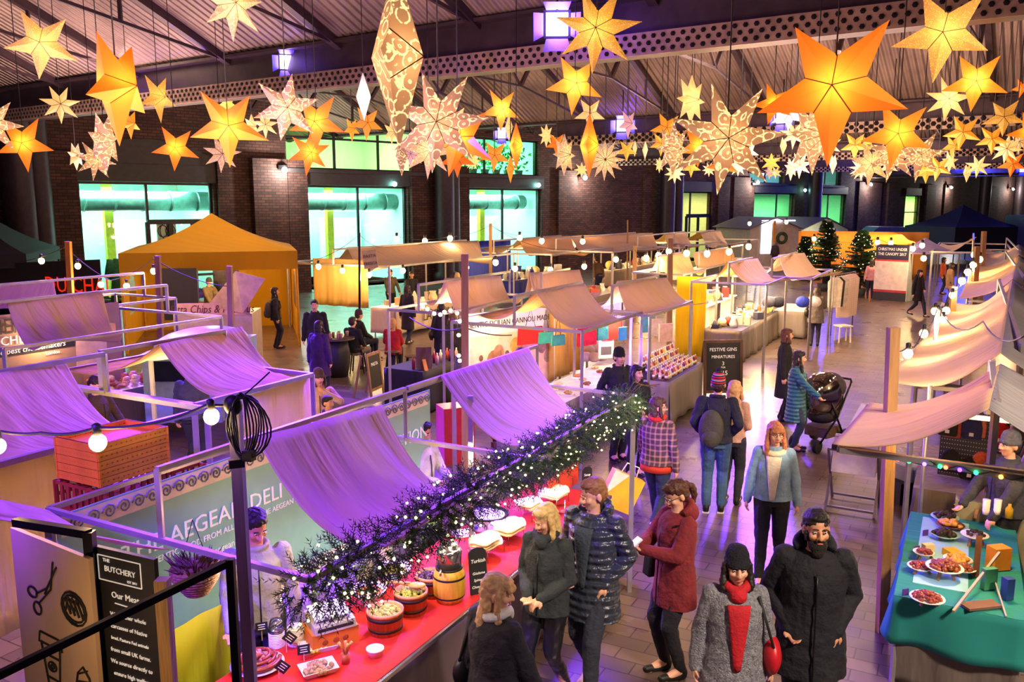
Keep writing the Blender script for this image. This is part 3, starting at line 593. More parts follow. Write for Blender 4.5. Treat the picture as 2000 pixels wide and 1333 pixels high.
def person(lab, x, y, face, h=1.7, pose='stand', arms=('down', 'down'), coat='222233', cm=None, coatlen=.0, legs='23233a', lm=None, shoes='1a1a1a', hair='3a2416', hl='short', skin=None,
           hat=None, look=0., nod=0., bulk=1., det=1, extras=(), top=None, gender='f', z0=0., group='people in the market', lean=0., beard=False, glasses=False, hood=False, apron=None, bald=False, legdir=0., sleeve=None):
    """face: degrees, 0 = facing the camera side (-Y), 90 = facing right (+X), 180 = facing away"""
    k = h / 1.7; o = thing('person', lab, 'person', (x, y, z0), math.radians(face), group)     # local frame: front is -Y, person's left is +X
    skin = skin or SKIN; vox = .0085 if det >= 2 else .013 if det == 1 else .022
    V = lambda a, b, c: Vector((a, b, c)) * k
    wsh = .178 if gender == 'm' else .152
    sit = pose == 'sit'
    hz = .52 if sit else .93
    LN = lambda v: Vector((v.x, v.y - lean * max(0, v.z - hz * k), v.z))
    hipL, hipR = V(.09, 0, hz), V(-.09, 0, hz)
    st = {'stand': (.02, -.02), 'walk': (-.30, .30), 'walk2': (.30, -.30), 'stroll': (-.17, .17), 'stroll2': (.17, -.17), 'sit': (-.4, -.42)}[pose]
    foot = []
    for sgn, s_ in ((1, st[0]), (-1, st[1])):
        lift = 0.
        if pose in ('walk', 'walk2') and s_ > 0: lift = .10
        if pose in ('stroll', 'stroll2') and s_ > 0: lift = .04
        foot.append(V(.09 * sgn, s_, .08 + lift))
    ls, la = .44 * k, .44 * k
    kn = []; an = []
    for hp_, ft in zip((hipL, hipR), foot):
        a, b = ik(hp_, ft, ls, la, (0, -1, 0)); kn.append(a); an.append(b)
    toes = [a + V(0, -.15, -.045 if a.z < .12 * k else -.09) for a in an]
    ch = hz + .33; sh = hz + .49; nk = hz + .56; hd = hz + .685
    shL, shR = LN(V(wsh, .01, sh)), LN(V(-wsh, .01, sh))
    T = {'down': (.27, .0, hz - .13), 'swingf': (.25, -.2, hz - .06), 'swingb': (.27, .2, hz - .08), 'pocket': (.15, -.07, hz + .04), 'phone': (.06, -.34, hz + .28), 'hold': (.10, -.30, hz + .2), 'reach': (.22, -.50, hz + .12), 'belly': (.07, -.2, hz + .1),
         'face': (.08, -.22, hz + .5), 'push': (.2, -.42, hz + .1), 'lap': (.1, -.3, hz + .1), 'low': (.22, -.36, hz - .05), 'up': (.12, -.32, hz + .36)}
    wr = []; el = []
    for sgn, s0, a in ((1, shL, arms[0]), (-1, shR, arms[1])):
        t_ = T[a]; e, w_ = ik(s0, LN(V(t_[0] * sgn, t_[1], t_[2])), .29 * k, .27 * k, (sgn * .6, .7, -.3)); el.append(e); wr.append(w_)
    head = LN(V(0, -.015, hd)); hc = head
    HX = Matrix.Translation(head) @ Matrix.Rotation(math.radians(look), 4, 'Z') @ Matrix.Rotation(math.radians(nod), 4, 'X') @ Matrix.Scale(k, 4)
    # --- body: one continuous surface
    b = MB()
    for i in (0, 1):
        sg = 1 - 2 * i; hp_ = (hipL, hipR)[i]
        caps(b, hp_, kn[i], .085 * k, .058 * k); caps(b, kn[i], an[i], .056 * k, .038 * k); caps(b, an[i], toes[i], .04 * k, .032 * k)
        s0 = (shL, shR)[i]; caps(b, s0, el[i], .048 * k, .038 * k); caps(b, el[i], wr[i], .038 * k, .026 * k)
        # hand
        f = nz(wr[i] - el[i]); side = Vector((sg, 0, 0)); side = nz(side - f * side.dot(f)); up = f.cross(side)
        if arms[i] in ('down', 'swingf', 'swingb'): side, up = Vector((0, -1, 0)) - f * (-f.y), Vector((sg, 0, 0)); side = nz(side)
        palm = wr[i] + f * .075 * k; caps(b, wr[i] + side * .012 * k, palm + side * .022 * k, .022 * k, .02 * k, 8); caps(b, wr[i] - side * .012 * k, palm - side * .022 * k, .022 * k, .02 * k, 8)
        cu = up * (1 if arms[i] in ('phone', 'hold', 'face', 'up') else -1) if arms[i] not in ('down', 'swingf', 'swingb') else -up
        for q in range(4):
            p0 = palm + side * (.03 - .02 * q) * k + f * .01 * k; ln = (.062, .072, .068, .052)[q] * k; p1 = p0 + (f * .85 + cu * .4) * ln * .5; p2 = p1 + (f * .5 + cu * .85) * ln * .5
            caps(b, p0, p1, .0095 * k, .009 * k, 6); caps(b, p1, p2, .009 * k, .008 * k, 6)
        p0 = wr[i] + f * .03 * k + side * .03 * k; p1 = p0 + (side * .75 + f * .6 + cu * .3) * .03 * k; caps(b, p0, p1, .012 * k, .01 * k, 6); caps(b, p1, p1 + (f * .8 + cu * .5) * .03 * k, .01 * k, .009 * k, 6)
    tr = [(0, 0, hz - .05, .15, .10), (0, .005, hz + .05, .155, .105), (0, 0, hz + .17, .125, .095), (0, 0, hz + .3, .145, .11), (0, .005, hz + .43, .155, .10), (0, .01, hz + .5, .12, .075), (0, .01, hz + .54, .06, .055)]
    q0 = len(b.v); loft(b, [(a * k, c * k, e * k, f_ * k, g * k) for a, c, e, f_, g in tr])
    for j in range(q0, len(b.v)): b.v[j] = LN(b.v[j])
    caps(b, LN(V(0, .01, hz + .5)), head + V(0, .01, -.06), .052 * k, .05 * k)
    hm = MB(); hm.X = HX
    hm.ball((0, .008, .035), (.074, .094, .088), 14, 12); hm.ball((0, -.02, -.035), (.058, .066, .07), 12, 10); hm.ball((0, -.045, -.085), (.032, .03, .025), 10, 8)
    caps(hm, (0, -.088, .02), (0, -.108, -.022), .010, .016, 8); hm.ball((.016, -.095, -.028), .011, 8, 6); hm.ball((-.016, -.095, -.028), .011, 8, 6)
    for sg in (1, -1): hm.ball((sg * .078, .012, -.005), (.012, .022, .034), 8, 8); hm.ball((sg * .04, -.058, -.02), (.025, .026, .025), 8, 8)
    b.add(hm.v, hm.f, True)
    bo = b.build('body', skin, o, world=False); fuse(bo, min(vox, .011), smooth=2)
    # face
    if det >= 1:
        for sg in (1, -1):
            e = MB(); e.X = HX; e.ball((sg * .031, -.0835, .012), (.0105, .006, .0046), 10, 8); eo = e.build('eye', EYEW, o, world=False)
            e = MB(); e.X = HX; e.ball((sg * .031, -.0895, .012), (.0055, .003, .0046), 8, 6); e.build('iris', EYED, eo, world=False)
        e = MB(); e.X = HX
        for sg in (1, -1): e.tube([(sg * .048, -.082, .03), (sg * .032, -.094, .037), (sg * .014, -.094, .033)], .0042, 6)
        e.build('eyebrows', mat('hair_' + hair, hair, .6, var=.3, scale=30.), o, world=False)
        e = MB(); e.X = HX; e.tube([(-.026, -.084, -.058), (-.01, -.095, -.060), (0, -.096, -.058), (.01, -.095, -.060), (.026, -.084, -.058)], [.003, .0065, .0065, .0065, .003], 8); e.build('mouth', LIP, o, world=False)
    hmx = mat('hair_' + hair, hair, .5, var=.4, scale=14., bump=.9, bscale=45, stretch=(3, 3, .5))
    # hair
    if not bald:
        e = MB(); e.X = HX
        if hat is None:
            e.ball((0, .02, .058), (.084, .098, .083), 16, 12); e.ball((0, .045, .01), (.082, .078, .09), 14, 10)
            if hl != 'short': e.ball((0, -.045, .085), (.07, .05, .04), 12, 8)
        else: e.ball((0, .045, .0), (.080, .075, .085), 14, 10)
        if hl == 'short':
            e.ball((0, -.03, .095), (.066, .055, .036), 12, 8)
        if hl in ('long', 'bob', 'fringe'):
            Lh = .06 if hl == 'bob' else .30
            for sg in (1, -1):
                e.tube([(sg * .055, -.02, .085), (sg * .084, -.012, .03), (sg * .09, -.012, -.05), (sg * .095, -.035, -.11), (sg * .09, -.045, -.11 - Lh * .45), (sg * .075, -.05, -.11 - Lh * .75)], [.016, .02, .024, .028, .028 if hl != 'bob' else .016, .01], 8)
            e.ball((0, .055, -.07), (.088, .055, .13), 14, 10)
            if hl != 'bob': e.ball((0, .075, -.2), (.095, .045, .15), 14, 10)
            if hl == 'fringe': e.tube([(-.06, -.075, .05), (-.02, -.098, .052), (.02, -.098, .052), (.06, -.075, .05)], .02, 8); e.ball((0, -.05, .08), (.072, .05, .04))
        if hl == 'tail': e.ball((0, .11, .045), (.035, .04, .035), 10, 8); e.tube([(0, .12, .04), (0, .16, .0), (0, .16, -.08), (0, .14, -.15)], [.025, .035, .03, .008], 8)
        if hl == 'bun': e.ball((0, .1, .09), .045, 10, 8)
        ho = e.build('hair', hmx, o, world=False); fuse(ho, .006 if det >= 2 else .012, .02 if det >= 1 else 0, HRT, 1)
    if beard:
        e = MB(); e.X = HX; e.ball((0, -.045, -.085), (.062, .055, .055), 14, 10); e.ball((0, -.06, -.125), (.042, .04, .045), 12, 8); e.tube([(-.07, -.01, .0), (-.066, -.035, -.06)], .016, 8).tube([(.07, -.01, .0), (.066, -.035, -.06)], .016, 8).tube([(-.03, -.094, -.045), (0, -.1, -.04), (.03, -.094, -.045)], .008, 8)
        fo = e.build('beard', mat('beard_' + hair, hair, .8, var=.4, scale=40., bump=.8), o, world=False); fuse(fo, .008, .006, HRT, 1)
    if glasses:
        e = MB(); e.X = HX
        for sg in (1, -1): e.tube([(sg * .033 + .022 * math.cos(a), -.1, .01 + .018 * math.sin(a)) for a in [q * PI / 5 for q in range(11)]], .0025, 5).tube([(sg * .055, -.098, .014), (sg * .08, .01, .012)], .0022, 5)
        e.tube([(-.012, -.101, .013), (.012, -.101, .013)], .0022, 5); e.build('glasses', mat('glasses_frame', '30201c', .3), o, world=False)
    # --- clothes
    lmm = lm or fab(legs)
    e = MB()
    for i in (0, 1):
        caps(e, (hipL, hipR)[i], kn[i], .104 * k * bulk ** .5, .073 * k); caps(e, kn[i], an[i] + V(0, 0, .03), .071 * k, .058 * k if gender == 'm' else .05 * k)
    loft(e, [(0, 0, (hz - .09) * k, .16 * k, .115 * k), (0, 0, hz * k, .172 * k, .122 * k), (0, 0, (hz + .12) * k, .15 * k, .11 * k)])
    to = e.build('trousers', lmm, o, world=False); fuse(to, vox, .016, CLT, 1)
    shm = mat('shoe_' + shoes, shoes, .5, var=.15)
    for i in (0, 1):
        e = MB(); a = an[i]; t_ = toes[i]; caps(e, a + V(0, .03, -.02), a + V(0, 0, .04), .043 * k, .046 * k); caps(e, a + V(0, .03, -.045), t_ + V(0, -.03, .01), .04 * k, .034 * k); so = e.build('shoe', shm, o, world=False); fuse(so, .011 if det else .02, 0, None, 1)
        if det >= 2 and shoes in ('151515', '1b1b1b'):
            e = MB(); e.bar(a + V(0, .07, -.075), t_ + V(0, -.06, -.035), .085 * k, .02 * k); e.build('shoe_sole', mat('sole_white', 'e8e4de', .6), so, world=False)
            e = MB(); d_ = nz(t_ - a)
            for q in (.25, .5, .75):
                c = a.lerp(t_, q) + V(0, 0, .0)
                for sg in (1, -1): e.bar(c + V(sg * .043, .012, -.03), c + V(sg * .04, -.012, .02), .006 * k, .012 * k)
            e.build('shoe_stripes', mat('sole_white', 'e8e4de', .6), so, world=False)
    cmm = cm or fab(coat); B = bulk
    hem = hz - .02 - coatlen
    if sit: hem = max(hem, hz - .06)
    fl = 1.0 + coatlen * .28
    if pose.startswith('w'): fl *= 1.08
    rings = [(0, 0, hem, .185 * B * fl, .145 * B * fl)]
    if coatlen > .12: rings.append((0, 0, (hem + hz) / 2, .185 * B * (1 + coatlen * .15), .14 * B * (1 + coatlen * .15)))
    rings += [(0, .0, hz + .03, .18 * B, .135 * B), (0, 0, hz + .18, .158 * B, .128 * B), (0, 0, hz + .32, .168 * B, .138 * B), (0, .005, hz + .43, .172 * B, .122 * B), (0, .01, hz + .5, .13 * B, .09 * B), (0, .01, hz + .545, .072, .066)]
    e = MB(); loft(e, [(a * k, c * k, z * k, rx * k, ry * k) for a, c, z, rx, ry in rings])
    if hood: e.ball(V(0, .115, hz + .53), (.11 * k, .08 * k, .09 * k), 12, 8)
    else: e.tube([V(.08 * math.cos(a), .012 + .072 * math.sin(a), hz + .55 + .012 * math.sin(a)) for a in [q * PI / 6 for q in range(13)]], .02 * k, 8, False)
    for j in range(len(e.v)): e.v[j] = LN(e.v[j])
    for i in (0, 1):
        s0 = (shL, shR)[i]; caps(e, s0 - V(0, 0, .008), el[i], .066 * k * B ** .8, .056 * k * B ** .9)
        if sleeve == 'short': pass
        else: caps(e, el[i], wr[i].lerp(el[i], -.04), .056 * k * B, .044 * k * B ** .7)
    co_ = e.build('coat' if coatlen > .05 else 'jacket', cmm, o, world=False); fuse(co_, vox, (.022 if B > 1.05 else .012) if det else .0, CLT, 1)
    if top:          # shirt showing in the open front
        e = MB(); Z = lambda q: (hz + q) * k
        yy = lambda q: -(.146 * B) * k
        e.grid(lambda u, v: LN(Vector(((u - .5) * (.05 + .11 * v) * k, (-.143 * B - .012 * math.sin(PI * u) + (.03 * (max(0, v - .75) * 4) ** 1.5)) * k, (hz + .0 + .47 * v) * k))), 8, 10)
        so = e.build('top', fab(top), o, world=False); sol = so.modifiers.new('t', 'SOLIDIFY'); sol.thickness = .012
    if det >= 1 and not top and apron is None:
        e = MB(); e.tube([LN(V(0, -(.155 if q in (0, 1) else .147 if q < 4 else .13) * B * (fl if q == 0 else 1), z)) for q, z in enumerate((hem + .02, hz + .05, hz + .2, hz + .33, hz + .44))], .006 * k, 5); e.build('zip', mat('zip_dark', '0c0c10', .4), o, world=False)
    if apron:
        e = MB(); e.grid(lambda u, v: LN(Vector((math.sin((u - .5) * 2.2) * .19 * B * k, -math.cos((u - .5) * 2.2) * .152 * B * k, (hz - .35 + .72 * v) * k))), 10, 8); ao = e.build('apron', fab(apron), o, world=False); ao.modifiers.new('t', 'SOLIDIFY').thickness = .008
    # hats
    if hat:
        kind, hc_ = hat[0], hat[1]; hmt = hat[2] if len(hat) > 2 else mat('knit_' + hc_, hc_, .95, var=.25, scale=30., bump=.9, bscale=60)
        e = MB(); e.X = HX
        if kind in ('beanie', 'bobble'): e.lathe([(.096, .015), (.1, .03), (.1, .055), (.093, .06), (.092, .1), (.07, .145), (.03, .165), (.001, .17)], (0, .012, 0), 18, .88, 1.08)
        if kind == 'cap': e.lathe([(.093, .035), (.09, .08), (.06, .12), (.001, .13)], (0, .012, 0), 16, .9, 1.08); e.add([(-.06, -.08, .045), (.06, -.08, .045), (.045, -.16, .03), (-.045, -.16, .03)], [(0, 1, 2, 3)])
        ho = e.build('hat', hmt, o, world=False)
        if kind == 'bobble': e = MB(); e.X = HX; e.ball((0, .012, .19), .035, 12, 10); bb = e.build('bobble', mat('bobble_dark', '2a1c2c', 1.), ho, world=False)
    for ex in extras:
        nm = ex[0]
        if nm == 'scarf':
            e = MB(); e.tube([LN(V(.085 * math.cos(a), -.005 + .085 * math.sin(a), hz + .565 + .015 * math.cos(2 * a))) for a in [q * PI / 8 for q in range(17)]], .034 * k, 10, False); e.ball(LN(V(0, -.11, hz + .52)), (.06 * k, .04 * k, .06 * k)); so = e.build('scarf', fab(ex[1]), o, world=False); fuse(so, .012, .012)
        elif nm == 'backpack':
            e = MB(); e.ball(LN(V(ex[2] if len(ex) > 2 else 0, .20, hz + .18)), (.15 * k, .10 * k, .24 * k), 14, 12); e.ball(LN(V(ex[2] if len(ex) > 2 else 0, .26, hz + .08)), (.11 * k, .07 * k, .12 * k), 12, 8)
            po = e.build('backpack', fab(ex[1]), o, world=False)
            e = MB()
            for sg in (1, -1): e.tube([LN(V(sg * .1, .13, hz + .4)), LN(V(sg * .12, .03, hz + .53)), LN(V(sg * .11, -.11, hz + .42)), LN(V(sg * .12, -.14, hz + .25)), LN(V(sg * .16, .05, hz + .08))], .014, 6)
            e.build('strap', mat('strap_dark', '20201e', .7), po, world=False)
        elif nm == 'handbag':
            sg = ex[2]; c = LN(V(sg * .27, ex[3] if len(ex) > 3 else -.06, hz - .02)); e = MB(); w_ = .3 * k; e.prism([(-w_ / 2, -.1 * k), (w_ / 2, -.1 * k), (w_ * .42, .1 * k), (-w_ * .42, .1 * k)], -.06 * k, .06 * k, Matrix.Translation(c) @ Matrix.Rotation(PI / 2, 4, 'Z'))
            po = e.build('handbag', mat('leather_' + ex[1], ex[1], .35, coat=.3), o, world=False); mo = po.modifiers.new('b', 'BEVEL'); mo.width = .02; mo.segments = 3
            e = MB(); e.tube([c + V(0, -.09, .09), c + V(-sg * .03, -.07, .3), LN(V(-sg * .14, -.1, hz + .48)), LN(V(-sg * .14, .1, hz + .46)), c + V(-sg * .03, .1, .3), c + V(0, .09, .09)], .008, 6); e.build('strap', mat('strap_dark', '20201e', .7), po, world=False)
        elif nm == 'shoulder_bag':
            sg = ex[2]; c = LN(V(sg * .26, .0, hz + .05)); e = MB(); e.ball(c, (.07 * k, .15 * k, .14 * k), 12, 10); po = e.build('shoulder_bag', mat('leather_' + ex[1], ex[1], .4), o, world=False)
            e = MB(); e.tube([c + V(0, -.1, .08), LN(V(sg * .15, -.07, hz + .5)), LN(V(sg * .15, .09, hz + .5)), c + V(0, .1, .08)], .01, 6); e.build('strap', mat('strap_dark', '20201e', .7), po, world=False)
        elif nm == 'collar':
            e = MB(); e.tube([LN(V(.1 * math.cos(a), -.0 + .095 * math.sin(a), hz + .52 + .03 * math.sin(a))) for a in [q * PI / 8 for q in range(17)]], .03 * k, 8, False); e.build('collar', fab(ex[1]), o, world=False)
        elif nm == 'hem':
            e = MB(); loft(e, [(0, 0, (hem - .09) * k, .18 * B * k, .14 * B * k), (0, 0, (hem + .02) * k, .178 * B * k, .138 * B * k)]); e.build('jumper_hem', ex[1], o, world=False)
    if hood and det >= 1:
        e = MB(); e.tube([LN(V(.105 * math.cos(a), .03 + .085 * math.sin(a), hz + .57 + .05 * math.sin(a))) for a in [q * PI / 8 for q in range(-1, 10)]], .034 * k, 10, True); ho = e.build('hood', cmm, o, world=False); fuse(ho, .011, .012)
    W = Matrix.Translation((x, y, z0)) @ Matrix.Rotation(math.radians(face), 4, 'Z')
    return o, {'wl': W @ wr[0], 'wr': W @ wr[1], 'W': W, 'k': k, 'head': W @ head}
def held(name, lab, cat, mb, m, pos=None):
    o = mb.build(name, m); return tag(o, lab, cat)
def hpos(px, py, z): p = G(px, py, z); return p.x, p.y
# ---------------------------------------------------------------- market stalls
ALU = mat('stall_aluminium', '9d9698', .4, .6, var=.12); CREAM = cloth('canvas_cream', 'dcc2a8'); CREAM2 = cloth('canvas_warm', 'e4c49a', .5); GREYC = cloth('canvas_grey', '8e8a90', .25, fold=.6); CANLIT = cloth('canvas_bulb_lit', 'e0c070', .5)  # yellow canvas: warm bulb glow put into the cloth colour
SKIRT = cloth('skirt_grey', '8f837a', .12, fold=.5, stretch=(2, 2, .4)); SKIRTD = cloth('skirt_brown', '6e625c', .1, fold=.5, stretch=(2, 2, .4)); WOODP = mat('pale_wood', '9c764a', .7, var=.25, scale=3., stretch=(6, 6, .6), bump=.3)
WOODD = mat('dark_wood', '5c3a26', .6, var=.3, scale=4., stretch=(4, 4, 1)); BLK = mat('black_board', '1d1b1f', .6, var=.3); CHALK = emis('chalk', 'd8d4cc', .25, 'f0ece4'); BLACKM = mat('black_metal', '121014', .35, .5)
BG = emis('bulb_glow', 'ffcf8c', 30, 'fff0d0'); SOCK = mat('socket_black', '16130f', .5)
def canopy_mesh(mb, rl, rr, fr, fl, sag=.2, fold=.02, seed=0, nu=46, nv=18, pull=.0):
    rl, rr, fr, fl = map(Vector, (rl, rr, fr, fl)); rn = random.Random(seed); ph = [(rn.uniform(5, 26), rn.uniform(0, 6.3), rn.uniform(.3, 1), rn.uniform(-1.5, 1.5)) for _ in range(7)]
    nrm = (rr - rl).cross(fl - rl).normalized()
    if nrm.z < 0: nrm = -nrm
    def fn(u, v):
        a = rl.lerp(rr, u); b = fl.lerp(fr, u); p = a.lerp(b, v)
        e = 1 + .35 * (abs(u - .5) * 2) ** 2
        p = p - Vector((0, 0, 1)) * sag * e * 4 * v * (1 - v) * (1 - .15 * math.sin(u * 5 + seed))
        d = sum(w * math.sin(f * u + q + k * v * 3) for f, q, w, k in ph) / 3
        p = p + nrm * fold * d * (math.sin(PI * min(1, v * 1.1)) * .9 + .12)
        if pull: p = p + (rl.lerp(rr, .5) - a) * pull * 4 * v * (1 - v)
        return p
    mb.grid(fn, nu, nv); return fn
def solid(o, t=.006): m = o.modifiers.new('thickness', 'SOLIDIFY'); m.thickness = t; m.offset = 0; return o
def stall(lab, rl, rr, fr, fl, m=None, zr=2.52, zf=2.12, back=0., sag=.2, fold=.02, ext=(0, 0), posts=None, seed=1, bulb=0., backm=None, group='market stalls with canvas canopies', mid=(), legs=True, w=.045, backz=None):
    RL, RR, FR, FL = G(*rl, zr), G(*rr, zr), G(*fr, zf), G(*fl, zf)
    m = m or CREAM; base = (FR + FL) / 2; base.z = 0
    o = thing('market_stall', lab, 'market stall', base, 0, group)
    cm = MB(); canopy_mesh(cm, RL, RR, FR, FL, sag, fold, seed); solid(cm.build('canopy', m, o))
    (s0, t0), (s1, t1), (s2, t2), (s3, t3) = LS(RL), LS(RR), LS(FR), LS(FL)
    tr, tf = (t0 + t1) / 2, (t2 + t3) / 2; tb = tr - abs(tr - tf) * (back or 1.) if tf > tr else tr + abs(tr - tf) * (back or 1.)
    if back:
        bm = MB(); bl = S(s0 - .1, tb, zf); brr = S(s1 + .1, tb, zf); canopy_mesh(bm, RR, RL, bl, brr, sag * .8, fold, seed + 5); solid(bm.build('canopy_back', backm or m, o))
    sa, sb = min(s0, s3) - ext[0], max(s1, s2) + ext[1]; st = posts or [sa, sb]
    rm = MB(); rm.bar(S(st[0], tf, zf), S(st[-1], tf, zf), w).bar(S(st[0], tb, zf), S(st[-1], tb, zf), w).bar(S(st[0], tr, zr), S(st[-1], tr, zr), w)
    for q in st: rm.bar(S(q, tb, zf), S(q, tf, zf), w)
    rm.build('rails', ALU, o)
    for q in st:
        MB().bar(S(q, tr, zf), S(q, tr, zr), w).build('ridge_post', ALU, o)
        if legs:
            for t_ in (tf, tb):
                MB().bar(S(q, t_, 0), S(q, t_, zf), w).build('leg', ALU, o)
    if bulb: light('stall_light', 'POINT', S((sa + sb) / 2, (tr + tb) / 2, zf - .25), BULB, bulb, size=.08)
    return o, (sa, sb, tf, tr, tb)
def curtain(name, m, P, Q, z0, z1, o=None, fold=.03, n=40, freq=30, seed=0, lab=None, cat=None, thick=.006):
    P, Q = Vector(P), Vector(Q); d = (Q - P); L = d.length; nn = d.normalized().cross(Vector((0, 0, 1)))
    mb = MB(); mb.grid(lambda u, v: P + d * u + nn * fold * (math.sin(freq * u * L / 3 + seed) + .5 * math.sin(freq * 2.3 * u * L / 3 + seed)) * (1 - v * .7) + Vector((0, 0, z0 + (z1 - z0) * v - (P.z if P.z else 0))), n, 6)
    ob = mb.build(name, m, o); solid(ob, thick)
    if lab: tag(ob, lab, cat)
    return ob
def table(lab, s0, s1, t0, t1, h=.9, top=None, skirt=None, drop=.78, grp='cloth covered stall tables', fold=.025, over=.03, sides='fblr'):
    o = thing('stall_table', lab, 'table', S((s0 + s1) / 2, (t0 + t1) / 2), 0, grp)
    mb = MB(); mb.add([S(s, t_, z) for s in (s0, s1) for t_ in (t0, t1) for z in (h - .03, h)], [(0, 1, 3, 2), (4, 6, 7, 5), (0, 4, 5, 1), (2, 3, 7, 6), (0, 2, 6, 4), (1, 5, 7, 3)], False)
    mb.build('table_top', top or SKIRT, o)
    C = [S(s0, t1), S(s1, t1), S(s1, t0), S(s0, t0)]
    mb = MB(); per = []
    for i in range(4):
        a, b = C[i], C[(i + 1) % 4]; n = max(2, int((b - a).length / .07)); nn = (b - a).normalized().cross(Vector((0, 0, 1)))
        per += [(a.lerp(b, k / n), nn) for k in range(n)]
    ph = 0; N = len(per)
    def fn(u, v):
        p, nn = per[int(round(u * N)) % N]; x = u * N * .07
        return p + nn * (over * (1 - v) + fold * (1 - v) * (math.sin(x * 9) + .6 * math.sin(x * 4.1 + 1))) + Vector((0, 0, h - .005 - drop * (1 - v)))
    mb.grid(fn, N, 6); solid(mb.build('cloth_skirt', skirt or SKIRT, o), .006)
    L = MB()
    for i, c in enumerate(C):
        q = c.lerp((C[0] + C[2]) / 2, .06); MB().bar(q, q + Vector((0, 0, h - .03)), .035).build('leg', ALU, o)
    return o
# near row: olive and flatbread stall
N1, g1 = stall('nearest stall with violet-lit canopy above the olive tubs', (500, 855), (745, 790), (960, 937), (795, 1046), sag=.26, fold=.035, posts=[3.1, 5.5], back=.98, seed=3, bulb=0) if False else (None, None)
def near_stall(lab, rl, rr, fr, fl, s0, s1, seed, bulb, first=False, sag=.22):
    o = thing('market_stall', lab, 'market stall', S((s0 + s1) / 2, -2.85), 0, 'market stalls with canvas canopies')
    cm = MB(); canopy_mesh(cm, G(*rl, 2.54), G(*rr, 2.54), G(*fr, 2.13), G(*fl, 2.13), sag, .04, seed, 70, 26); solid(cm.build('canopy', CREAM, o))
    rm = MB(); a = s0 if first else s0 + .03
    for t_, z in ((-2.85, 2.1), (-5.0, 2.1), (-3.95, 2.52)): rm.bar(S(a, t_, z), S(s1, t_, z), .032)
    for q in ([s0, s1] if first else [s1]): rm.bar(S(q, -5.0, 2.1), S(q, -2.85, 2.1), .032); rm.bar(S(q, -3.95, 2.1), S(q, -3.95, 2.52), .03)
    rm.build('rails', ALU, o)
    for q in ([s0, s1] if first else [s1]):
        for t_ in ((-5.0, -2.86) if q > 7 else (-5.0,)): MB().bar(S(q, t_, 0), S(q, t_, 2.1), .045).build('leg', ALU, o)
    if not first: MB().bar(S(6.18, -3.74, 0), S(6.18, -3.74, 2.35), .045).build('leg', ALU, o)
    if bulb: light('stall_light', 'POINT', S(bulb[0], bulb[1], 1.7), BULB, 9, size=.06)
    return o
N1 = near_stall('nearest stall with a large violet-lit canopy above the olive tubs', (500, 855), (745, 790), (960, 937), (798, 1044), 3.1, 5.5, 3, (4.7, -4.2, 1.9), True, .27)
N2 = near_stall('second stall along, violet-lit canopy above the long fir garland', (860, 735), (1032, 680), (1183, 797), (1062, 858), 5.5, 7.9, 8, (7.0, -4.0, 1.9))
for s_, e_ in ((3.7, 34), (4.9, 38), (6.1, 42), (7.3, 40)): light('stall_light', 'SPOT', S(s_, -3.75, 1.92), (1, .78, .5), e_, S(s_, -3.7, 0), .06, 150, .5)
m_ = MB(); canopy_mesh(m_, G(-160, 940, 2.2), G(96, 998, 2.14), G(332, 1074, 2.12), G(-160, 985, 2.14), .05, .02, 4, 20, 30)
tag(solid(m_.build('canopy_sheet', CREAM)), 'lilac-lit canvas sheet hanging over the butchery board, bottom left', 'canopy')
# banner of the deli
BAN = mat('banner_teal', '8fc9bd', .6, var=.06); BANW = mat('banner_white', 'ece6d8', .6); INK = mat('banner_ink', '6f7f86', .6)
bo = thing('deli_banner', 'turquoise banner lettered THE AEGEAN DELI with white wave border', 'banner', S(4.6, -5.0))
TBN = -4.96
m_ = MB(); m_.add([S(3.12, TBN, 2.05), S(7.35, TBN, 2.05), S(7.35, TBN, .72), S(3.12, TBN, .72)], [(0, 1, 2, 3)]); solid(m_.build('banner_cloth', BAN, bo), .01)
for z0, z1 in ((1.90, 2.04), (.73, .87)): m_ = MB(); m_.add([S(3.14, TBN + .012, z1), S(7.3, TBN + .012, z1), S(7.3, TBN + .012, z0), S(3.14, TBN + .012, z0)], [(0, 1, 2, 3)]); m_.build('border_band', BANW, bo)
for z in (1.97, .80):
    s = 3.2; m_ = MB()
    while s < 7.25:
        pts = [S(s + .055 - .055 * (1 - q / 16) * math.cos(q * .75), TBN + .018, z + .055 * (1 - q / 16) * math.sin(q * .75)) for q in range(15)]; m_.tube(pts, .006, 4)
        s += .115
    m_.build('wave_pattern', INK, bo)
TX = emis('banner_lettering', 'ffffff', .12, 'fffaf0')
for tx, s_, z_, h_ in (('THE AEGEAN DELI', 4.32, 1.62, .185), ('SELECTION', 6.8, 1.62, .18)): text(tx, 'lettering', TX, bo, frame_mtx(S(s_, TBN + .02, z_), UA, (0, 0, 1)), h_, sx=1.02)
for tx, z_, h_ in (('AUTHENTIC FOOD FROM ALL ROUND THE AEGEAN SEA', 1.49, .066), ('www.aegeandeli.co.uk', 1.36, .075), ('@aegeandelilondon', 1.25, .075)): text(tx, 'small_lettering', TX, bo, frame_mtx(S(4.5, TBN + .02, z_), UA, (0, 0, 1)), h_)
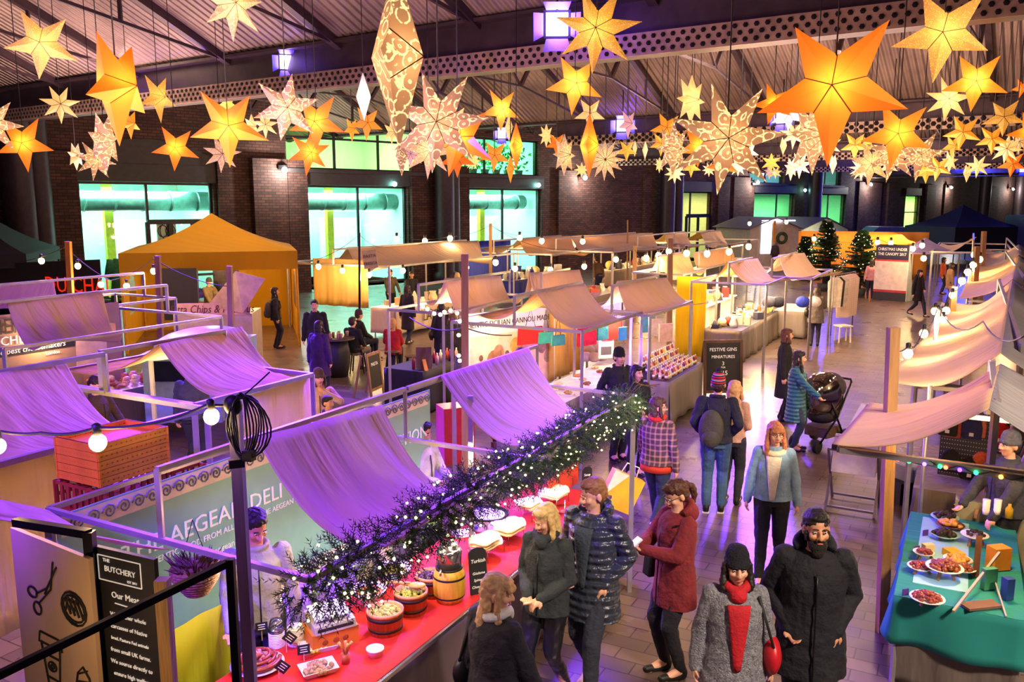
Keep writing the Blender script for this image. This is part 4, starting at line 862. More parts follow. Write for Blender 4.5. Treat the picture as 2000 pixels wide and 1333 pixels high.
# rows behind
stall('purple-lit stall at the left edge above the orange crates', (-60, 742), (125, 702), (292, 828), (-60, 925), posts=[3.0, 5.4], sag=.2, fold=.03, seed=11, bulb=45, back=1.)
stall('stall with violet canopy and cream side curtain, left of centre', (310, 673), (472, 638), (608, 732), (470, 770), posts=[5.45, 7.1], sag=.15, fold=.03, seed=12, bulb=90, back=1., backm=CANLIT)
a, b = G(473, 776, 2.08), G(607, 737, 2.08); a.z = b.z = 0
curtain('side_curtain', cloth('curtain_cream', 'e8d8b0', .5, stretch=(2, 2, .3)), a, b, .75, 2.08, lab='cream and yellow striped curtain hanging below the violet canopy', cat='curtain', fold=.02)
a, b = G(-60, 922, 2.08), G(116, 876, 2.08); a.z = b.z = 0
curtain('side_curtain', cloth('curtain_cream', 'e8d8b0', .5, stretch=(2, 2, .3)), a, b, .75, 2.08, lab='cream curtain lit yellow hanging at the left edge beside the crates', cat='curtain', fold=.02)
stall('pink-violet canopy over the cheese stall on the left', (12, 588), (200, 571), (240, 651), (82, 669), sag=.28, fold=.05, seed=13, ext=(.6, 1.3), zr=2.6, bulb=40)
stall('pale pink canopy at the left edge behind the cheese stall', (-40, 560), (104, 548), (122, 585), (-20, 600), sag=.2, fold=.04, seed=14, ext=(.2, 1.2), zr=2.6)
stall('dull mauve canopy over the cannoli stall in the middle', (1045, 567), (1142, 555), (1238, 622), (1152, 638), sag=.2, fold=.02, seed=15, ext=(.6, .2), zr=2.6, bulb=70, back=1., backm=CANLIT)
stall('violet canopy over the gin stall in the middle', (1205, 549), (1302, 543), (1380, 591), (1246, 613), sag=.18, fold=.02, seed=16, ext=(.2, .0), zr=2.6, bulb=70, back=1.)
stall('peach canopy with low left wing behind the round barrel table', (868, 544), (978, 539), (1022, 579), (920, 604), sag=.25, fold=.03, seed=17, ext=(.8, .2), zr=2.6, bulb=80, back=1.3)
stall('peach and brown canopy in the middle behind the mauve one', (1033, 533), (1132, 527), (1176, 571), (1066, 580), sag=.2, fold=.02, seed=18, zr=2.6, bulb=70, back=1.)
stall('long cream canopy of the pasta stall', (678, 483), (935, 470), (963, 503), (738, 521), sag=.3, fold=.05, seed=19, zr=2.6, bulb=160, back=.9, w=.06, ext=(0, 0))
stall('cream canopy of the far print stall, lit by bulbs', (1014, 465), (1114, 461), (1151, 494), (1044, 497), CREAM2, sag=.3, fold=.06, seed=20, zr=2.6, bulb=220, back=.9, w=.06)
stall('long striped mauve canopy of the far middle stall', (1116, 461), (1275, 455), (1303, 486), (1153, 492), sag=.3, fold=.08, seed=21, zr=2.6, bulb=260, back=.9, w=.06)
stall('small brown canopy in the far row, second from the right', (1299, 456), (1340, 453), (1367, 481), (1312, 484), sag=.3, fold=.05, seed=22, zr=2.6, bulb=120, back=.9, backm=CANLIT, w=.06)
stall('small pink-violet canopy at the right end of the far row', (1367, 451), (1407, 450), (1441, 477), (1404, 479), sag=.3, fold=.05, seed=23, zr=2.6, bulb=120, back=.9, backm=CANLIT, w=.06)
stall('glowing cream canopy behind the gin stall', (1286, 497), (1345, 495), (1378, 527), (1334, 537), CREAM2, sag=.25, fold=.03, seed=24, zr=2.6, bulb=160, back=1., w=.05)
stall('small glowing cream canopy left of the wooden hut', (1354, 493), (1430, 484), (1450, 505), (1396, 511), CREAM2, sag=.2, fold=.03, seed=25, zr=2.6, bulb=160, back=1., w=.05)
stall('brown canopy over the brightly lit gift stall', (1420, 512), (1480, 505), (1550, 543), (1493, 552), sag=.2, fold=.02, seed=26, zr=2.6, bulb=200, back=1., backm=CANLIT, w=.05, ext=(.5, .1))
stall('pale brown canopy over the clothes stall, nearest the aisle', (1521, 498), (1571, 494), (1646, 530), (1561, 543), sag=.28, fold=.03, seed=27, zr=2.6, bulb=160, back=1., w=.05, ext=(.2, .1))
for q in (S(6.4, -6.95, 1.3), S(3.7, -6.95, 1.3)): light('stall_light', 'POINT', q, BULB, 26, size=.06)  # warm points added behind the cream curtains so they show lit through
light('stall_light', 'POINT', Vector((-1.75, 2.75, 2.25)), BULB, 7, size=.06)  # warm point added to brighten the butchery boards
# right-hand row, seen from behind its ridge
def rstall(lab, rn, rf, ff, fn_, seed, sag=.09, bulb=60, m=None, right=True, zf=2.1, zr=2.6, fold=.05, frontlegs=True):
    RN, RF, FF, FN = G(*rn, zr), G(*rf, zr), G(*ff, zf), G(*fn_, zf); o = thing('market_stall', lab, 'market stall', (FN.x, FN.y, 0), 0, 'market stalls with canvas canopies')
    cm = MB(); canopy_mesh(cm, RN, RF, FF, FN, sag, fold, seed, 50, 20); solid(cm.build('canopy', m or CREAM2, o))
    s_n, t_n = LS(RN); s_f, t_f = LS(RF); tr = (t_n + t_f) / 2; tf = (LS(FF)[1] + LS(FN)[1]) / 2; tb = 2 * tr - tf + .3; sn, sf = LS(FN)[0], LS(FF)[0]
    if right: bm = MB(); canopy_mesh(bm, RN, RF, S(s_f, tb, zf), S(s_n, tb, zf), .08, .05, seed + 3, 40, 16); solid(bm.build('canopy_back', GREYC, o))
    rm = MB(); rm.bar(S(sn, tf, zf - .04), S(sf, tf, zf - .04), .045).bar(S(sn, tb, zf - .04), S(sf, tb, zf - .04), .045).bar(S(sn, tr, zr - .03), S(sf, tr, zr - .03), .045)
    for q in (sn, sf): rm.bar(S(q, tf, zf - .04), S(q, tb, zf - .04), .045)
    rm.build('rails', ALU, o)
    for q in (sn, sf):
        MB().bar(S(q, tr, zf), S(q, tr, zr), .045).build('ridge_post', ALU, o)
        for t_ in ((tf, tb) if frontlegs else (tb,)): MB().bar(S(q, t_, 0), S(q, t_, zf), .045).build('leg', ALU, o)
    light('stall_light', 'POINT', S((sn + sf) / 2, tr + .1, 1.95), BULB, bulb, size=.08)
    return o, (sn, sf, tf, tr, tb)
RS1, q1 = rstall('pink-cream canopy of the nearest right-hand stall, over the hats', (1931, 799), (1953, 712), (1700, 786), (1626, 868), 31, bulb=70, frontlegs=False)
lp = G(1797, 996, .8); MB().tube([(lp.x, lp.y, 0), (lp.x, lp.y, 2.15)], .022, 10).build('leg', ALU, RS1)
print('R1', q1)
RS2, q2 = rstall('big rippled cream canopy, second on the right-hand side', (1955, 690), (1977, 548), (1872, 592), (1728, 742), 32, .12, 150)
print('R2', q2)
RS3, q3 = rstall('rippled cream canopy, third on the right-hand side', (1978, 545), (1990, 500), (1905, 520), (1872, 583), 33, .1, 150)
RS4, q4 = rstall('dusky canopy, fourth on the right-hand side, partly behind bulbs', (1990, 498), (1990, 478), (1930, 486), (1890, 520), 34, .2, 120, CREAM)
stall('small brown far canopy at the end of the right-hand row', (1895, 467), (1908, 463), (1840, 475), (1815, 492), CREAM, sag=.2, fold=.05, zr=2.6, seed=35, w=.06, bulb=60)
for zz in ((1815, 492),): pass
# wooden and metal poles
def pole(lab, base, top, w=.07, m=None, rnd=False, grp=None):
    b = MB()
    if rnd: b.tube([base, top], w / 2, 12)
    else: b.bar(base, top, w)
    return tag(b.build('lighting_pole', m or WOODP), lab, 'pole', grp)
P0 = G(1722, 1235, 0); P0t = D(1745, 640, P0.y); pole('square wooden pole rising in front of the teal table', P0, P0t, .09)
b = G(1836, 800, 0) ; Y_ = 11.6; p = D(1817, 740, Y_); p.z = 0; pole('slim metal pole carrying bulbs behind the near right canopy', p, D(1833, 590, Y_), .06, ALU, True)
for px, y1, y0, Y_, lab in ((1862, 560, 640, 15.2, 'wooden pole by the brightest bulbs on the right'), (1908, 482, 560, 21, 'wooden pole further along the right-hand row'), (1922, 452, 520, 27, 'farthest wooden pole of the right-hand row'), (908, 497, 840, 11.9, 'tall wooden pole in the middle beside the cannoli banner'), (1240, 480, 560, 30, 'wooden pole behind the mauve canopy'), (1309, 466, 640, 21, 'wooden pole with bulbs left of the yellow curtain'), (702, 455, 640, 25.5, 'thin black pole beside the PASTA FRESCA sign'), (958, 437, 560, 33, 'wooden pole behind the pasta stall canopy'), (1226, 430, 500, 40, 'thin pole above the far middle stall'), (308, 500, 620, 17.5, 'wooden pole with a bulb before the yellow gazebo'), (448, 520, 640, 17, 'wooden pole in front of the pitta chips van'), (133, 472, 580, 17.5, 'pole wrapped in yellow cloth at the left')):
    p = D(px, y0, Y_); p.z = 0; t_ = D(px, y1, Y_); pole(lab, p, t_, .06 if 'thin' in lab else .1 if Y_ < 20 else .12, BLACKM if 'black' in lab else mat('yellow_wrap', 'e0a020', .7) if 'yellow cloth' in lab else WOODP)
# near left pole with coiled cable
Yp = 3.9; p = D(485, 1333, Yp); p.z = 0
pole('grey timber pole in the left foreground holding coiled cables', D(500, 1650, Yp) if False else Vector((D(485, 1333, Yp).x + .02, Yp, 0)), D(458, 790, Yp), .052, mat('grey_timber', '75695f', .7, var=.3, scale=4., stretch=(5, 5, .5)))
o = thing('cable_coil', 'coiled black cables with plug hanging on the foreground pole', 'cables', D(468, 880, Yp - .06))
m_ = MB()
for k in range(9):
    c = D(468 + k * 1.2, 800 + k, Yp - .07 - .01 * (k % 3)); w_ = .03 + .011 * k; h_ = .23 + .006 * (k % 4)
    m_.tube([c + Vector((w_ * math.sin(2 * PI * q / 20) * (1 if q < 10 else .7) , .012 * math.sin(q + k), h_ * .62 * (math.cos(2 * PI * q / 20)) - .07)) for q in range(21)], .0045, 6, False)
m_.build('cable_loops', CAB, o)
MB().ball(D(455, 792, Yp - .06), (.045, .03, .05)).build('cable_hook', SOCK, o); MB().box(D(462, 905, Yp - .09), (.07, .04, .04), .4).build('plug', SOCK, o); MB().box(D(486, 890, Yp - .09), (.05, .04, .05), -.3).build('plug', SOCK, o)
m_ = MB(); m_.tube([D(470, 778, Yp - .05), D(500, 752, Yp - .05), D(527, 727, Yp - .02)], .004, 6); m_.build('cable_end', CAB, o)
# festoon lights
def festoon(lab, pts, bulbs, Y=None, r=.05, pw=0., grp='bulbs of the festoon lighting', cabr=.008):
    if pts:
        c = MB(); Q = [Vector(p) for p in pts]; path = []
        for a, b in zip(Q, Q[1:]):
            n = 8; L = (b - a).length
            for k in range(n): f = k / n; path.append(a.lerp(b, f) - Vector((0, 0, L * .06 * 4 * f * (1 - f))))
        path.append(Q[-1]); c.tube(path, cabr, 6); tag(c.build('festoon_cable', CAB), lab, 'cable')
def bulb(p, lab, r=.045, pw=12.):
    o = thing('light_bulb', lab, 'light bulb', p + Vector((0, 0, -r)), 0, 'bulbs of the festoon lighting')
    MB().ball(p, (r, r, r * 1.1), 12, 10).build('bulb_glass', BG, o); MB().lathe([(r * .5, r * .8), (r * .55, r * 2.2), (r * .2, r * 2.4)], p, 10).build('bulb_socket', SOCK, o)
    if pw: light('bulb_light', 'POINT', p - Vector((0, 0, r * 1.6)), BULB, pw, size=.04)
B_ = []
def bs(px, py, Y, lab, r=.05, pw=14.): p = D(px, py, Y); bulb(p, 'glowing bare bulb ' + lab, r, pw); B_.append(p); return p
bs(413, 814, 3.85, 'beside the coiled cables on the foreground pole', .036, 3); bs(191, 865, 3.9, 'in front of the orange crates', .04, 9); bs(-4, 872, 3.9, 'at the left edge by the cream curtain', .035, 3)
for px, py, Y, lab in ((81, 510, 18, 'left of the yellow-wrapped pole'), (152, 520, 18, 'right of the yellow-wrapped pole'), (197, 556, 18, 'left one before the teal window'), (247, 559, 18, 'right one before the teal window'), (300, 530, 17.6, 'on the pole before the yellow gazebo'),
    (622, 521, 26, 'at the left end of the pasta stall'), (669, 529, 26, 'over the pasta counter, second from left'), (721, 537, 26, 'under the PASTA FRESCA sign'), (787, 529, 26, 'above the pasta cook'), (775, 467, 32, 'above the pasta canopy, left'), (830, 471, 32, 'above the pasta canopy, middle'), (879, 466, 32, 'above the pasta canopy, right'), (911, 523, 26, 'on the pole right of the pasta stall'), (968, 513, 30, 'left of the print stall'),
    (1015, 465, 32, 'on the ridge of the far print stall'), (1058, 471, 32, 'over the print stall canopy, middle'), (1138, 472, 34, 'over the far striped canopy'), (1006, 525, 26, 'in the print stall, left'), (1075, 527, 26, 'in the print stall, middle'), (1141, 521, 26, 'in the print stall, right'), (1203, 507, 26, 'in the far middle stall'), (1262, 504, 24, 'left of the bright central pole'), (1286, 499, 24, 'right of the bright central pole'), (1307, 491, 21, 'on the central wooden pole'), (1341, 495, 22, 'over the glowing canopy, left'), (1381, 496, 22, 'over the glowing canopy, middle'), (1424, 492, 22, 'over the glowing canopy, right'), (1462, 482, 30, 'left of the wooden hut'), (1464, 437, 46, 'on the hut gable, left'), (1536, 434, 46, 'on the hut gable, right'),
    (1590, 467, 40, 'on the hut wall, right'), (1714, 474, 36, 'on the orange drape, left'), (1740, 475, 36, 'on the orange drape, middle'), (1783, 486, 34, 'on the orange drape, right'), (1801, 480, 34, 'at the right end of the orange drape'), (1804, 505, 32, 'hanging lower at the right end of the drape'),
    (1773, 691, 8.6, 'largest one on the right, above the near canopy'), (1804, 652, 10, 'second up from the near right canopy'), (1842, 625, 11.5, 'on the metal pole, right'), (1848, 607, 11.6, 'above on the metal pole'), (1826, 608, 11.6, 'left side of the metal pole'), (1860, 577, 13.5, 'above the metal pole'), (1879, 549, 15, 'brightest cluster on the right, lower'), (1890, 532, 16, 'brightest cluster on the right, upper'), (1901, 518, 21, 'third wooden pole, lower'), (1913, 507, 22, 'third wooden pole, middle'), (1903, 498, 23, 'third wooden pole, upper')):
    bs(px, py, Y, lab, .048 if Y < 14 else .06 if Y < 20 else .08 if Y < 30 else .10, 10 + Y * 1.2)
LC = [('black festoon cable across the left foreground', [D(-20, 838, 3.95), D(80, 846, 3.95), D(188, 836, 3.9), D(408, 790, 3.86), D(455, 790, 3.88)]), ('festoon cable from the yellow-wrapped pole to the gazebo', [D(-10, 512, 18.2), D(128, 482, 17.6), D(215, 548, 18), D(300, 505, 17.6), D(448, 560, 17)]),
    ('festoon cable over the pasta stall', [D(615, 508, 26), D(702, 458, 25.5), D(775, 462, 32), D(879, 462, 32), D(958, 440, 33), D(1014, 460, 32)]), ('long festoon cable over the middle stalls', [D(958, 440, 33), D(1110, 488, 30), D(1240, 488, 30), D(1309, 466, 21)]),
    ('festoon cable up the right-hand row', [D(1745, 685, 8.2), D(1773, 678, 8.6), D(1804, 640, 10), D(1833, 596, 11.6), D(1860, 566, 13.5), D(1890, 520, 16), D(1908, 490, 21)]), ('black cable running down over the right canopies', [D(1833, 596, 11.6), D(1920, 628, 8.5), D(2010, 650, 6.5)]), ('festoon cable along the orange drape', [D(1590, 460, 40), D(1714, 466, 36), D(1783, 478, 34), D(1804, 474, 34)]),
    ('thin cable looping below the tall wooden pole', [D(800, 620, 13.5), D(908, 640, 11.9), D(1000, 655, 12)])]
for lab, pts in LC: festoon(lab, pts, [])
# coloured fairy lights on the near right-hand rail
tf_ = G(1626, 872, 2.05); te_ = G(2000, 935, 2.05); o = thing('front_rail', 'grey rail with coloured fairy lights across the right foreground', 'rail', tf_.lerp(te_, .5))
MB().bar(tf_, te_, .045).build('rail_bar', mat('rail_grey', '4a474a', .5), o); c = MB(); c.tube([tf_.lerp(te_, k / 30) + Vector((0, -.03, .02 * math.sin(k * 1.3))) for k in range(31)], .005, 5); c.build('wire', CAB, o)
for f, cc in ((.22, 'ffb030'), (.27, '4a30ff'), (.36, 'ff3020'), (.42, '10ff60'), (.5, '4a30ff'), (.58, '10ff60'), (.61, 'ff3020'), (.68, '4a20ff'), (.76, '10ff70'), (.88, 'ffa020')):
    p = tf_.lerp(te_, f) + Vector((0, -.035, -.01)); MB().ball(p, .016, 8, 6).build('fairy_light', emis('fairy_' + cc, cc, 18, cc), o)
# blue-violet rope light at the gin stall
p0 = G(1236, 815, 0); m_ = MB(); p1 = G(1232, 612, 2.1); m_.tube([Vector((p1.x, p1.y - .05, .2)), Vector((p1.x, p1.y - .05, 2.05)), S(14.0, -5.6, 2.0), S(14.9, -5.9, 2.1)], .022, 8)
tag(m_.build('rope_light', emis('rope_violet', '7a40ff', 9, '7a40ff')), 'violet rope light wound around the gin stall post', 'rope light'); light('rope_glow', 'POINT', (p1.x, p1.y - .2, 1.5), (.4, .15, 1), 40, size=.1)
# ---- fir garland with fairy lights along the front rail
NEED = mat('fir_needles', '2f4a2a', .6, var=.5, scale=20.); FL_ = emis('fairy_warm', 'ffdf9c', 9, 'fff0c8')
o = thing('fir_garland', 'thick fir garland with warm fairy lights along the front rail', 'garland', S(5.3, -2.8, 1.85)); m_ = MB(); lt = MB(); RG = random.Random(5)
for k in range(1500):
    s = 2.95 + (7.75 - 2.95) * RG.random() ** .95; rr = .11 + .03 * math.sin(s * 7)
    a = RG.uniform(0, 2 * PI); c = S(s, -2.81 + .09 * math.cos(a), 2.07 + .09 * math.sin(a) + .02 * math.sin(s * 3)); d = (UA * RG.uniform(-1, .5) + VA * math.cos(a) * 1.1 + Vector((0, 0, math.sin(a) - .45))).normalized(); L = RG.uniform(.09, .2)
    sd = d.orthogonal().normalized(); s2 = d.cross(sd)
    for q in range(9):
        b_ = c + d * L * q / 9
        for ang in (0, 2.1, 4.2):
            e = (sd * math.cos(ang + q) + s2 * math.sin(ang + q)) * .03 + d * .022; n_ = d.cross(e).normalized() * .0035
            m_.add([b_ - n_, b_ + n_, b_ + e], [(0, 1, 2)], False)
    if k % 7 == 0: lt.ball(c + d * RG.uniform(.05, L * 1.0), .0085, 6, 4)
m_.build('fir_sprigs', NEED, o)['kind'] = 'stuff'; lt.build('fairy_lights', FL_, o)['kind'] = 'stuff'
m_ = MB(); [m_.tube([S(s, -2.85, 2.12), S(s + .1, -2.75, 2.2 + RG.random() * .12), S(s + .22, -2.6, 2.24)], .004, 5) for s in (7.5, 7.6, 7.7)]; m_.build('bare_twigs', WOODD, o)
light('garland_glow', 'AREA', S(5.3, -3.0, 1.95), (1, .82, .5), 16, S(5.3, -3.6, .8), 4.2, sy=.1).rotation_euler = (0, 0, math.atan2(UA.y, UA.x))
light('garland_glow', 'POINT', S(7.3, -2.6, 2.2), (1, .8, .5), 12, size=.3)
# ---------------------------------------------------------------- tables and goods
RED = cloth('red_cloth', 'd0201c', .05, fold=.15); PURS = cloth('skirt_purple_grey', '6d5a66', .08, fold=.3)
STEELC = mat('steel_bright', 'c8c8cc', .18, .95, var=.05); WHITE = mat('white_plastic', 'ece8e0', .4, var=.04); CER = mat('ceramic_white', 'f2ede2', .3, var=.04)
TUBW = mat('tub_wood', 'c8843c', .6, var=.3, scale=3., stretch=(12, 12, 1), bump=.3); HOOP = mat('hoop_iron', '2e2420', .5, .5)
table('red-topped counter of the olive stall with a grey-violet front skirt', 3.1, 8.2, -4.15, -3.22, .9, RED, PURS, .82)
m_ = MB(); m_.bar(S(3.1, -3.2, .885), S(8.2, -3.2, .885), .02, .03); tag(m_.build('edge_strip', STEELC), 'metal strip along the front edge of the red counter', 'strip')
def item(name, lab, cat, px, py, z=.9, grp=None): p = G(px, py, z); return thing(name, lab, cat, p, 0, grp), p
def pile(o, name, p, r, n, sz, m, seed, dome=.5, lng=1., rz=0.):
    rn = random.Random(seed); mb = MB()
    for _ in range(n):
        a = rn.uniform(0, 6.28); q = r * math.sqrt(rn.random()); c = p + Vector((q * math.cos(a), q * math.sin(a), (1 - (q / r) ** 2) * r * dome + rn.uniform(-.3, .3) * sz)); mb.ball(c, (sz * rn.uniform(.8, 1.1) * lng, sz * rn.uniform(.8, 1.1), sz * rn.uniform(.8, 1.1)), 7, 5, rn.uniform(0, 3.1))
    ob = mb.build(name, m, o); ob['kind'] = 'stuff'; return ob
def card(p, txt='', w=.1, h=.07, rz=.3, sk=.06, lab=None, diamond=False, grp='small blackboard price cards'):
    o = thing('price_card', lab, 'sign', p, rz, grp); X = Matrix.Translation(p + Vector((0, 0, sk))) @ Matrix.Rotation(rz, 4, 'Z') @ (Matrix.Rotation(.78, 4, 'Y') if diamond else Matrix.Identity(4))
    mb = MB(); mb.X = X; mb.box((0, 0, h / 2), (w, .005, h)); mb.build('card_board', BLK, o); mb = MB(); mb.X = X
    for k in range(3): mb.box((0, -.004, h * (.28 + .24 * k)), (w * (.6 - .1 * (k % 2)), .002, h * .06))
    mb.build('chalk_lines', CHALK, o); MB().bar(p, p + Vector((0, 0, sk + .01)), .005).build('stick', mat('stick_pale', 'c9b58a', .7), o); return o
OLV = {'green': mat('olive_green', 'a8a83a', .3, var=.4, scale=30.), 'lime': mat('olive_lime', '9aa02e', .3, var=.4, scale=30.), 'dark': mat('olive_dark', '4a2838', .25, var=.4, scale=30.)}
for px, py, r, oc, lab, ca in ((753, 1232, .135, 'green', 'wooden tub of green olives, nearest of the three', 'green'), (803, 1194, .13, 'lime', 'wooden tub of green olives with a scoop, middle of the three', 'lime'), (842, 1160, .125, 'dark', 'wooden tub of dark purple olives, farthest of the three', 'dark')):
    o, p = item('olive_tub', lab, 'tub', px, py, .9, 'wooden olive tubs')
    MB().lathe([(r * .9, 0), (r, .15), (r * 1.02, .15), (r * 1.02, .17), (r * .88, .17), (r * .86, .12), (.001, .12)], p, 26).build('tub_staves', TUBW, o)
    MB().lathe([(r * .945, .03), (r * .96, .05), (r * .93, .05)], p, 26).lathe([(r * 1.0, .115), (r * 1.02, .14), (r * .98, .14)], p, 26).build('hoops', HOOP, o)
    pile(o, 'olives', p + Vector((0, 0, .14)), r * .8, 110, .015, OLV[oc], px, .3, 1.2)
    if oc == 'lime':
        q = p + Vector((0, 0, .19)); MB().tube([q + Vector((-.24, .06, .02)), q + Vector((-.1, .03, .03)), q + Vector((.0, 0, .03))], [.012, .014, .02], 8).ball(q + Vector((.05, -.01, .025)), (.07, .045, .022), 12, 8).build('wooden_scoop', mat('scoop_wood', 'c9923c', .5), o)
    q = p + Vector((-r * 1.05, .1, 0)); 
for px, py, lab, dia, sk in ((720, 1212, 'diamond price card in front of the carrot bowl', True, .2), (771, 1185, 'price card in front of the pickle bowl', False, .2), (815, 1135, 'price card on a long stick behind the dark olives', False, .24), (560, 1275, 'leaning price card by the plastic tubs', True, .08), (594, 1292, 'price card at the yellow cheese dish', False, .05), (545, 1325, 'white-edged price card at the sausage platter', True, .05), (512, 1252, 'price card behind the sausage platter', False, .07)):
    card(G(px, py, .9), w=.085, h=.07, rz=.35, sk=sk, lab=lab, diamond=dia)
for px, py, c1, lab, sz in ((722, 1182, 'e07a28', 'black and white patterned bowl of orange carrots', 1.), (768, 1140, 'a8a828', 'black and white patterned bowl of green pickled peppers', 1.1)):
    o, p = item('serving_bowl', lab, 'bowl', px, py, .9, 'patterned serving bowls'); r = .14 * sz; h = .12
    MB().lathe([(.05, 0), (.05, .015), (r * .7, .07), (r, h + .02), (r * .95, h + .02), (r * .65, .075), (.001, .06)], p, 28).build('bowl_body', CER, o)
    mb = MB()
    for k in range(28): a = 2 * PI * k / 28; b_ = a + .112; mb.bar(p + Vector((r * .86 * math.cos(a), r * .86 * math.sin(a), h * .8)), p + Vector((r * .99 * math.cos(b_), r * .99 * math.sin(b_), h + .015)), .006)
    mb.build('zigzag_pattern', BLK, o); pile(o, 'vegetables', p + Vector((0, 0, .09)), r * .75, 70, .014, mat('veg_' + c1, c1, .4, var=.4, scale=25.), px, .45, 2.0)
    mb = MB(); [MB().bar(p + Vector((.07 * math.cos(a), .07 * math.sin(a), 0)), p + Vector((.08 * math.cos(a), .08 * math.sin(a), .05)), .006).build('wire_foot', STEELC, o) for a in (0, 2, 4)]
# urn on a barrel
o, p = item('drinks_urn', 'steel drinks urn with a tap set on a small yellow wooden barrel', 'urn', 878, 1172, .9)
MB().lathe([(.10, 0), (.125, .06), (.13, .14), (.125, .22), (.105, .28)], p, 28).build('barrel', mat('barrel_yellow', 'c99a28', .5, var=.3, scale=3., stretch=(12, 12, 1)), o)
MB().lathe([(.123, .045), (.127, .06), (.124, .06)], p, 28).lathe([(.129, .2), (.13, .215), (.127, .215)], p, 28).lathe([(.108, .265), (.11, .285), (.105, .285)], p, 28).build('hoops', HOOP, o)
MB().lathe([(.1, .28), (.1, .4), (.104, .41), (.09, .435), (.07, .44), (.07, .47), (.06, .475), (.001, .47)], p, 28).build('steel_tank', STEELC, o)
MB().tube([p + Vector((-.05, -.1, .3)), p + Vector((-.055, -.15, .3)), p + Vector((-.055, -.155, .27))], .01, 8).build('tap', STEELC, o)
# blackboard "Turkish"
o, p = item('chalk_sign', 'rounded blackboard lettered Turkish leaning on the red counter', 'sign', 936, 1160, .9); X = Matrix.Translation(p) @ Matrix.Rotation(.45, 4, 'Z') @ Matrix.Rotation(-.12, 4, 'X')
mb = MB(); mb.X = X; mb.prism([(-.075, 0), (.075, 0), (.075, .34), (.05, .37), (0, .38), (-.05, .37), (-.075, .34)], -.008, .008); mb.build('sign_board', BLK, o)
FX = lambda x, z, y=-.0105: X @ Matrix.Translation((x, y, z)) @ Matrix.Rotation(PI / 2, 4, 'X')
text('Turkish', 'chalk_lettering', CHALK, o, FX(0, .27), .042, .001, shear=.2)
for k, tx in enumerate(('Gözleme', 'Spinach', 'Cheese £5')): text(tx, 'chalk_lettering', CHALK, o, FX(0, .17 - .055 * k), .03, .001, shear=.2)
o, p = item('chalk_sign', 'small rounded blackboard at the far end of the red counter', 'sign', 1146, 962, .9); mb = MB(); mb.X = Matrix.Translation(p) @ Matrix.Rotation(.45, 4, 'Z'); mb.prism([(-.06, 0), (.06, 0), (.06, .26), (.03, .29), (-.03, .29), (-.06, .26)], -.006, .006); mb.build('sign_board', BLK, o)
text('Soup', 'chalk_lettering', CHALK, o, mb.X @ Matrix.Translation((0, -.008, .2)) @ Matrix.Rotation(PI / 2, 4, 'X'), .04, .001)
# cooker basin
o, p = item('griddle_basin', 'round white basin cooker with a black domed griddle', 'cooker', 952, 1030, .9)
MB().lathe([(.17, 0), (.19, .03), (.2, .12), (.21, .125), (.2, .13)], p, 30).build('basin', WHITE, o); MB().lathe([(.205, .125), (.215, .14), (.2, .15), (.17, .13), (.001, .12)], p, 30).build('griddle', mat('griddle_black', '1a1614', .25, .5), o)
MB().box(p + Vector((-.1, -.172, .06)), (.05, .01, .03), .5).build('maker_badge', mat('badge_blue', '3a3aa8', .4), o)
# flatbreads on racks
BREAD = mat('flatbread', 'ead2a0', .8, var=.2, scale=14., bump=.5, bscale=30)
for px, py, lab, n, w_ in ((950, 1085, 'stack of folded flatbreads on a wire rack, nearest', 5, .17), (990, 1052, 'large round flatbread pile on a wire rack, second', 3, .2), (1035, 1008, 'rippled flatbreads on a wire rack, third', 4, .16), (1082, 985, 'flatbread pile at the far end of the red counter', 3, .2)):
    o, p = item('bread_rack', lab, 'bread', px, py, .9, 'flatbreads on wire racks'); mb = MB(); h = .1
    for q in (-1, 0, 1): mb.tube([p + UA * -.15 + VA * q * .1, p + UA * -.15 + VA * q * .1 + Vector((0, 0, h)), p + UA * .15 + VA * q * .1 + Vector((0, 0, h)), p + UA * .15 + VA * q * .1], .004, 5)
    for q in range(7): mb.bar(p + UA * (-.15 + .05 * q) - VA * .12 + Vector((0, 0, h)), p + UA * (-.15 + .05 * q) + VA * .12 + Vector((0, 0, h)), .004)
    mb.build('wire_rack', STEELC, o)
    for k in range(n):
        mb = MB(); rn = random.Random(px + k); c = p + Vector((rn.uniform(-.02, .02), rn.uniform(-.02, .02), h + .008 + .014 * k))
        mb.grid(lambda u, v: c + UA * (w_ * (v ** .5 if False else v) * math.cos(2 * PI * u)) + VA * (w_ * .75 * v * math.sin(2 * PI * u)) + Vector((0, 0, .012 * math.sin(9 * u * 2 * PI / 2) * v + .014 * (1 - v * v))), 24, 5); solid(mb.build('flatbread', BREAD, o), .01)
MB_ = MB(); MB_.box(S(8.05, -3.7, 1.02), (.02, .75, .24), rz=-AIS); tag(MB_.build('counter_screen', mat('screen_orange', 'e0442a', .4)), 'orange-red end screen of the red counter', 'screen')
p = G(1103, 1000, .9); o = thing('cake_stand', 'red plate stand with thin metal stem at the far end of the counter', 'stand', p); MB().lathe([(.09, 0), (.08, .01), (.006, .015), (.006, .12), (.001, .125)], p, 16).build('stem', STEELC, o); MB().lathe([(.001, .0), (.12, .006), (.125, .015), (.001, .012)], p + Vector((0, 0, .02)), 20).build('plate', mat('plate_red', 'c03038', .3), o)
p = G(905, 1046, .9); tag(MB().box(p + Vector((0, 0, .02)), (.2, .14, .03), .4).build('paper_stack', WHITE), 'stack of white napkins behind the steel urn', 'napkins')
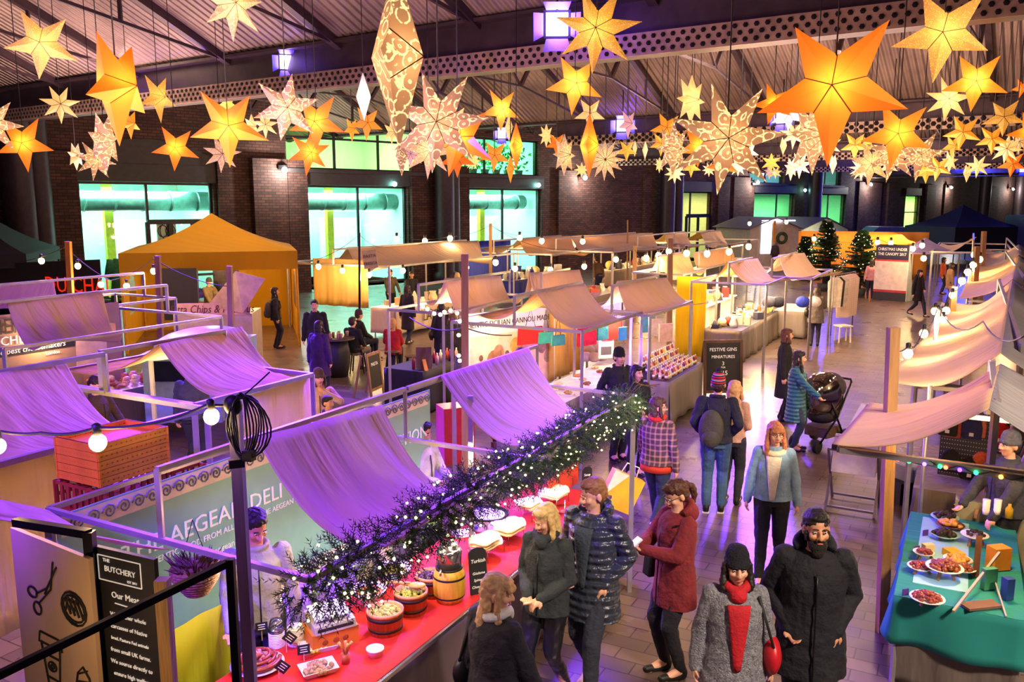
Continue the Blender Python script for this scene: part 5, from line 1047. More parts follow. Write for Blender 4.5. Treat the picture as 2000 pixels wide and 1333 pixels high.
# left part of the counter
o, p = item('produce_crate', 'orange cardboard crate holding up the weighing scale', 'crate', 640, 1268, .9); X = Matrix.Translation(p + Vector((.0, .1, 0))) @ Matrix.Rotation(.55, 4, 'Z'); mb = MB(); mb.X = X; mb.box((0, 0, .07), (.34, .24, .14)); mb.build('crate_box', mat('crate_orange', 'd87a1e', .7), o)
mb = MB(); mb.X = X
for q in (-.08, 0, .07): mb.ball((q, -.121, .07), (.022, .002, .02), 8, 6)
mb.build('printed_mark', mat('crate_mark', '9a4a12', .8), o)
o2 = thing('weighing_scale', 'silver shop scale with a white top on the orange crate', 'scale', p + Vector((.0, .1, .14))); mb = MB(); mb.X = X @ Matrix.Translation((0, 0, .14)); mb.add([(x, y, z) for x, y, z in ((-.15, -.13, 0), (.15, -.13, 0), (.15, .12, 0), (-.15, .12, 0), (-.15, -.11, .05), (.15, -.11, .05), (.15, .12, .085), (-.15, .12, .085))], [(3, 2, 1, 0), (4, 5, 6, 7), (0, 1, 5, 4), (1, 2, 6, 5), (2, 3, 7, 6), (3, 0, 4, 7)], False); mb.build('scale_body', mat('scale_grey', 'a8a29a', .55, .2), o2)
mb = MB(); mb.X = X @ Matrix.Translation((0, .02, .235)) @ Matrix.Rotation(.14, 4, 'X'); mb.box((0, 0, 0), (.26, .2, .012)); mb.build('weighing_plate', mat('plate_white', 'f4f6fa', .6), o2)
mb = MB(); mb.X = X @ Matrix.Translation((0, -.123, .165)); mb.box((0, 0, 0), (.26, .006, .022)); mb.build('display', BLK, o2)
for px, py, lab, r, n, top_ in ((541, 1262, 'stack of clear plastic tubs upside down', .055, 9, True), (579, 1258, 'stack of white plastic lids beside the clear tubs', .06, 11, False)):
    o, p = item('tub_stack', lab, 'tubs', px, py, .9); mb = MB()
    for k in range(n): mb.lathe([(r, .012 * k), (r * 1.04, .012 * k + .008), (r, .012 * k + .011)], p, 20)
    mb.build('stacked_rims', WHITE, o)
    if top_: MB().lathe([(r, .11), (r * .98, .15), (r * .7, .2), (.001, .205)], p, 20).build('top_tub', glass('tub_plastic', 'e8eef2', .5, .15), o)
    else: MB().lathe([(r, .13), (.001, .138)], p, 20).build('top_lid', WHITE, o)
def dish(lab, px, py, w, l, rz, m, seed, n=60, sz=.02, r=.09):
    o, p = item('square_dish', lab, 'dish', px, py, .9, 'white square dishes'); X = Matrix.Translation(p) @ Matrix.Rotation(rz, 4, 'Z'); mb = MB(); mb.X = X
    A = [(-w * .8, -l * .8, .004), (w * .8, -l * .8, .004), (w * .8, l * .8, .004), (-w * .8, l * .8, .004), (-w, -l, .04), (w, -l, .04), (w, l, .04), (-w, l, .04)]; mb.add(A, [(0, 1, 2, 3), (0, 4, 5, 1), (1, 5, 6, 2), (2, 6, 7, 3), (3, 7, 4, 0)], False); solid(mb.build('dish_body', CER, o), .005)
    pile(o, 'food', p + Vector((0, 0, .02)), r, n, sz, m, seed, .3)
dish('white square dish of stuffed mushrooms at the counter front', 622, 1312, .12, .085, .5, mat('stuffed', 'b08a60', .5, var=.6, scale=40.), 4, 46, .019)
dish('white square dish of pale cheese cubes behind the mushrooms', 622, 1268, .13, .08, .45, mat('cheese_cubes', 'eee08a', .5, var=.3, scale=40.), 5, 70, .015)
o, p = item('utensil_holder', 'orange-brown pot of wooden spreaders on the red counter', 'utensil pot', 675, 1296, .9); MB().lathe([(.028, 0), (.032, .07), (.027, .07)], p, 14).build('pot', mat('pot_leather', 'b85a28', .5), o); mb = MB(); [mb.tube([p + Vector((0, 0, .05)), p + Vector((x, y, .13)), p + Vector((x * 1.5, y, .15))], [.006, .01, .013], 6) for x, y in ((-.03, 0), (.03, .01), (0, .02), (.015, -.02))]; mb.build('spreaders', mat('scoop_wood', 'c9923c', .5), o)
o, p = item('dip_tub', 'small round tub with a white paper lid on the red counter', 'tub', 733, 1281, .9); MB().lathe([(.05, 0), (.06, .045), (.062, .05)], p, 20).build('tub_body', mat('tub_cream', 'e8b890', .4), o); MB().lathe([(.063, .048), (.063, .056), (.001, .058)], p, 20).build('lid', WHITE, o)
o, p = item('sausage_platter', 'round platter piled with coiled red cured sausages', 'platter', 503, 1305, .9); MB().lathe([(.1, 0), (.17, .03), (.18, .035), (.001, .02)], p, 26).build('platter', CER, o)
mb = MB(); rn = random.Random(9)
for k in range(10):
    a0 = rn.uniform(0, 6.28); rr = .05 + .011 * k; mb.tube([p + Vector((rr * math.cos(a0 + q * .35), rr * math.sin(a0 + q * .35), .05 + .012 * (10 - k) * .5)) for q in range(9)], .014, 8)
mb.build('sausages', mat('sausage_red', '8a2a22', .35, var=.4, scale=30.), o)
pile(o, 'sliced_salami', p + Vector((0, 0, .08)), .07, 22, .018, mat('salami', 'b0645a', .4, var=.5, scale=50.), 3, .4)
# yellow cloth behind the counter (below the banner) and hanging basket
a, b = S(3.25, -4.4), S(3.95, -4.4); curtain('side_curtain', cloth('cloth_chartreuse', 'c8c820', .35, stretch=(2, 2, .3)), a, b, .02, 1.25, lab='bright yellow-green cloth hanging behind the basket', cat='curtain', fold=.035)
pB = G(385, 1160, 1.62); o = thing('hanging_basket', 'wicker hanging basket of dried heather below the deli banner', 'basket', pB); mb = MB()
for k in range(9): mb.lathe([(.07 + .075 * math.sin(k / 8 * PI / 2), .02 * k), (.079 + .077 * math.sin(k / 8 * PI / 2), .02 * k + .01), (.07 + .075 * math.sin(k / 8 * PI / 2), .02 * k + .02)], pB, 20)
mb.build('wicker_bowl', mat('wicker', '8a6248', .8, var=.4, scale=30., bump=.6), o); lf = MB(); rn = random.Random(2)
for k in range(150):
    a = rn.uniform(0, 6.28); r_ = rn.uniform(0, .12); c = pB + Vector((r_ * math.cos(a), r_ * math.sin(a), .15)); d = Vector((math.cos(a) * .5, math.sin(a) * .5, rn.uniform(.4, 1))).normalized() * rn.uniform(.07, .15); lf.tube([c, c + d * .6, c + d + Vector((0, 0, -.01))], [.003, .006, .001], 4)
lf.build('heather', mat('heather_brown', '5a3c30', .8, var=.5, scale=20.), o)['kind'] = 'stuff'
MB().tube([pB + Vector((.1, 0, .15)), Vector((pB.x, pB.y, 2.1))], .003, 5).build('hanging_wire', CAB, o); MB().tube([pB + Vector((-.1, 0, .15)), Vector((pB.x, pB.y, 2.1))], .003, 5).build('hanging_wire', CAB, o)
# butchery boards, lower left
o = thing('drawing_board', 'pale plywood panel with black drawings of scissors, loaf, cup and cupcake', 'board', Vector((-2.1, 3.8, 0)))
Yb = 3.7; a_, b_ = D(24, 1030, Yb), D(176, 1075, Yb - .35); ex = Vector((b_.x - a_.x, b_.y - a_.y, 0)).normalized(); wd = (Vector((b_.x, b_.y, 0)) - Vector((a_.x, a_.y, 0))).length; zt = a_.z; nb = ex.cross(Vector((0, 0, 1)))
PL = lambda x, z, off=.0: Vector((a_.x, a_.y, 0)) + ex * (x * wd) + Vector((0, 0, zt - z)) + nb * off
mb = MB(); mb.add([PL(0, -.0), PL(1, 0), PL(1, zt), PL(0, zt)], [(0, 1, 2, 3)]); solid(mb.build('plywood', mat('plywood', 'c9a884', .7, var=.12, scale=2., stretch=(3, 3, .5)), o), .02)
INKB = mat('drawing_ink', '1c1a1c', .8); W = lambda pts, r=.007: MB().tube([PL(x, z, .014) for x, z in pts], r, 5)
def stroke(lst, name='ink_drawing'):
    mb = MB(); [mb.tube([PL(x, z, .016) for x, z in L], .0045, 5) for L in lst]; mb.build(name, INKB, o)
circ = lambda cx, cz, rx, rz, n=14: [(cx + rx * math.cos(2 * PI * k / n), cz + rz * math.sin(2 * PI * k / n)) for k in range(n + 1)]
stroke([circ(.25, .27, .06, .025), circ(.3, .34, .05, .03), [(.3, .27), (.45, .22), (.6, .1)], [(.33, .31), (.5, .22), (.56, .08)], [(.6, .1), (.42, .25)]])
stroke([circ(.78, .26, .15, .075), circ(.78, .26, .13, .06)] + [[(.68 + .05 * k, .22), (.74 + .05 * k, .29)] for k in range(4)] + [[(.72 + .05 * k, .21), (.68 + .05 * k, .28)] for k in range(3)])
stroke([[(.3, .45), (.56, .45), (.58, .5), (.28, .5), (.3, .45)], [(.31, .5), (.37, .72), (.5, .72), (.55, .5)], circ(.43, .6, .05, .022), circ(.43, .6, .02, .01), [(.34, .55), (.53, .55)], [(.35, .66), (.51, .66)]])
stroke([[(.7, .66), (.74, .78), (.9, .78), (.95, .64), (.7, .66)], [(.72, .64), (.76, .56), (.83, .52), (.9, .56), (.93, .64)], [(.76, .6), (.9, .58)], [(.78, .56), (.88, .53)]] + [[(.75 + .05 * k, .66), (.77 + .035 * k, .78)] for k in range(4)])
stroke([[(.3, .88), (.4, .84), (.52, .9), (.6, .98), (.5, 1.04), (.36, .96), (.3, .88)], [(.36, .88), (.54, .98)], [(.74, .88), (.86, .95), (.88, 1.1), (.8, 1.25), (.72, 1.1), (.74, .88)], [(.8, 1.25), (.74, 1.32)], [(.8, 1.25), (.87, 1.32)]])
o = thing('butchery_chalkboard', 'tall blackboard lettered THE BUTCHERY and Our Meat in white chalk', 'sign', Vector((-1.6, 3.5, 0)))
c_, d_ = D(188, 1066, 3.42), D(304, 1090, 3.28); e2 = Vector((d_.x - c_.x, d_.y - c_.y, 0)).normalized(); w2 = (Vector((d_.x, d_.y, 0)) - Vector((c_.x, c_.y, 0))).length; z2 = c_.z; n2 = e2.cross(Vector((0, 0, 1)))
Q = lambda x, z, off=0.: Vector((c_.x, c_.y, 0)) + e2 * (x * w2) + Vector((0, 0, z2 - z)) + n2 * off
mb = MB(); mb.add([Q(0, 0), Q(1, 0), Q(1, z2), Q(0, z2)], [(0, 1, 2, 3)]); solid(mb.build('board', BLK, o), .02)
mb = MB(); [mb.bar(Q(x0, z0, .014), Q(x1, z1, .014), .004) for x0, z0, x1, z1 in ((.06, .03, .06, .14), (.06, .14, .78, .14), (.78, .14, .78, .03), (.06, .03, .78, .03), (.3, .235, .66, .24))]; mb.build('chalk_frame', CHALK, o)
TQ = lambda x, z: frame_mtx(Q(x, z, .013), e2, (0, 0, 1))
for tx, x, z, h in (('THE', .2, .05, .022), ('BUTCHERY', .42, .088, .036), ('EST 2011', .62, .125, .015), ('Our Meat', .48, .2, .04)): text(tx, 'chalk_lettering', CHALK, o, TQ(x, z), h, .0015)
for k, tx in enumerate(('We butcher whole', 'carcasses of Native', 'bred, Pasture Fed animals', 'from small UK farms.', 'We source directly to', 'ensure high welfare,', 'fair prices', 'and quality.')): text(tx, 'chalk_lettering', CHALK, o, TQ(.5, .29 + .055 * k), .021 if len(tx) > 22 else .027, .0015)
f_ = D(330, 1100, 3.25); mb = MB(); mb.bar(Vector((f_.x - .01, 3.2, 0)), Vector((f_.x - .01, 3.2, z2 - .05)), .05); tag(mb.build('timber_post', WOODP), 'pale timber post right of the butchery blackboard', 'post')
g_ = D(176, 1065, 3.4); tag(MB().bar(Vector((g_.x, g_.y, 0)), g_ + Vector((0, 0, .06)), .04).bar(g_ + Vector((0, 0, .05)), D(30, 1020, 3.6), .035).build('banner_frame', BLACKM), 'black metal frame between the plywood panel and blackboard', 'frame')
o = thing('guard_rail', 'black metal handrail crossing the bottom left corner', 'railing', D(450, 1333, 2.5)); h0, h1 = D(-40, 1338, 2.2), D(450, 1098, 2.5)
MB().bar(h0, h1, .022).build('handrail', BLACKM, o); MB().bar(h1 + Vector((0, 0, .01)), Vector((h1.x, h1.y, 0)), .024).build('post', BLACKM, o)
# crates stack
OR = mat('crate_yellow', 'eea41a', .5, var=.15); DR = mat('crate_rust', '9a3c18', .5, var=.25)
p0 = S(3.95, -5.5); X0 = Matrix.Translation(Vector((p0.x, p0.y, 0))) @ Matrix.Rotation(-AIS + .0, 4, 'Z')
def crate(lab, m, z, h, w, l, X0, rows, slats=True):
    o = thing('bread_crate', lab, 'crate', X0 @ Vector((0, 0, z)), 0, 'stacked plastic crates'); mb = MB(); mb.X = X0
    mb.box((0, 0, z + .01), (w, l, .02))
    for sx in (-1, 1):
        mb.box((sx * w / 2, 0, z + h - .012), (.02, l, .024)).box((sx * w / 2, 0, z + .012), (.02, l, .024)); n = rows
        for k in range(n + 1): mb.box((sx * w / 2, -l / 2 + l * k / n, z + h / 2), (.016, .03, h))
        if h > .1: mb.box((sx * w / 2, 0, z + h * .5), (.012, l, h * .12))
    for sy in (-1, 1):
        mb.box((0, sy * l / 2, z + h - .012), (w, .02, .024)).box((0, sy * l / 2, z + .012), (w, .02, .024)); n = rows
        for k in range(n + 1): mb.box((-w / 2 + w * k / n, sy * l / 2, z + h / 2), (.03, .016, h))
    mb.build('crate_body', m, o)
NM = ('bottom', 'second', 'third', 'fourth', 'fifth')
for k in range(5): crate('rust-red plastic crate, %s of the red ones in the stack' % NM[k], DR, .9 + k * .225, .215, .5, .62, X0, 7)
for k in range(5): crate('orange bread tray, %s of the five stacked on the red crates' % ('lowest', 'second', 'middle', 'fourth', 'topmost')[k], OR, 2.03 + k * .062, .058, .46, .58, X0, 14)
for k in range(4): crate('rust-red plastic crate in the shorter stack beside the orange trays, %s' % ('lowest', 'second', 'third', 'topmost')[k], DR, .9 + k * .225, .215, .5, .62, X0 @ Matrix.Translation((0, .68, 0)), 7)
tag(MB().box(X0 @ Vector((0, .33, .45)), (.55, 1.35, .9), -AIS).build('plinth_box', mat('plinth_grey', '5a5450', .7)), 'grey box under the stacks of plastic crates', 'box')
# second row stall counter and banner things
table('dark counter behind the violet canopy with meats', 8.9, 10.6, -13.1, -12.4, .9, mat('counter_pale', 'd8d0c4', .5), SKIRTD); rn = random.Random(3)
MEAT = [mat('meat_a', 'b0584a', .4, var=.4, scale=30.), mat('meat_b', 'd89a8a', .4, var=.4, scale=30.), mat('meat_c', 'e8c8a8', .5, var=.4, scale=30.)]
for k in range(16):
    p = S(9.0 + (k % 8) * .2, -12.95 + .3 * (k // 8), .9); mb = MB(); [mb.ball(p + Vector((rn.uniform(-.05, .05), rn.uniform(-.05, .05), .04 + .05 * q)), (.08, .06, .04), 8, 6, rn.uniform(0, 3)) for q in range(3)]
    tag(mb.build('cured_meat', MEAT[k % 3]), 'joint of cured meat piled on the counter behind the violet canopy', 'meat', 'cured meats on the back counter')
o = thing('cheese_banner', 'large banner with cheese wheels lettered HERITAGE CHEESE', 'banner', S(6.5, -10.9)); TB = -13.2; mb = MB(); mb.add([S(6.6, TB, 2.3), S(9.8, TB, 2.3), S(9.8, TB, .3), S(6.6, TB, .3)], [(0, 1, 2, 3)]); solid(mb.build('banner_cloth', mat('banner_tan', '9a7c68', .7, var=.2, scale=1.), o), .01)
text('HERITAGE', 'lettering', BLK, o, frame_mtx(S(8.2, TB + .02, 2.1), UA, (0, 0, 1)), .34, sx=.9); text('CHEESE', 'lettering', TX, o, frame_mtx(S(8.0, TB + .02, 1.88), UA, (0, 0, 1)), .2); mb = MB(); mb.add([S(7.1, TB + .015, 1.79), S(8.9, TB + .015, 1.79), S(8.9, TB + .015, 1.64), S(7.1, TB + .015, 1.64)], [(0, 1, 2, 3)]); mb.build('black_strip', BLK, o); text('from the best cheesemakers', 'lettering', TX, o, frame_mtx(S(7.98, TB + .025, 1.715), UA, (0, 0, 1)), .13, shear=.2); text('London', 'lettering', TX, o, frame_mtx(S(8.5, TB + .02, 1.59), UA, (0, 0, 1)), .08)
for cx_, cz_, w_, h_, c in ((9.2, 1.55, .3, .26, 'd8b8a0'), (8.25, 1.25, .3, .22, 'c8a080'), (9.45, 1.85, .25, .1, 'e0b070'), (9.3, 1.1, .3, .16, 'b08a6a')):
    mb = MB(); mb.add([S(cx_ + w_ * x, TB + .014, cz_ + h_ * z) for x, z in [(-1, -1), (1, -1), (1, .7)] + [(math.cos(a), .7 + .3 * math.sin(a)) for a in [PI * q / 8 for q in range(1, 8)]] + [(-1, .7)]], [tuple(range(10))]); mb.build('printed_cheese', mat('cheese_' + c, c, .7, var=.2), o)
# cannoli stall
CB = thing('cannoli_banner', 'pale banner lettered AUTHENTIC SICILIAN CANNOLI MADE FRESH', 'banner', S(13.6, -7.9)); b0, b1 = G(912, 612, 2.1), G(1084, 594, 2.1); bx = (b1 - b0); bl_ = bx.length; bx.normalize(); nb2 = bx.cross(Vector((0, 0, 1)))
CP = lambda x, z, off=0.: Vector((b0.x, b0.y, z)) + bx * x + nb2 * off
mb = MB(); mb.add([CP(0, 2.08), CP(bl_, 2.08), CP(bl_, .25), CP(0, .25)], [(0, 1, 2, 3)]); solid(mb.build('banner_cloth', mat('banner_pale', 'cfd6e8', .6, var=.05), CB), .01)
text('AUTHENTIC SICILIAN CANNOLI MADE FRESH', 'lettering', BLK, CB, frame_mtx(CP(bl_ / 2, 1.86, .015), bx, (0, 0, 1)), .145, sx=.9)
mb = MB(); mb.add([CP(.06, 1.66, .012), CP(bl_ - .06, 1.66, .012), CP(bl_ - .06, .6, .012), CP(.06, .6, .012)], [(0, 1, 2, 3)]); mb.build('picture_field', mat('banner_pink', 'e6c4b4', .6), CB)
for x, z, rx, rz, c in ((.6, 1.15, .17, .22, '9a6a50'), (.72, 1.3, .13, .16, 'b08068'), (.5, 1.0, .1, .14, '8a5a48'), (1.15, 1.4, .16, .16, 'e0a050'), (.3, 1.25, .05, .06, '6a4a48'), (.92, 1.28, .05, .05, '6a4a48'), (.2, .85, .06, .08, '7a6a48'), (1.8, 1.35, .12, .18, '9a7a88'), (1.95, 1.1, .1, .12, 'b09a90')):
    mb = MB(); mb.add([CP(x + rx * math.cos(a), z + rz * math.sin(a), .018) for a in [2 * PI * q / 16 for q in range(16)]], [tuple(range(16))]); mb.build('printed_pastry', mat('pastry_' + c, c, .7, var=.4, scale=12.), CB)
table('cannoli and cake counter in front of the mauve stall', 11.2, 15.3, -6.3, -5.45, .9, mat('counter_pale', 'd8d0c4', .5), SKIRT)
table('grey-skirted gin counter crowded with small bottles', 14.4, 16.55, -5.25, -4.55, .86, BLK, SKIRT)
GLB = {c: mat('bottle_' + c, c, .12, var=.1, coat=.5) for c in ('8a1420', 'c89a2a', 'd8c8c0', '5a2a6a', 'b04818', 'e0b0a0')}
rn = random.Random(4); bc = [mat('cap_black', '141214', .4), mat('cap_white', 'e8e4e0', .4)]
protoB = []
for c in GLB:
    o = thing('gin_bottle', 'small gin bottle standing in rows on the gin counter', 'bottle', (0, 0, 0), 0, 'small bottles on the gin counter'); MB().lathe([(.03, 0), (.032, .01), (.032, .1), (.012, .135), (.012, .16)], (0, 0, 0), 12).build('glass', GLB[c], o, world=False); MB().lathe([(.014, .155), (.014, .18), (.001, .182)], (0, 0, 0), 10).build('cap', bc[rn.random() < .5], o, world=False); MB().lathe([(.033, .03), (.033, .075)], (0, 0, 0), 12).build('paper_label', WHITE, o, world=False); protoB.append(o)
used = set(); i = 0
for r_ in range(5):
    for k in range(17):
        s = 14.55 + k * .115 + rn.uniform(-.015, .015); t_ = -4.66 - r_ * .12; z = .86 + (.0 if r_ < 3 else .1 * (r_ - 2))
        q = i % 6; b_ = protoB[q] if q not in used else copy_tree(protoB[q]); used.add(q); b_.location = S(s, t_, z); b_['label'] = '%s gin bottle in the %s row, %s end of the gin counter' % (('dark red', 'golden', 'clear', 'purple', 'amber', 'pink')[q], ('front', 'second', 'middle', 'fourth', 'back')[r_], ('far left', 'left', 'centre-left', 'centre-right', 'right', 'far right')[k // 3]); i += 1
tag(MB().box(S(15.5, -5.07, .91), (.3, 2.0, .1), -AIS + 0).build('bottle_riser', BLK), 'black riser shelf behind the rows of gin bottles', 'riser')
tag(MB().box(S(15.5, -5.17, 1.0), (.14, 2.0, .08), -AIS).build('bottle_riser', BLK), 'black top riser at the back of the gin bottles', 'riser')
o = thing('gin_sign', 'glowing lilac sign lettered Gin under the violet canopy', 'sign', S(14.6, -6.0)); g0 = G(1168, 595, 2.0); gx = UA
mb = MB(); mb.add([g0, g0 + gx * 1.3, g0 + gx * 1.3 - Vector((0, 0, .62)), g0 - Vector((0, 0, .62))], [(0, 1, 2, 3)]); solid(mb.build('sign_panel', emis('gin_panel', '9a80ff', 1.1, 'c0b0ff'), o), .02); text('Gin', 'lettering', mat('gin_pink', '5a1060', .5), o, frame_mtx(g0 + gx * .7 - Vector((0, 0, .33)) + VA * .03, UA, (0, 0, 1)), .42)
# goods on the cannoli counter
for k in range(14):
    s = 11.6 + k * .27; c = ['d88a3a', 'e8d8b8', '8a5a30', 'd0b060'][k % 4]; p = S(s, -5.65 - .2 * (k % 3), .9); o = thing('pastry_tray', 'tray of small pastries on the cannoli counter', 'tray', p, 0, 'trays of pastries on the cannoli counter'); MB().box(p + Vector((0, 0, .012)), (.22, .16, .024), -AIS).build('tray', WHITE, o); pile(o, 'pastries', p + Vector((0, 0, .04)), .07, 14, .022, mat('pastry_' + c, c, .6, var=.4, scale=20.), k, .3, 1.5)
for px, py, w_, h_, c, lab in ((1036, 656, .5, .34, 'c01c24', 'red bunting bag hanging left over the cannoli stall'), (1146, 655, .38, .42, 'c01c24', 'red bag hanging in the middle of the cannoli stall'), (1196, 645, .42, .4, 'c01c24', 'red bag hanging right over the cannoli stall'), (1066, 660, .28, .22, '2e9a88', 'teal bag hanging beside the left red bag'), (1090, 665, .26, .2, '2e8a80', 'dark teal bag second from the left'), (1177, 650, .22, .3, '3aa898', 'teal bag between the two right red bags'), (1216, 652, .16, .26, '3aa0a8', 'small teal bag right of the last red bag')):
    p = G(px, py, 1.6); o = thing('hanging_bag', lab, 'bag', p, 0, 'coloured bags hanging at the cannoli stall'); mb = MB(); X = Matrix.Translation(p) @ Matrix.Rotation(.3, 4, 'Z'); mb.X = X; mb.prism([(-w_ / 2, -h_ / 2), (w_ / 2, -h_ * .42), (w_ * .46, h_ / 2), (-w_ * .46, h_ * .45)], -.03, .03); mb.build('bag_body', fab(c), o); mb = MB(); mb.X = X; mb.tube([(-w_ * .2, 0, h_ * .45), (0, 0, 2.1 - 1.6), (w_ * .2, 0, h_ * .45)], .006, 5); mb.build('bag_strings', CAB, o)
for px, py, c, lab in ((1264, 633, '58b0c8', 'pale blue shirt hanging at the gin stall'), (1281, 640, 'd8ccc0', 'white shirt hanging at the gin stall'), (1300, 650, 'c8a898', 'patterned cushion hanging at the gin stall')):
    p = G(px, py, 1.5); tag(MB().box(p, (.3, .05, .36), .4).tube([p + Vector((0, 0, .17)), Vector((p.x, p.y, 2.12))], .008, 5).build('hanging_garment', fab(c)), lab, 'garment')
WHB = mat('rice_sack', 'e0cdb8', .8, var=.15, bump=.4)
for k, (px, py) in enumerate(((1145, 705), (1160, 706), (1175, 704), (1152, 692), (1168, 691), (1160, 680))):
    p = G(px, py, .92); tag(MB().ball(p + Vector((0, 0, .08)), (.13, .11, .1), 12, 8).build('cloth_sack', WHB), 'round cream cloth sack in the pyramid on the cannoli counter', 'sack', 'pyramid of cream sacks')
p = G(1183, 715, .9); o = thing('menu_board', 'white menu poster in a frame on the cannoli counter', 'menu', p); mb = MB(); mb.X = Matrix.Translation(p) @ Matrix.Rotation(.3, 4, 'Z'); mb.box((0, 0, .4), (.32, .02, .5)); mb.build('menu_paper', WHITE, o); mb = MB(); mb.X = Matrix.Translation(p) @ Matrix.Rotation(.3, 4, 'Z'); mb.box((-.07, -.012, .55), (.1, .004, .1)).box((.07, -.012, .55), (.1, .004, .1)).box((0, -.012, .3), (.22, .004, .16)); mb.build('menu_print', mat('print_grey', '5a5a60', .7), o)
# chalkboards in the aisle
def aboard(lab, px, py, w_, h_, rz, lines, frame_=WOODD, cat='sign', sizes=None):
    p = G(px, py, 0); o = thing('a_board', lab, cat, p, rz); X = Matrix.Translation(p) @ Matrix.Rotation(rz, 4, 'Z') @ Matrix.Rotation(-.1, 4, 'X'); mb = MB(); mb.X = X
    for x in (-w_ / 2, w_ / 2): mb.box((x, 0, h_ / 2), (.06, .03, h_))
    for z in (.18, h_ - .03): mb.box((0, 0, z), (w_, .03, .06))
    mb.build('wooden_frame', frame_, o); mb = MB(); mb.X = X; mb.box((0, 0, (h_ + .15) / 2), (w_ - .05, .012, h_ - .2)); mb.build('black_panel', BLK, o)
    mb = MB(); mb.X = Matrix.Translation(p) @ Matrix.Rotation(rz, 4, 'Z') @ Matrix.Translation((0, .42, 0)) @ Matrix.Rotation(.22, 4, 'X')
    for x in (-w_ / 2, w_ / 2): mb.box((x, 0, h_ / 2 - .01), (.05, .03, h_ * .98))
    mb.build('rear_frame', frame_, o)
    for k, (tx, sz_, z) in enumerate(lines): text(tx, 'chalk_lettering', CHALK, o, X @ Matrix.Translation((0, -.01, z)) @ Matrix.Rotation(PI / 2, 4, 'X'), sz_, .002)
aboard('tall wooden-framed blackboard with prices in the aisle by the gin stall', 1412, 782, .78, 1.25, .12, (('FESTIVE GINS', .1, 1.05), ('MINIATURES', .09, .9), ('3', .11, .76), ('FOR', .05, .68), ('£15', .13, .56)))
aboard('small pine A-board standing beside the round barrel table', 738, 775, .55, .95, 1.25, (('PASTA', .1, .7),), WOODP)
# pushchair
o = thing('pushchair', 'black pushchair with a clear rain hood in the aisle', 'pushchair', G(1598, 878, 0)); X = Matrix.Translation(G(1598, 872, 0)) @ Matrix.Rotation(-.9, 4, 'Z') @ Matrix.Scale(1.08, 4); mb = MB(); mb.X = X
for x in (-.24, .24): mb.tube([(x, .42, 1.0), (x, .1, .5), (x, -.35, .16)], .016, 8).tube([(x, -.1, .75), (x, .1, .45), (x, .32, .14)], .016, 8)
mb.tube([(-.24, .42, 1.0), (-.2, .48, 1.03), (.2, .48, 1.03), (.24, .42, 1.0)], .018, 8).tube([(-.24, .1, .5), (.24, .1, .5)], .014); mb.build('frame', BLACKM, o)
for x, y, r in ((-.26, .32, .14), (.26, .32, .14), (-.2, -.36, .1), (.2, -.36, .1)):
    mb = MB(); mb.X = X; mb.tube([(x + .03 * s_, y, r) for s_ in (-1, -.9, .9, 1)], [r * .9, r, r, r * .9], 18); mb.build('wheel', mat('rubber_black', '15151a', .8), o)
mb = MB(); mb.X = X; mb.ball((0, .08, .5), (.22, .3, .14), 14, 10).ball((0, .28, .72), (.21, .1, .26), 14, 10); mb.build('seat', fab('22202a'), o); mb = MB(); mb.X = X; mb.box((0, .1, .25), (.38, .4, .16)); mb.build('under_basket', fab('5a4844'), o)
mb = MB(); mb.X = X; mb.ball((0, .02, .82), (.26, .4, .36), 18, 12); mb.build('rain_hood', glass('rain_hood', 'cdb8a0', 1.2, .08), o); mb = MB(); mb.X = X; mb.ball((0, .24, .92), (.24, .22, .22), 14, 10); mb.build('hood', fab('2a2434'), o)
# folding print stand
o = thing('print_browser', 'folding X-legged stand holding framed prints beside the pole', 'stand', G(1655, 1005, 0)); X = Matrix.Translation(G(1665, 990, 0)) @ Matrix.Rotation(-.5, 4, 'Z'); mb = MB(); mb.X = X
for x in (-.3, .3): mb.bar((x, -.35, 0), (x, .3, .85), .03).bar((x, .3, 0), (x, -.35, .85), .03)
for y, z in ((-.3, .06), (.27, .06), (-.35, .85), (.3, .85)): mb.bar((-.3, y, z), (.3, y, z), .028)
mb.build('folding_frame', mat('stand_grey', '8a8488', .4, .4), o)
for k in range(6):
    mb = MB(); mb.X = X @ Matrix.Translation((0, -.2 + .07 * k, .62)) @ Matrix.Rotation(-.4 + .13 * k, 4, 'X'); mb.box((0, 0, .12), (.54, .015, .46)); mb.build('print', mat('print_%d' % (k % 2), ['ece8e4', 'c8b8a0'][k % 2], .5), o)
o = thing('storage_box', 'black plastic box with clear sleeves beside the right-hand stall', 'box', G(1770, 985, 0)); p = G(1768, 978, 0); mb = MB(); mb.box(p + Vector((0, 0, .15)), (.42, .34, .3), .2); mb.build('box_body', mat('box_black', '16151a', .4), o); mb = MB(); [mb.box(p + Vector((-.1 + .05 * k, 0, .36)), (.012, .3, .3), .4) for k in range(5)]; mb.build('clear_sleeves', mat('sleeve', 'c8d0d8', .1, coat=.6), o)
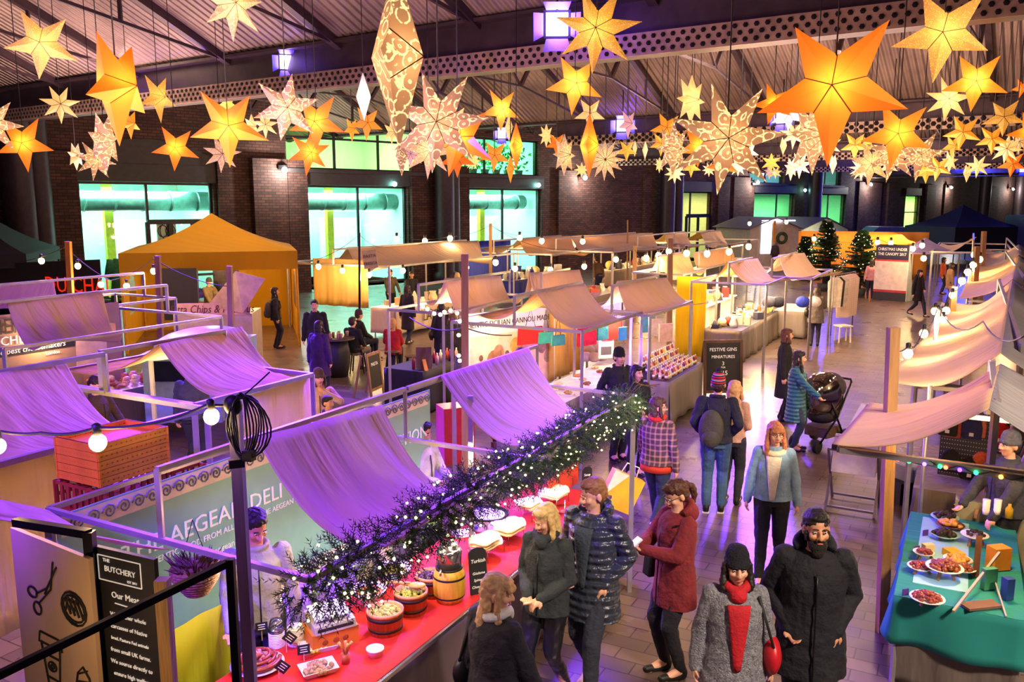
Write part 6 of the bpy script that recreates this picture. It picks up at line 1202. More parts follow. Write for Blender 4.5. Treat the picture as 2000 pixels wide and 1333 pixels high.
# festive poster totem
o = thing('poster_totem', 'large festive A-frame poster reading CHRISTMAS UNDER THE CANOPY 2017', 'poster', G(1736, 584, 0)); a_, b_ = G(1704, 585, 0), G(1768, 590, 0); ex = (b_ - a_).normalized(); wq = (b_ - a_).length; nn = ex.cross(Vector((0, 0, 1))); PP = lambda x, z, off=0.: a_ + ex * x * wq + Vector((0, 0, z)) + nn * (off - .02 * z) 
for z0, z1, c in ((0, .35, '1c1a2c'), (.35, .45, 'b02a30'), (.45, 1.65, 'd8c8bc'), (1.65, 1.72, 'c03030'), (1.72, 2.35, '221c3c')):
    mb = MB(); mb.add([PP(0, z1), PP(1, z1), PP(1, z0), PP(0, z0)], [(0, 1, 2, 3)]); solid(mb.build('printed_panel', mat('poster_' + c, c, .4), o), .02)
mb = MB(); bk = (b_ - nn * .8); mb.add([PP(1, 2.35), PP(1, 0), bk], [(0, 1, 2)]); solid(mb.build('side_panel', mat('poster_side', 'c8d4e4', .5), o), .02)
text('CHRISTMAS UNDER', 'lettering', TX, o, frame_mtx(PP(.5, 2.15, .02), ex, (0, 0, 1)), .17, sx=.8); text('THE CANOPY 2017', 'lettering', TX, o, frame_mtx(PP(.5, 1.95, .02), ex, (0, 0, 1)), .17, sx=.8)
# drape with lights, van, huts, trees
DRP = cloth('drape_amber', 'd08a30', .4, fold=.5, stretch=(1.2, 1.2, .3)); a_, b_ = G(1555, 540), G(1808, 548); curtain('amber_drape', DRP, (a_.x, a_.y, 0), (b_.x, b_.y, 0), 0, 2.55, lab='long amber fabric screen strung with bulbs behind the fir trees', cat='screen', fold=.12, n=120, freq=12)
light('drape_light', 'AREA', ((a_.x + b_.x) / 2, a_.y - 2.2, 2.2), BULB, 160, ((a_.x + b_.x) / 2, a_.y, 1.2), 6, sy=.5)
def hut(lab, px0, px1, py, ytop, yeave, m, mr, dep, glow=True):
    a, b = G(px0, py), G(px1, py - 1.5); ex = (b - a).normalized(); w_ = (b - a).length; nn = ex.cross(Vector((0, 0, 1))); ze = D((px0 + px1) / 2, yeave, a.y).z; zt = D((px0 + px1) / 2, ytop, a.y).z; o = thing('market_hut', lab, 'hut', (a + b) / 2); q = lambda x, z, d=0: a + ex * w_ * x - nn * d + Vector((0, 0, z)); mb = MB()
    mb.add([q(0, 0), q(1, 0), q(1, ze), q(.5, zt), q(0, ze), q(0, 0, dep), q(1, 0, dep), q(1, ze, dep), q(.5, zt, dep), q(0, ze, dep)], [(0, 1, 2, 3, 4), (9, 8, 7, 6, 5), (0, 5, 6, 1), (1, 6, 7, 2), (0, 4, 9, 5)], False)
    for k in range(int(ze / .16)):
        z = .08 + k * .16; mb.bar(q(0, z, -.01), q(1, z, -.01), .03, .02).bar(q(1.0, z), q(1.0, z, dep), .03, .02)
    mb.build('boarded_walls', m, o); mb = MB()
    for s_ in (-.06, 1.06): mb.add([q(.5, zt + .05, -.25), q(s_, ze - .05, -.25), q(s_, ze - .05, dep + .2), q(.5, zt + .05, dep + .2)], [(0, 1, 2, 3)])
    solid(mb.build('roof', mr, o), .05); return o, q
HG = mat('hut_board', 'b5aca8', .7, var=.15); RG_ = mat('hut_roof_grey', '6a6670', .7)
o, q = hut('grey boarded hut with a gable roof and bright open window', 1462, 1556, 524, 427, 446, HG, RG_, 5)
mb = MB(); mb.add([q(.22, .9, -.05), q(.44, .9, -.05), q(.44, 2.9, -.05), q(.22, 2.9, -.05)], [(0, 1, 2, 3)]); mb.build('lit_window', emis('hut_window', 'dfe8ff', 1.3, 'ffffff'), o); mb = MB(); mb.bar(q(.48, 0, -.08), q(.48, 3, -.08), .12); mb.build('door_post', mat('post_amber', 'd88a30', .6), o); mb = MB(); mb.add([q(.5, .1, -.06), q(.82, .1, -.06), q(.82, 2.8, -.06), q(.5, 2.8, -.06)], [(0, 1, 2, 3)]); mb.build('hut_door', mat('door_beige', 'b8a898', .7), o)
wr_ = MB(); c = q(.64, 1.9, -.12); ex = (q(1, 0) - q(0, 0)).normalized(); wr_.tube([c + ex * .3 * math.cos(a) + Vector((0, 0, .3 * math.sin(a))) for a in [k * PI / 8 for k in range(17)]], .1, 8, False); tag(wr_.build('door_wreath', NEED), 'dark green wreath on the grey hut door', 'wreath')
mb = MB(); mb.bar(q(.22, 3.0, -.1), q(.9, 3.0, -.1), .05); mb.build('strip_light', emis('strip_white', 'e8e8ff', 12, 'ffffff'), o)
o, q = hut('pale hut with a wide dark violet roof behind the fir trees', 1562, 1652, 516, 427, 449, mat('hut_blue', '8fb0c0', .7, var=.15), mat('roof_violet', '2c2440', .6), 6)
light('hut_light', 'POINT', q(.15, 2.2, -1.2), BULB, 90, size=.1)
def fir(lab, px, py, h, r, seed):
    p = G(px, py); o = thing('fir_tree', lab, 'tree', p, 0, 'decorated fir trees'); MB().tube([p, p + Vector((0, 0, h * .95))], [.09, .02], 8).build('trunk', mat('bark', '4a3426', .9), o); MB().lathe([(.25, 0), (.3, .3), (.25, .3)], p, 14).build('tree_pot', mat('grey_pot', '555a55'), o); rn = random.Random(seed); mb = MB(); lt = MB()
    for k in range(230):
        f = rn.random() ** .8; z = .45 + (h - .5) * f; L = r * (1 - f) * rn.uniform(.75, 1.1) + .15; a = rn.uniform(0, 6.28); d = Vector((math.cos(a), math.sin(a), -.12 + .5 * f)); sd = Vector((-math.sin(a), math.cos(a), 0)); c = p + Vector((0, 0, z))
        mb.tube([c, c + d * L], [.012, .004], 3, False)
        for q in range(10):
            b_ = c + d * L * (.15 + .85 * q / 10); w_ = .2 * (1.1 - q / 12)
            for sg in (1, -1): e = sd * sg * w_ + d * w_ * .8 + Vector((0, 0, rn.uniform(-.06, .05))); mb.add([b_, b_ + d * .05 + Vector((0, 0, .03)), b_ + e], [(0, 1, 2)], False); mb.add([b_, b_ + d * .09, b_ + e * .9 - Vector((0, 0, .04))], [(0, 1, 2)], False)
        if k % 3 == 0: lt.ball(c + d * L * .92, .02, 5, 4)
    mb.build('needles', NEED, o); lt.build('fairy_lights', FL_, o)['kind'] = 'stuff'
fir('large decorated fir tree left of the other, before the violet-roofed hut', 1608, 566, 3.25, 1.2, 1); fir('decorated fir tree nearest the festive poster', 1677, 577, 2.85, 1.2, 2); fir('small fir tree beside the lit hut wall', 1570, 548, 2.3, .8, 3)
p = G(1740, 500); o = thing('parked_van', 'pale blue van roof showing above the amber screen', 'van', p); mb = MB(); X = Matrix.Translation(p) @ Matrix.Rotation(.1, 4, 'Z'); mb.X = X; mb.prism([(-2.3, .3), (2.3, .3), (2.3, 1.2), (1.9, 1.9), (1.5, 2.25), (-1.7, 2.3), (-2.2, 1.9), (-2.3, 1.1)], -1, 1); mb.build('van_body', mat('van_blue', '8a94c0', .3, .3), o); mb = MB(); mb.X = X; mb.box((-.1, -1.01, 1.65), (3.4, .03, .5)); mb.build('side_glass', mat('van_glass', '1a2030', .1), o)
for x in (-1.5, 1.5): mb = MB(); mb.X = X; mb.tube([(x, -1.02, .35), (x, -.8, .35)], .35, 16); mb.build('wheel', mat('rubber_black', '15151a', .8), o)
def tent(lab, c, w_, ze, zt, m, val=.35, cat='gazebo', rz=0., legs=True, wallsides=(), lm=ALU, wm=None):
    o = thing('gazebo', lab, cat, c, rz); X = Matrix.Translation(c) @ Matrix.Rotation(rz, 4, 'Z'); h = w_ / 2; mb = MB(); mb.X = X; C = [(-h, -h), (h, -h), (h, h), (-h, h)]
    for i in range(4):
        a, b = Vector((*C[i], ze)), Vector((*C[(i + 1) % 4], ze)); t_ = Vector((0, 0, zt)); mb.grid(lambda u, v: a.lerp(b, u).lerp(t_, v) - Vector((0, 0, .22 * (zt - ze) * 4 * v * (1 - v) * .6)) - Vector((0, 0, .0)), 8, 10, False); mb.add([a, b, b - Vector((0, 0, val)), a - Vector((0, 0, val))], [(0, 1, 2, 3)])
    solid(mb.build('canopy', m, o), .008)
    for x, y in C: mb = MB(); mb.X = X; mb.bar((x * .98, y * .98, 0), (x * .98, y * .98, ze), .05); mb.build('leg', lm, o)
    for (x0, y0, x1, y1) in wallsides:
        mb = MB(); mb.X = X; A_, B2 = Vector((x0 * h, y0 * h, 0)), Vector((x1 * h, y1 * h, 0)); n = 24
        # side wall with an arched window
        def hole(u, z): return abs(u - .5) < .17 and .9 < z < 1.55 + .45 * math.sqrt(max(0, 1 - ((u - .5) / .17) ** 2))
        nu, nz_ = 28, 24; zs = ze - .05; fs = []
        for i in range(nu):
            for j in range(nz_):
                if not hole((i + .5) / nu, (j + .5) / nz_ * zs): fs.append((i * (nz_ + 1) + j, (i + 1) * (nz_ + 1) + j, (i + 1) * (nz_ + 1) + j + 1, i * (nz_ + 1) + j + 1))
        mb.add([A_.lerp(B2, i / nu) + Vector((0, .04 * math.sin(i * .9), zs * j / nz_)) for i in range(nu + 1) for j in range(nz_ + 1)], fs); solid(mb.build('side_wall', wm or m, o), .008)
        mb = MB(); mb.X = X; mb.add([A_.lerp(B2, .33) + Vector((0, .02, .9)), A_.lerp(B2, .67) + Vector((0, .02, .9)), A_.lerp(B2, .67) + Vector((0, .02, 2.0)), A_.lerp(B2, .33) + Vector((0, .02, 2.0))], [(0, 1, 2, 3)]); mb.build('clear_window', glass('clear_pvc', 'dfe6e0', .8, .1), o)
    return o
YG = cloth('gazebo_yellow', 'c8980a', .25, fold=.15); gc = Vector(((-6.33 - 10.2) / 2 - .55, 25.5, 0))
Lg, Rg = D(330, 545, 22.3), D(578, 545, 24.2); gz = Vector((-8.9, 25.3, 0))
tent('yellow pop-up gazebo of the pitta chips stand', gz, 4.6, 2.72, 3.75, YG, .5, rz=.30, wallsides=((1, -1, 1, 1), (-1, 1, 1, 1), (-1, -1, -1, 1)), lm=mat('leg_yellow', 'd8a020', .5))
light('gazebo_lamp', 'POINT', gz + Vector((0, 0, 2.1)), BULB, 130, size=.1); light('gazebo_lamp', 'POINT', gz + Vector((1.5, -1, 2.1)), BULB, 60, size=.1)
BT = mat('tent_black', '1c1820', .7); tent('black gazebo at the far left before the brick wall', Vector((-16.8, 25.8, 0)), 4.6, 2.6, 4.4, BT, .4, rz=.3, lm=BLACKM)
tent('black gazebo in the far right background', G(1920, 520, 0) + Vector((.5, 4, 0)), 5.2, 2.5, 4.0, mat('tent_navy', '1c1a34', .7), 1.6, rz=.2, lm=BLACKM)
tag(MB().box(G(1985, 520, 0) + Vector((3, 2, 1.6)), (4, 3, 3.4)).build('site_cabin', mat('cabin_blue', '3a4664', .5)), 'dark blue site cabin at the right edge behind the stalls', 'cabin')
tent('small lilac parasol canopy among the far right stalls', G(1833, 590, 0) + Vector((0, 1.5, 0)), 2.0, 2.0, 2.6, cloth('parasol_lilac', 'b0a0d8', .3), .05, cat='canopy')
# sign CHAI, van with pitta sign
o = thing('lettered_sign', 'dark sign board with red capital letters ending in CHAI', 'sign', D(130, 600, 23.4)); a_, b_ = D(-30, 545, 24.5), D(197, 540, 23.5); a_.z = b_.z = 0; ex = (b_ - a_).normalized(); mb = MB(); Ws = (b_ - a_).length; mb.add([a_ + Vector((0, 0, 2.3)), b_ + Vector((0, 0, 2.5)), b_ + Vector((0, 0, 1.2)), a_ + Vector((0, 0, 1.2))], [(0, 1, 2, 3)]); solid(mb.build('board', mat('sign_brown', '241a1c', .7), o), .04)
text('DU CHAI', 'lettering', emis('letters_red', 'ff3010', .5, 'd83010'), o, frame_mtx(a_.lerp(b_, .8) + Vector((0, -.06, 1.75)), ex, (0, 0, 1)), .62, sx=.85)
o = thing('food_van', 'pale food van with raised tarpaulin hatch lettered Pitta Chips and Humous', 'van', D(400, 680, 20)); v0, v1 = D(338, 615, 20.0), D(492, 612, 20.2); zt_ = v0.z; v0.z = v1.z = 0; ex = (v1 - v0).normalized(); nn = ex.cross(Vector((0, 0, 1))); Q = lambda x, z, d=0.: v0.lerp(v1, x) + Vector((0, 0, z)) + nn * d
mb = MB(); mb.add([Q(0, 0), Q(1, 0), Q(1, zt_), Q(0, zt_), Q(0, 0, -1.2), Q(1, 0, -1.2), Q(1, zt_, -1.2), Q(0, zt_, -1.2)], [(0, 1, 2, 3), (4, 7, 6, 5), (0, 4, 5, 1), (3, 2, 6, 7), (1, 5, 6, 2), (0, 3, 7, 4)], False); mb.build('van_body', mat('van_cream', 'b8a090', .5, var=.15), o)
mb = MB(); mb.add([Q(.02, zt_ - .02, .03), Q(.98, zt_ - .02, .03), Q(.98, zt_ + .27, .03), Q(.04, zt_ + .27, .03)], [(0, 1, 2, 3)]); solid(mb.build('sign_board', mat('sign_pink', 'd8a898', .7), o), .02); text('Pitta Chips & Humous', 'lettering', mat('ink_plum', '5a1428', .6), o, frame_mtx(Q(.5, zt_ + .12, .05), ex, (0, 0, 1)), .27, shear=.25, sx=.8)
mb = MB(); TP = [D(460, 530, 20.0), D(518, 545, 20.0), D(475, 612, 19.9), D(405, 598, 20.2)]; mb.add(TP, [(0, 1, 2, 3)]); solid(mb.build('tarpaulin', mat('tarp', 'b89484', .35, var=.2, bump=.4, bscale=12), o), .02)
tag(MB().box(D(353, 575, 21), (.85, .05, 1.3), .1).build('menu_blackboard', BLK), 'square menu blackboard inside the yellow gazebo', 'sign')
o = thing('canopy_roof_car', 'pale blue curved vehicle roof behind the violet canopy', 'vehicle', D(395, 690, 15)); c = D(395, 650, 15.2); mb = MB(); mb.ball(Vector((c.x, c.y, 1.55)), (.75, 1.2, .22), 20, 10); mb.box(Vector((c.x, c.y, .9)), (1.3, 2.2, 1.2)); mb.build('vehicle_shell', mat('van_skyblue', '9ab4dc', .3), o); mb = MB(); mb.box(Vector((c.x, c.y - 1.11, 1.2)), (1.0, .03, .35)); mb.build('windscreen', mat('van_glass', '1a2030', .1), o)
# tall cactus decorations
for px, py, lab in ((708, 0, ''),)[:0]: pass
for px, y0, y1, lab in ((236, 590, 508, 'taller one behind the festoon'), (223, 545, 512, 'short one hanging left of it')):
    a, b = D(px - 12, y0, 24), D(px, y1, 24); o = thing('green_garland', 'green leafy pole garland, ' + lab, 'garland', a); mb = MB(); mb.tube([a, a.lerp(b, .5), b], [.1, .16, .2], 10); mb.build('leafy_body', mat('garland_green', '2a7a48', .7, var=.5, scale=20., bump=.8), o)
# far counters
table('long pasta stall counter with a pale lettered banner', 20.6, 25.6, -16.0, -15.1, .9, WHITE, cloth('skirt_pale', 'c8b49c', .15, fold=.4, stretch=(2, 2, .4)))
text('LA FARINA', 'lettering', BLK, None, frame_mtx(S(23.0, -15.02, .5), UA, (0, 0, 1)), .42).name = 'counter_lettering'; tag(bpy.data.objects['counter_lettering'], 'dark capital lettering on the pasta counter skirt ending RINA', 'lettering')
o = thing('pasta_sign', 'tilted cardboard sign reading PASTA FRESCA', 'sign', D(723, 507, 25.4)); c = D(723, 507, 25.4); X = Matrix.Translation(c) @ Matrix.Rotation(-.12, 4, 'Y') @ Matrix.Rotation(PI / 2, 4, 'X'); mb = MB(); mb.X = X; mb.box((0, 0, 0), (.42, .54, .02)); mb.build('cardboard', mat('card_tan', 'a89478', .8), o); text('PASTA', 'lettering', BLK, o, X @ Matrix.Translation((0, .1, .015)), .13, .002); text('FRESCA', 'lettering', BLK, o, X @ Matrix.Translation((0, -.12, .015)), .12, .002)
curtain('side_curtain', CANLIT, S(21.0, -18.6), S(21.0, -16.4), .8, 2.3, lab='yellow-lit side curtain at the left end of the pasta stall', cat='curtain', fold=.05)
curtain('side_curtain', cloth('curtain_yellow', 'e8d020', .45, stretch=(2, 2, .3)), S(21.6, -6.7), S(21.6, -5.9), .05, 2.15, lab='bright yellow side curtain of the gift stall', cat='curtain', fold=.04)
curtain('side_curtain', CANLIT, S(14.5, -7.0), S(16.3, -7.0), .6, 2.1, lab='warm-lit back curtain of the gin stall', cat='curtain', fold=.04)
table('grey-skirted gift stall counter crowded with ornaments', 21.5, 26.2, -5.9, -4.95, .82, BLK, SKIRT, .8, fold=.04); table('white-topped clothes stall counter beside the gift counter', 26.3, 28.4, -5.1, -4.2, .82, WHITE, SKIRT)
text('Lib & Lo', 'counter_script', BLK, None, frame_mtx(S(27.0, -4.12, .45), UA, (0, 0, 1)), .38, shear=.3); tag([x for x in bpy.data.objects if x.name.startswith('counter_script')][0], 'looping black script on the clothes counter skirt', 'lettering')
# ornaments on the gift stall, goods on the far stalls
rn = random.Random(12); GC = ['e8d8a0', 'f0e8d0', 'd8b060', 'c03028', 'e8e0d8', '4a4a60', 'b89058', 'e0c8b0', '8a6a40', 'f4f0e0']
CN = {'e8d8a0': 'straw', 'f0e8d0': 'cream', 'd8b060': 'gold', 'c03028': 'red', 'e8e0d8': 'off-white', '4a4a60': 'slate', 'b89058': 'tan', 'e0c8b0': 'beige', '8a6a40': 'brown', 'f4f0e0': 'ivory', 'e0c890': 'sandy', 'c89a60': 'ochre', 'e8dcc0': 'pale', 'd8c8a8': 'buff', '8a7a60': 'drab', 'f0ece0': 'white', 'e8e0d0': 'eggshell', 'c8b890': 'khaki', '2838a0': 'blue', 'd8d8e8': 'ice-grey'}
def bric(lab, grp, n, s0, s1, t0, t1, z, hs=(.06, .3), cols=GC, cat='ornament', name='ornament'):
    for k in range(n):
        p = S(rn.uniform(s0, s1), rn.uniform(t0, t1), z); c = rn.choice(cols); h = rn.uniform(*hs); r = h * rn.uniform(.25, .55); m = mat('orn_' + c, c, .45, var=.2); kind = rn.randrange(4); mb = MB()
        if kind == 0: mb.lathe([(r * .8, 0), (r, h * .3), (r * .6, h * .8), (r * .75, h)], p, 10)
        elif kind == 1: mb.box(p + Vector((0, 0, h * .4)), (r * 2, r * 1.4, h * .8), rn.uniform(0, 1.5))
        elif kind == 2: mb.ball(p + Vector((0, 0, r)), (r, r, r), 10, 7)
        else: mb.lathe([(r, 0), (r * .2, h * .9), (.001, h)], p, 10)
        tag(mb.build(name, m), CN.get(c, 'coloured') + ' ' + ('vase-shaped', 'boxy', 'round', 'cone-shaped')[kind] + ' ' + lab, cat, grp)
bric('small gift ornament crowded on the bright gift stall counter', 'ornaments on the gift stall', 70, 21.6, 26.1, -5.8, -5.05, .82); bric('toy or ornament on the raised back shelf of the gift stall', 'ornaments on the gift stall back shelf', 30, 22, 26, -6.6, -6.3, 1.25, (.1, .4))
o = thing('display_shelf', 'pale back shelf of the gift stall', 'shelf', S(24, -6.5)); MB().box(S(24, -6.45, 1.23), (.5, 4.4, .03), -AIS).build('shelf_board', WHITE, o); [MB().box(S(s_, -6.45, .6), (.4, .05, 1.22), -AIS).build('support', WHITE, o) for s_ in (22, 24, 26)]
light('gift_lamp', 'AREA', S(24, -5.6, 2.0), (1, .8, .5), 160, S(24, -5.6, .8), 3.0)
bric('pasta packet or box on the pasta stall counter', 'boxes on the pasta counter', 26, 20.8, 25.4, -15.9, -15.3, .9, (.12, .35), ['e0c890', 'c89a60', 'e8dcc0', 'd8c8a8', '8a7a60'], 'box', 'food_box')
table('counter of the far print stall', 30.5, 35.5, -17.2, -16.4, .9, WHITE, cloth('skirt_blue', '2838a0', .1)); bric('framed print or card on the far print stall counter', 'prints on the far print stall', 24, 30.6, 35.4, -17.1, -16.5, .9, (.2, .5), ['f0ece0', 'e8e0d0', 'c8b890', '2838a0', 'd8d8e8'], 'print', 'print')
a_, b_ = S(31, -19.2), S(35.5, -19.2); curtain('back_cloth', cloth('cloth_starry_blue', '1c2c98', .1), a_, b_, .4, 2.4, lab='deep blue back cloth of the far print stall', cat='curtain')
table('counter of the far middle stall', 37.5, 45, -15.6, -14.8, .9, WHITE, SKIRTD); bric('small ware on the far middle stall counter', 'wares on the far middle stall', 30, 37.6, 44.8, -15.5, -14.9, .9, (.15, .45))
table('counter behind the gin stall under glowing canopy', 24.5, 29.5, -11.9, -11.1, .9, WHITE, SKIRTD); bric('small ware on the counter under the glowing canopies', 'wares under the glowing canopies', 30, 24.6, 29.4, -11.8, -11.2, .9, (.12, .4))
# garments on the clothes rail
STR = plaid('striped_red', 'e8dcd4', 'c84840', 'e8dcd4')
o = thing('clothes_rail', 'white clothes rail at the aisle end of the clothes stall', 'clothes rail', G(1640, 668)); a_, b_ = G(1622, 655), G(1664, 640); MB().tube([a_, a_ + Vector((0, 0, 1.85)), b_ + Vector((0, 0, 1.85)), b_], .02, 8).build('rail_frame', ALU, o)
for k in range(9):
    c = a_.lerp(b_, .08 + .1 * k) + Vector((0, 0, 1.8)); lg = 1.35 if k > 3 else .95; ang = rn.uniform(-.15, .15); mb = MB(); X = Matrix.Translation(c) @ Matrix.Rotation(.15 + ang, 4, 'Z'); mb.X = X
    mb.prism([(-.2, -lg), (.2, -lg), (.24, -.15), (.1, -.02), (-.1, -.02), (-.24, -.15)], -.03, .03); ob = mb.build('striped_dress' if k > 3 else 'shirt', STR if k > 3 else [fab('d8ccc4'), fab('3a3038')][k % 2 and k < 3]); tag(ob, 'long red-and-white striped dress on the white clothes rail' if k > 3 else 'short pale or dark top on the left half of the clothes rail', 'garment', 'striped dresses on the rail' if k > 3 else 'tops on the rail')
o = thing('white_stool', 'white square stool below the clothes rail in the aisle', 'stool', G(1645, 672)); c = G(1645, 668); MB().box(c + Vector((0, 0, .48)), (.4, .4, .04), .3).build('seat', WHITE, o); [MB().bar(c + Vector((x, y, 0)), c + Vector((x * .9, y * .9, .46)), .035).build('leg', WHITE, o) for x in (-.17, .17) for y in (-.17, .17)]
for k, (px, c) in enumerate(((1568, '3040c0'), (1590, 'e8e4e0'), (1502, '5a5a68'), (1520, '2a2a34'))): p = G(px, 590, 1.35); tag(MB().ball(p, (.2, .18, .16), 12, 8).build('knitted_hat', fab(c)), {1568: 'blue', 1590: 'white', 1502: 'grey', 1520: 'charcoal'}[px] + ' hat displayed at the clothes stall', 'hat')
# barrel table with diners, stools, small black table with products
p = G(660, 735, 0); o = thing('barrel_table', 'black barrel with a round top used as a standing table by diners', 'table', p); MB().lathe([(.24, 0), (.3, .3), (.31, .45), (.3, .6), (.25, .88)], p, 20).build('barrel', mat('barrel_black', '1e1c20', .5), o); MB().lathe([(.001, .88), (.42, .88), (.42, .92), (.001, .92)], p, 24).build('table_top', mat('top_dark', '4a3c34', .3), o)
for k in range(9): q = p + Vector((rn.uniform(-.3, .3), rn.uniform(-.25, .25), .92)); tag(MB().lathe([(.03, 0), (.04, .12), (.036, .12)], q, 10).build('glass_tumbler', mat('tumbler', 'b07a6a', .15)), 'glass or cup among the drinks on the black barrel', 'glass', 'drinks on the barrel table')
for px, py, lab in ((700, 742, 'stool under the seated person in black'), (768, 750, 'stool under the person in the red coat'), (806, 760, 'empty stool right of the red coat')):
    c = G(px, py - 14, 0); o = thing('bar_stool', 'dark metal ' + lab, 'stool', c, 0, 'stools at the barrel table'); MB().lathe([(.17, .58), (.18, .6), (.001, .61)], c, 16).build('seat', WOODD, o); [MB().bar(c + Vector((x, y, 0)), c + Vector((x * .6, y * .6, .58)), .025).build('leg', BLACKM, o) for x in (-.17, .17) for y in (-.17, .17)]
table('black-clothed display table in front of the peach canopy', 13.1, 14.7, -9.9, -9.0, .85, BLK, mat('cloth_black', '1a181c', .8), .8)
for k in range(12): p = S(13.25 + .12 * k, -9.3 + .15 * (k % 2), .85); tag(MB().lathe([(.035, 0), (.035, .16), (.015, .2), (.015, .24)], p, 10).build('sauce_jar', GLB[list(GLB)[k % 6]]), 'jar or bottle on the black display table', 'jar', 'jars on the black table')
p = G(828, 722, .85); o = thing('photo_frame', 'brown framed notice with an easel back on the black table', 'frame', p); mb = MB(); mb.X = Matrix.Translation(p) @ Matrix.Rotation(.1, 4, 'Z') @ Matrix.Rotation(-.2, 4, 'X'); mb.box((0, 0, .22), (.3, .02, .42)); mb.build('notice', WOODD, o); mb = MB(); mb.X = Matrix.Translation(p) @ Matrix.Rotation(.1, 4, 'Z'); mb.bar((0, -.02, .2), (.05, -.16, 0), .07, .015); mb.build('easel_leg', mat('easel_orange', 'c07a30', .6), o)
tag(MB().box(G(982, 805, 0) + Vector((0, .3, .55)), (1.9, .08, 1.1), .25).build('counter_back_panel', SKIRTD), 'brown back panel between the two violet canopies', 'panel')
o = thing('wooden_crate', 'slatted wooden crate on the ground under the second violet canopy', 'crate', G(995, 880, 0)); c = G(992, 868, 0); mb = MB()
for z in (.05, .2, .35): [mb.box(c + Vector((x, y, z)), d) for x, y, d in ((0, -.2, (.55, .02, .09)), (0, .2, (.55, .02, .09)), (-.27, 0, (.02, .4, .09)), (.27, 0, (.02, .4, .09)))]
mb.build('slats', WOODP, o)
tag(MB().box(G(890, 900, 0) + Vector((0, 0, .45)), (.5, .4, .9), .4).build('red_bin', mat('bin_red', 'b0202c', .4)), 'red plastic bin behind the second deli stallholder', 'bin')
# white fridge box / sack below banner
tag(MB().lathe([(.2, 0), (.24, .3), (.22, .7), (.1, .95), (.12, 1.05), (.001, 1.06)], S(5.75, -4.45, 0), 16).build('flour_sack', cloth('sack_cloth', 'e0d0b0', .2)), 'tall pale cloth sack behind the olive counter', 'sack')
# teal table on the right
TEALC = cloth('teal_cloth', '1c8a84', .1, fold=.3); LBL = mat('runner_blue', '8fc4d8', .7, var=.05)
table('teal-clothed table of snacks at the right edge', 7.3, 9.5, -.33, .62, .8, TEALC, TEALC, .42, over=.04, fold=.05)
curtain('under_skirt', SKIRTD, S(7.34, .6), S(7.34, -.3), .0, .45, lab='brown skirt under the teal cloth, near end', cat='cloth', fold=.03); curtain('under_skirt', SKIRTD, S(7.36, -.3), S(9.4, -.3), .0, .45, lab='brown skirt under the teal cloth, aisle side', cat='cloth', fold=.03)
tag(MB().box(S(8.5, .0, .803), (.42, 1.75, .006), -AIS).build('table_runner', LBL), 'pale blue runner on the teal table', 'runner')
FIG = mat('date_brown', '7a3a20', .3, var=.4, scale=20.); FIG2 = mat('fig_red', '8a3428', .35, var=.4, scale=20.); NUT = mat('nut_gold', 'd8a050', .5, var=.3, scale=20.); PLD = mat('brownie', '2e1a12', .6, var=.3)
def plate(lab, px, py, r, zst, m, n, sz, seed, lng=1.5, food='dates', pm=None):
    r *= 1.22; sz *= 1.15; p = G(px, py, .81); o = thing('food_plate', lab, 'plate', p, 0, 'plates on the teal table')
    if zst: [MB().bar(p + Vector((x, y, 0)), p + Vector((x * .7, y * .7, zst)), .022).build('wooden_foot', WOODP, o) for x, y in ((-.07, -.04), (.07, -.04), (0, .07))]
    q = p + Vector((0, 0, zst)); MB().lathe([(r * .6, 0), (r, .025), (r * .98, .03), (r * .55, .01), (.001, .008)], q, 26).build('plate_dish', pm or CER, o); pile(o, food, q + Vector((0, 0, .025)), r * .72, n, sz, m, seed, .35, lng)
plate('large white plate heaped with brown dates on wooden feet', 1843, 1130, .125, .08, FIG, 70, .018, 1); plate('oval plate of sliced dates nearest the front corner', 1810, 1180, .11, .03, FIG2, 50, .015, 2); plate('small bowl of red-brown nuts, left rear', 1803, 1092, .075, .04, FIG2, 30, .014, 3, 1.1); plate('bowl of reddish figs behind the big date plate', 1797, 1118, .09, .03, FIG2, 36, .016, 4, 1.1); plate('plate of golden biscuits right of the bowls', 1870, 1104, .1, .03, NUT, 40, .016, 5, 1.4, 'biscuits'); plate('plate of dark dates behind the largest plate', 1882, 1122, .08, .03, FIG, 26, .015, 6)
plate('plate of chocolate truffles on wooden feet', 1902, 1065, .1, .08, PLD, 22, .015, 7, 1.1, 'truffles'); plate('green plate of dark brownies, farthest', 1845, 1018, .11, .02, PLD, 20, .022, 8, 1.3, 'brownies', mat('plate_green', '8fc4b0', .4)); plate('wooden plate of golden flapjacks', 1855, 1033, .11, .02, NUT, 16, .024, 9, 1.5, 'flapjacks', WOODD); plate('green plate of brownie slabs in the middle', 1845, 1052, .11, .02, PLD, 18, .026, 10, 1.4, 'brownies', mat('plate_green', '8fc4b0', .4))
for px, py, w_, d_, h_, c, lab in ((1862, 1088, .12, .16, .06, 'e8b020', 'yellow packets stacked in the middle of the teal table'), (1812, 1079, .1, .06, .08, 'e8dcb0', 'small cream packet by the violet cards'), (1948, 1110, .16, .12, .2, 'd88a28', 'orange drinks box with a white cap'), (1966, 1170, .07, .07, .18, '26407a', 'dark blue carton at the right edge'), (1930, 1150, .12, .05, .18, '4a9a6a', 'green and cream packet on a wooden board'), (1915, 1185, .3, .12, .02, '7a5a48', 'chopping board with knives at the front of the teal table')):
    p = G(px, py, .81); tag(MB().box(p + Vector((0, 0, h_ / 2)), (w_, d_, h_), .2).build('snack_packet', mat('pack_' + c, c, .4)), lab, 'packet')
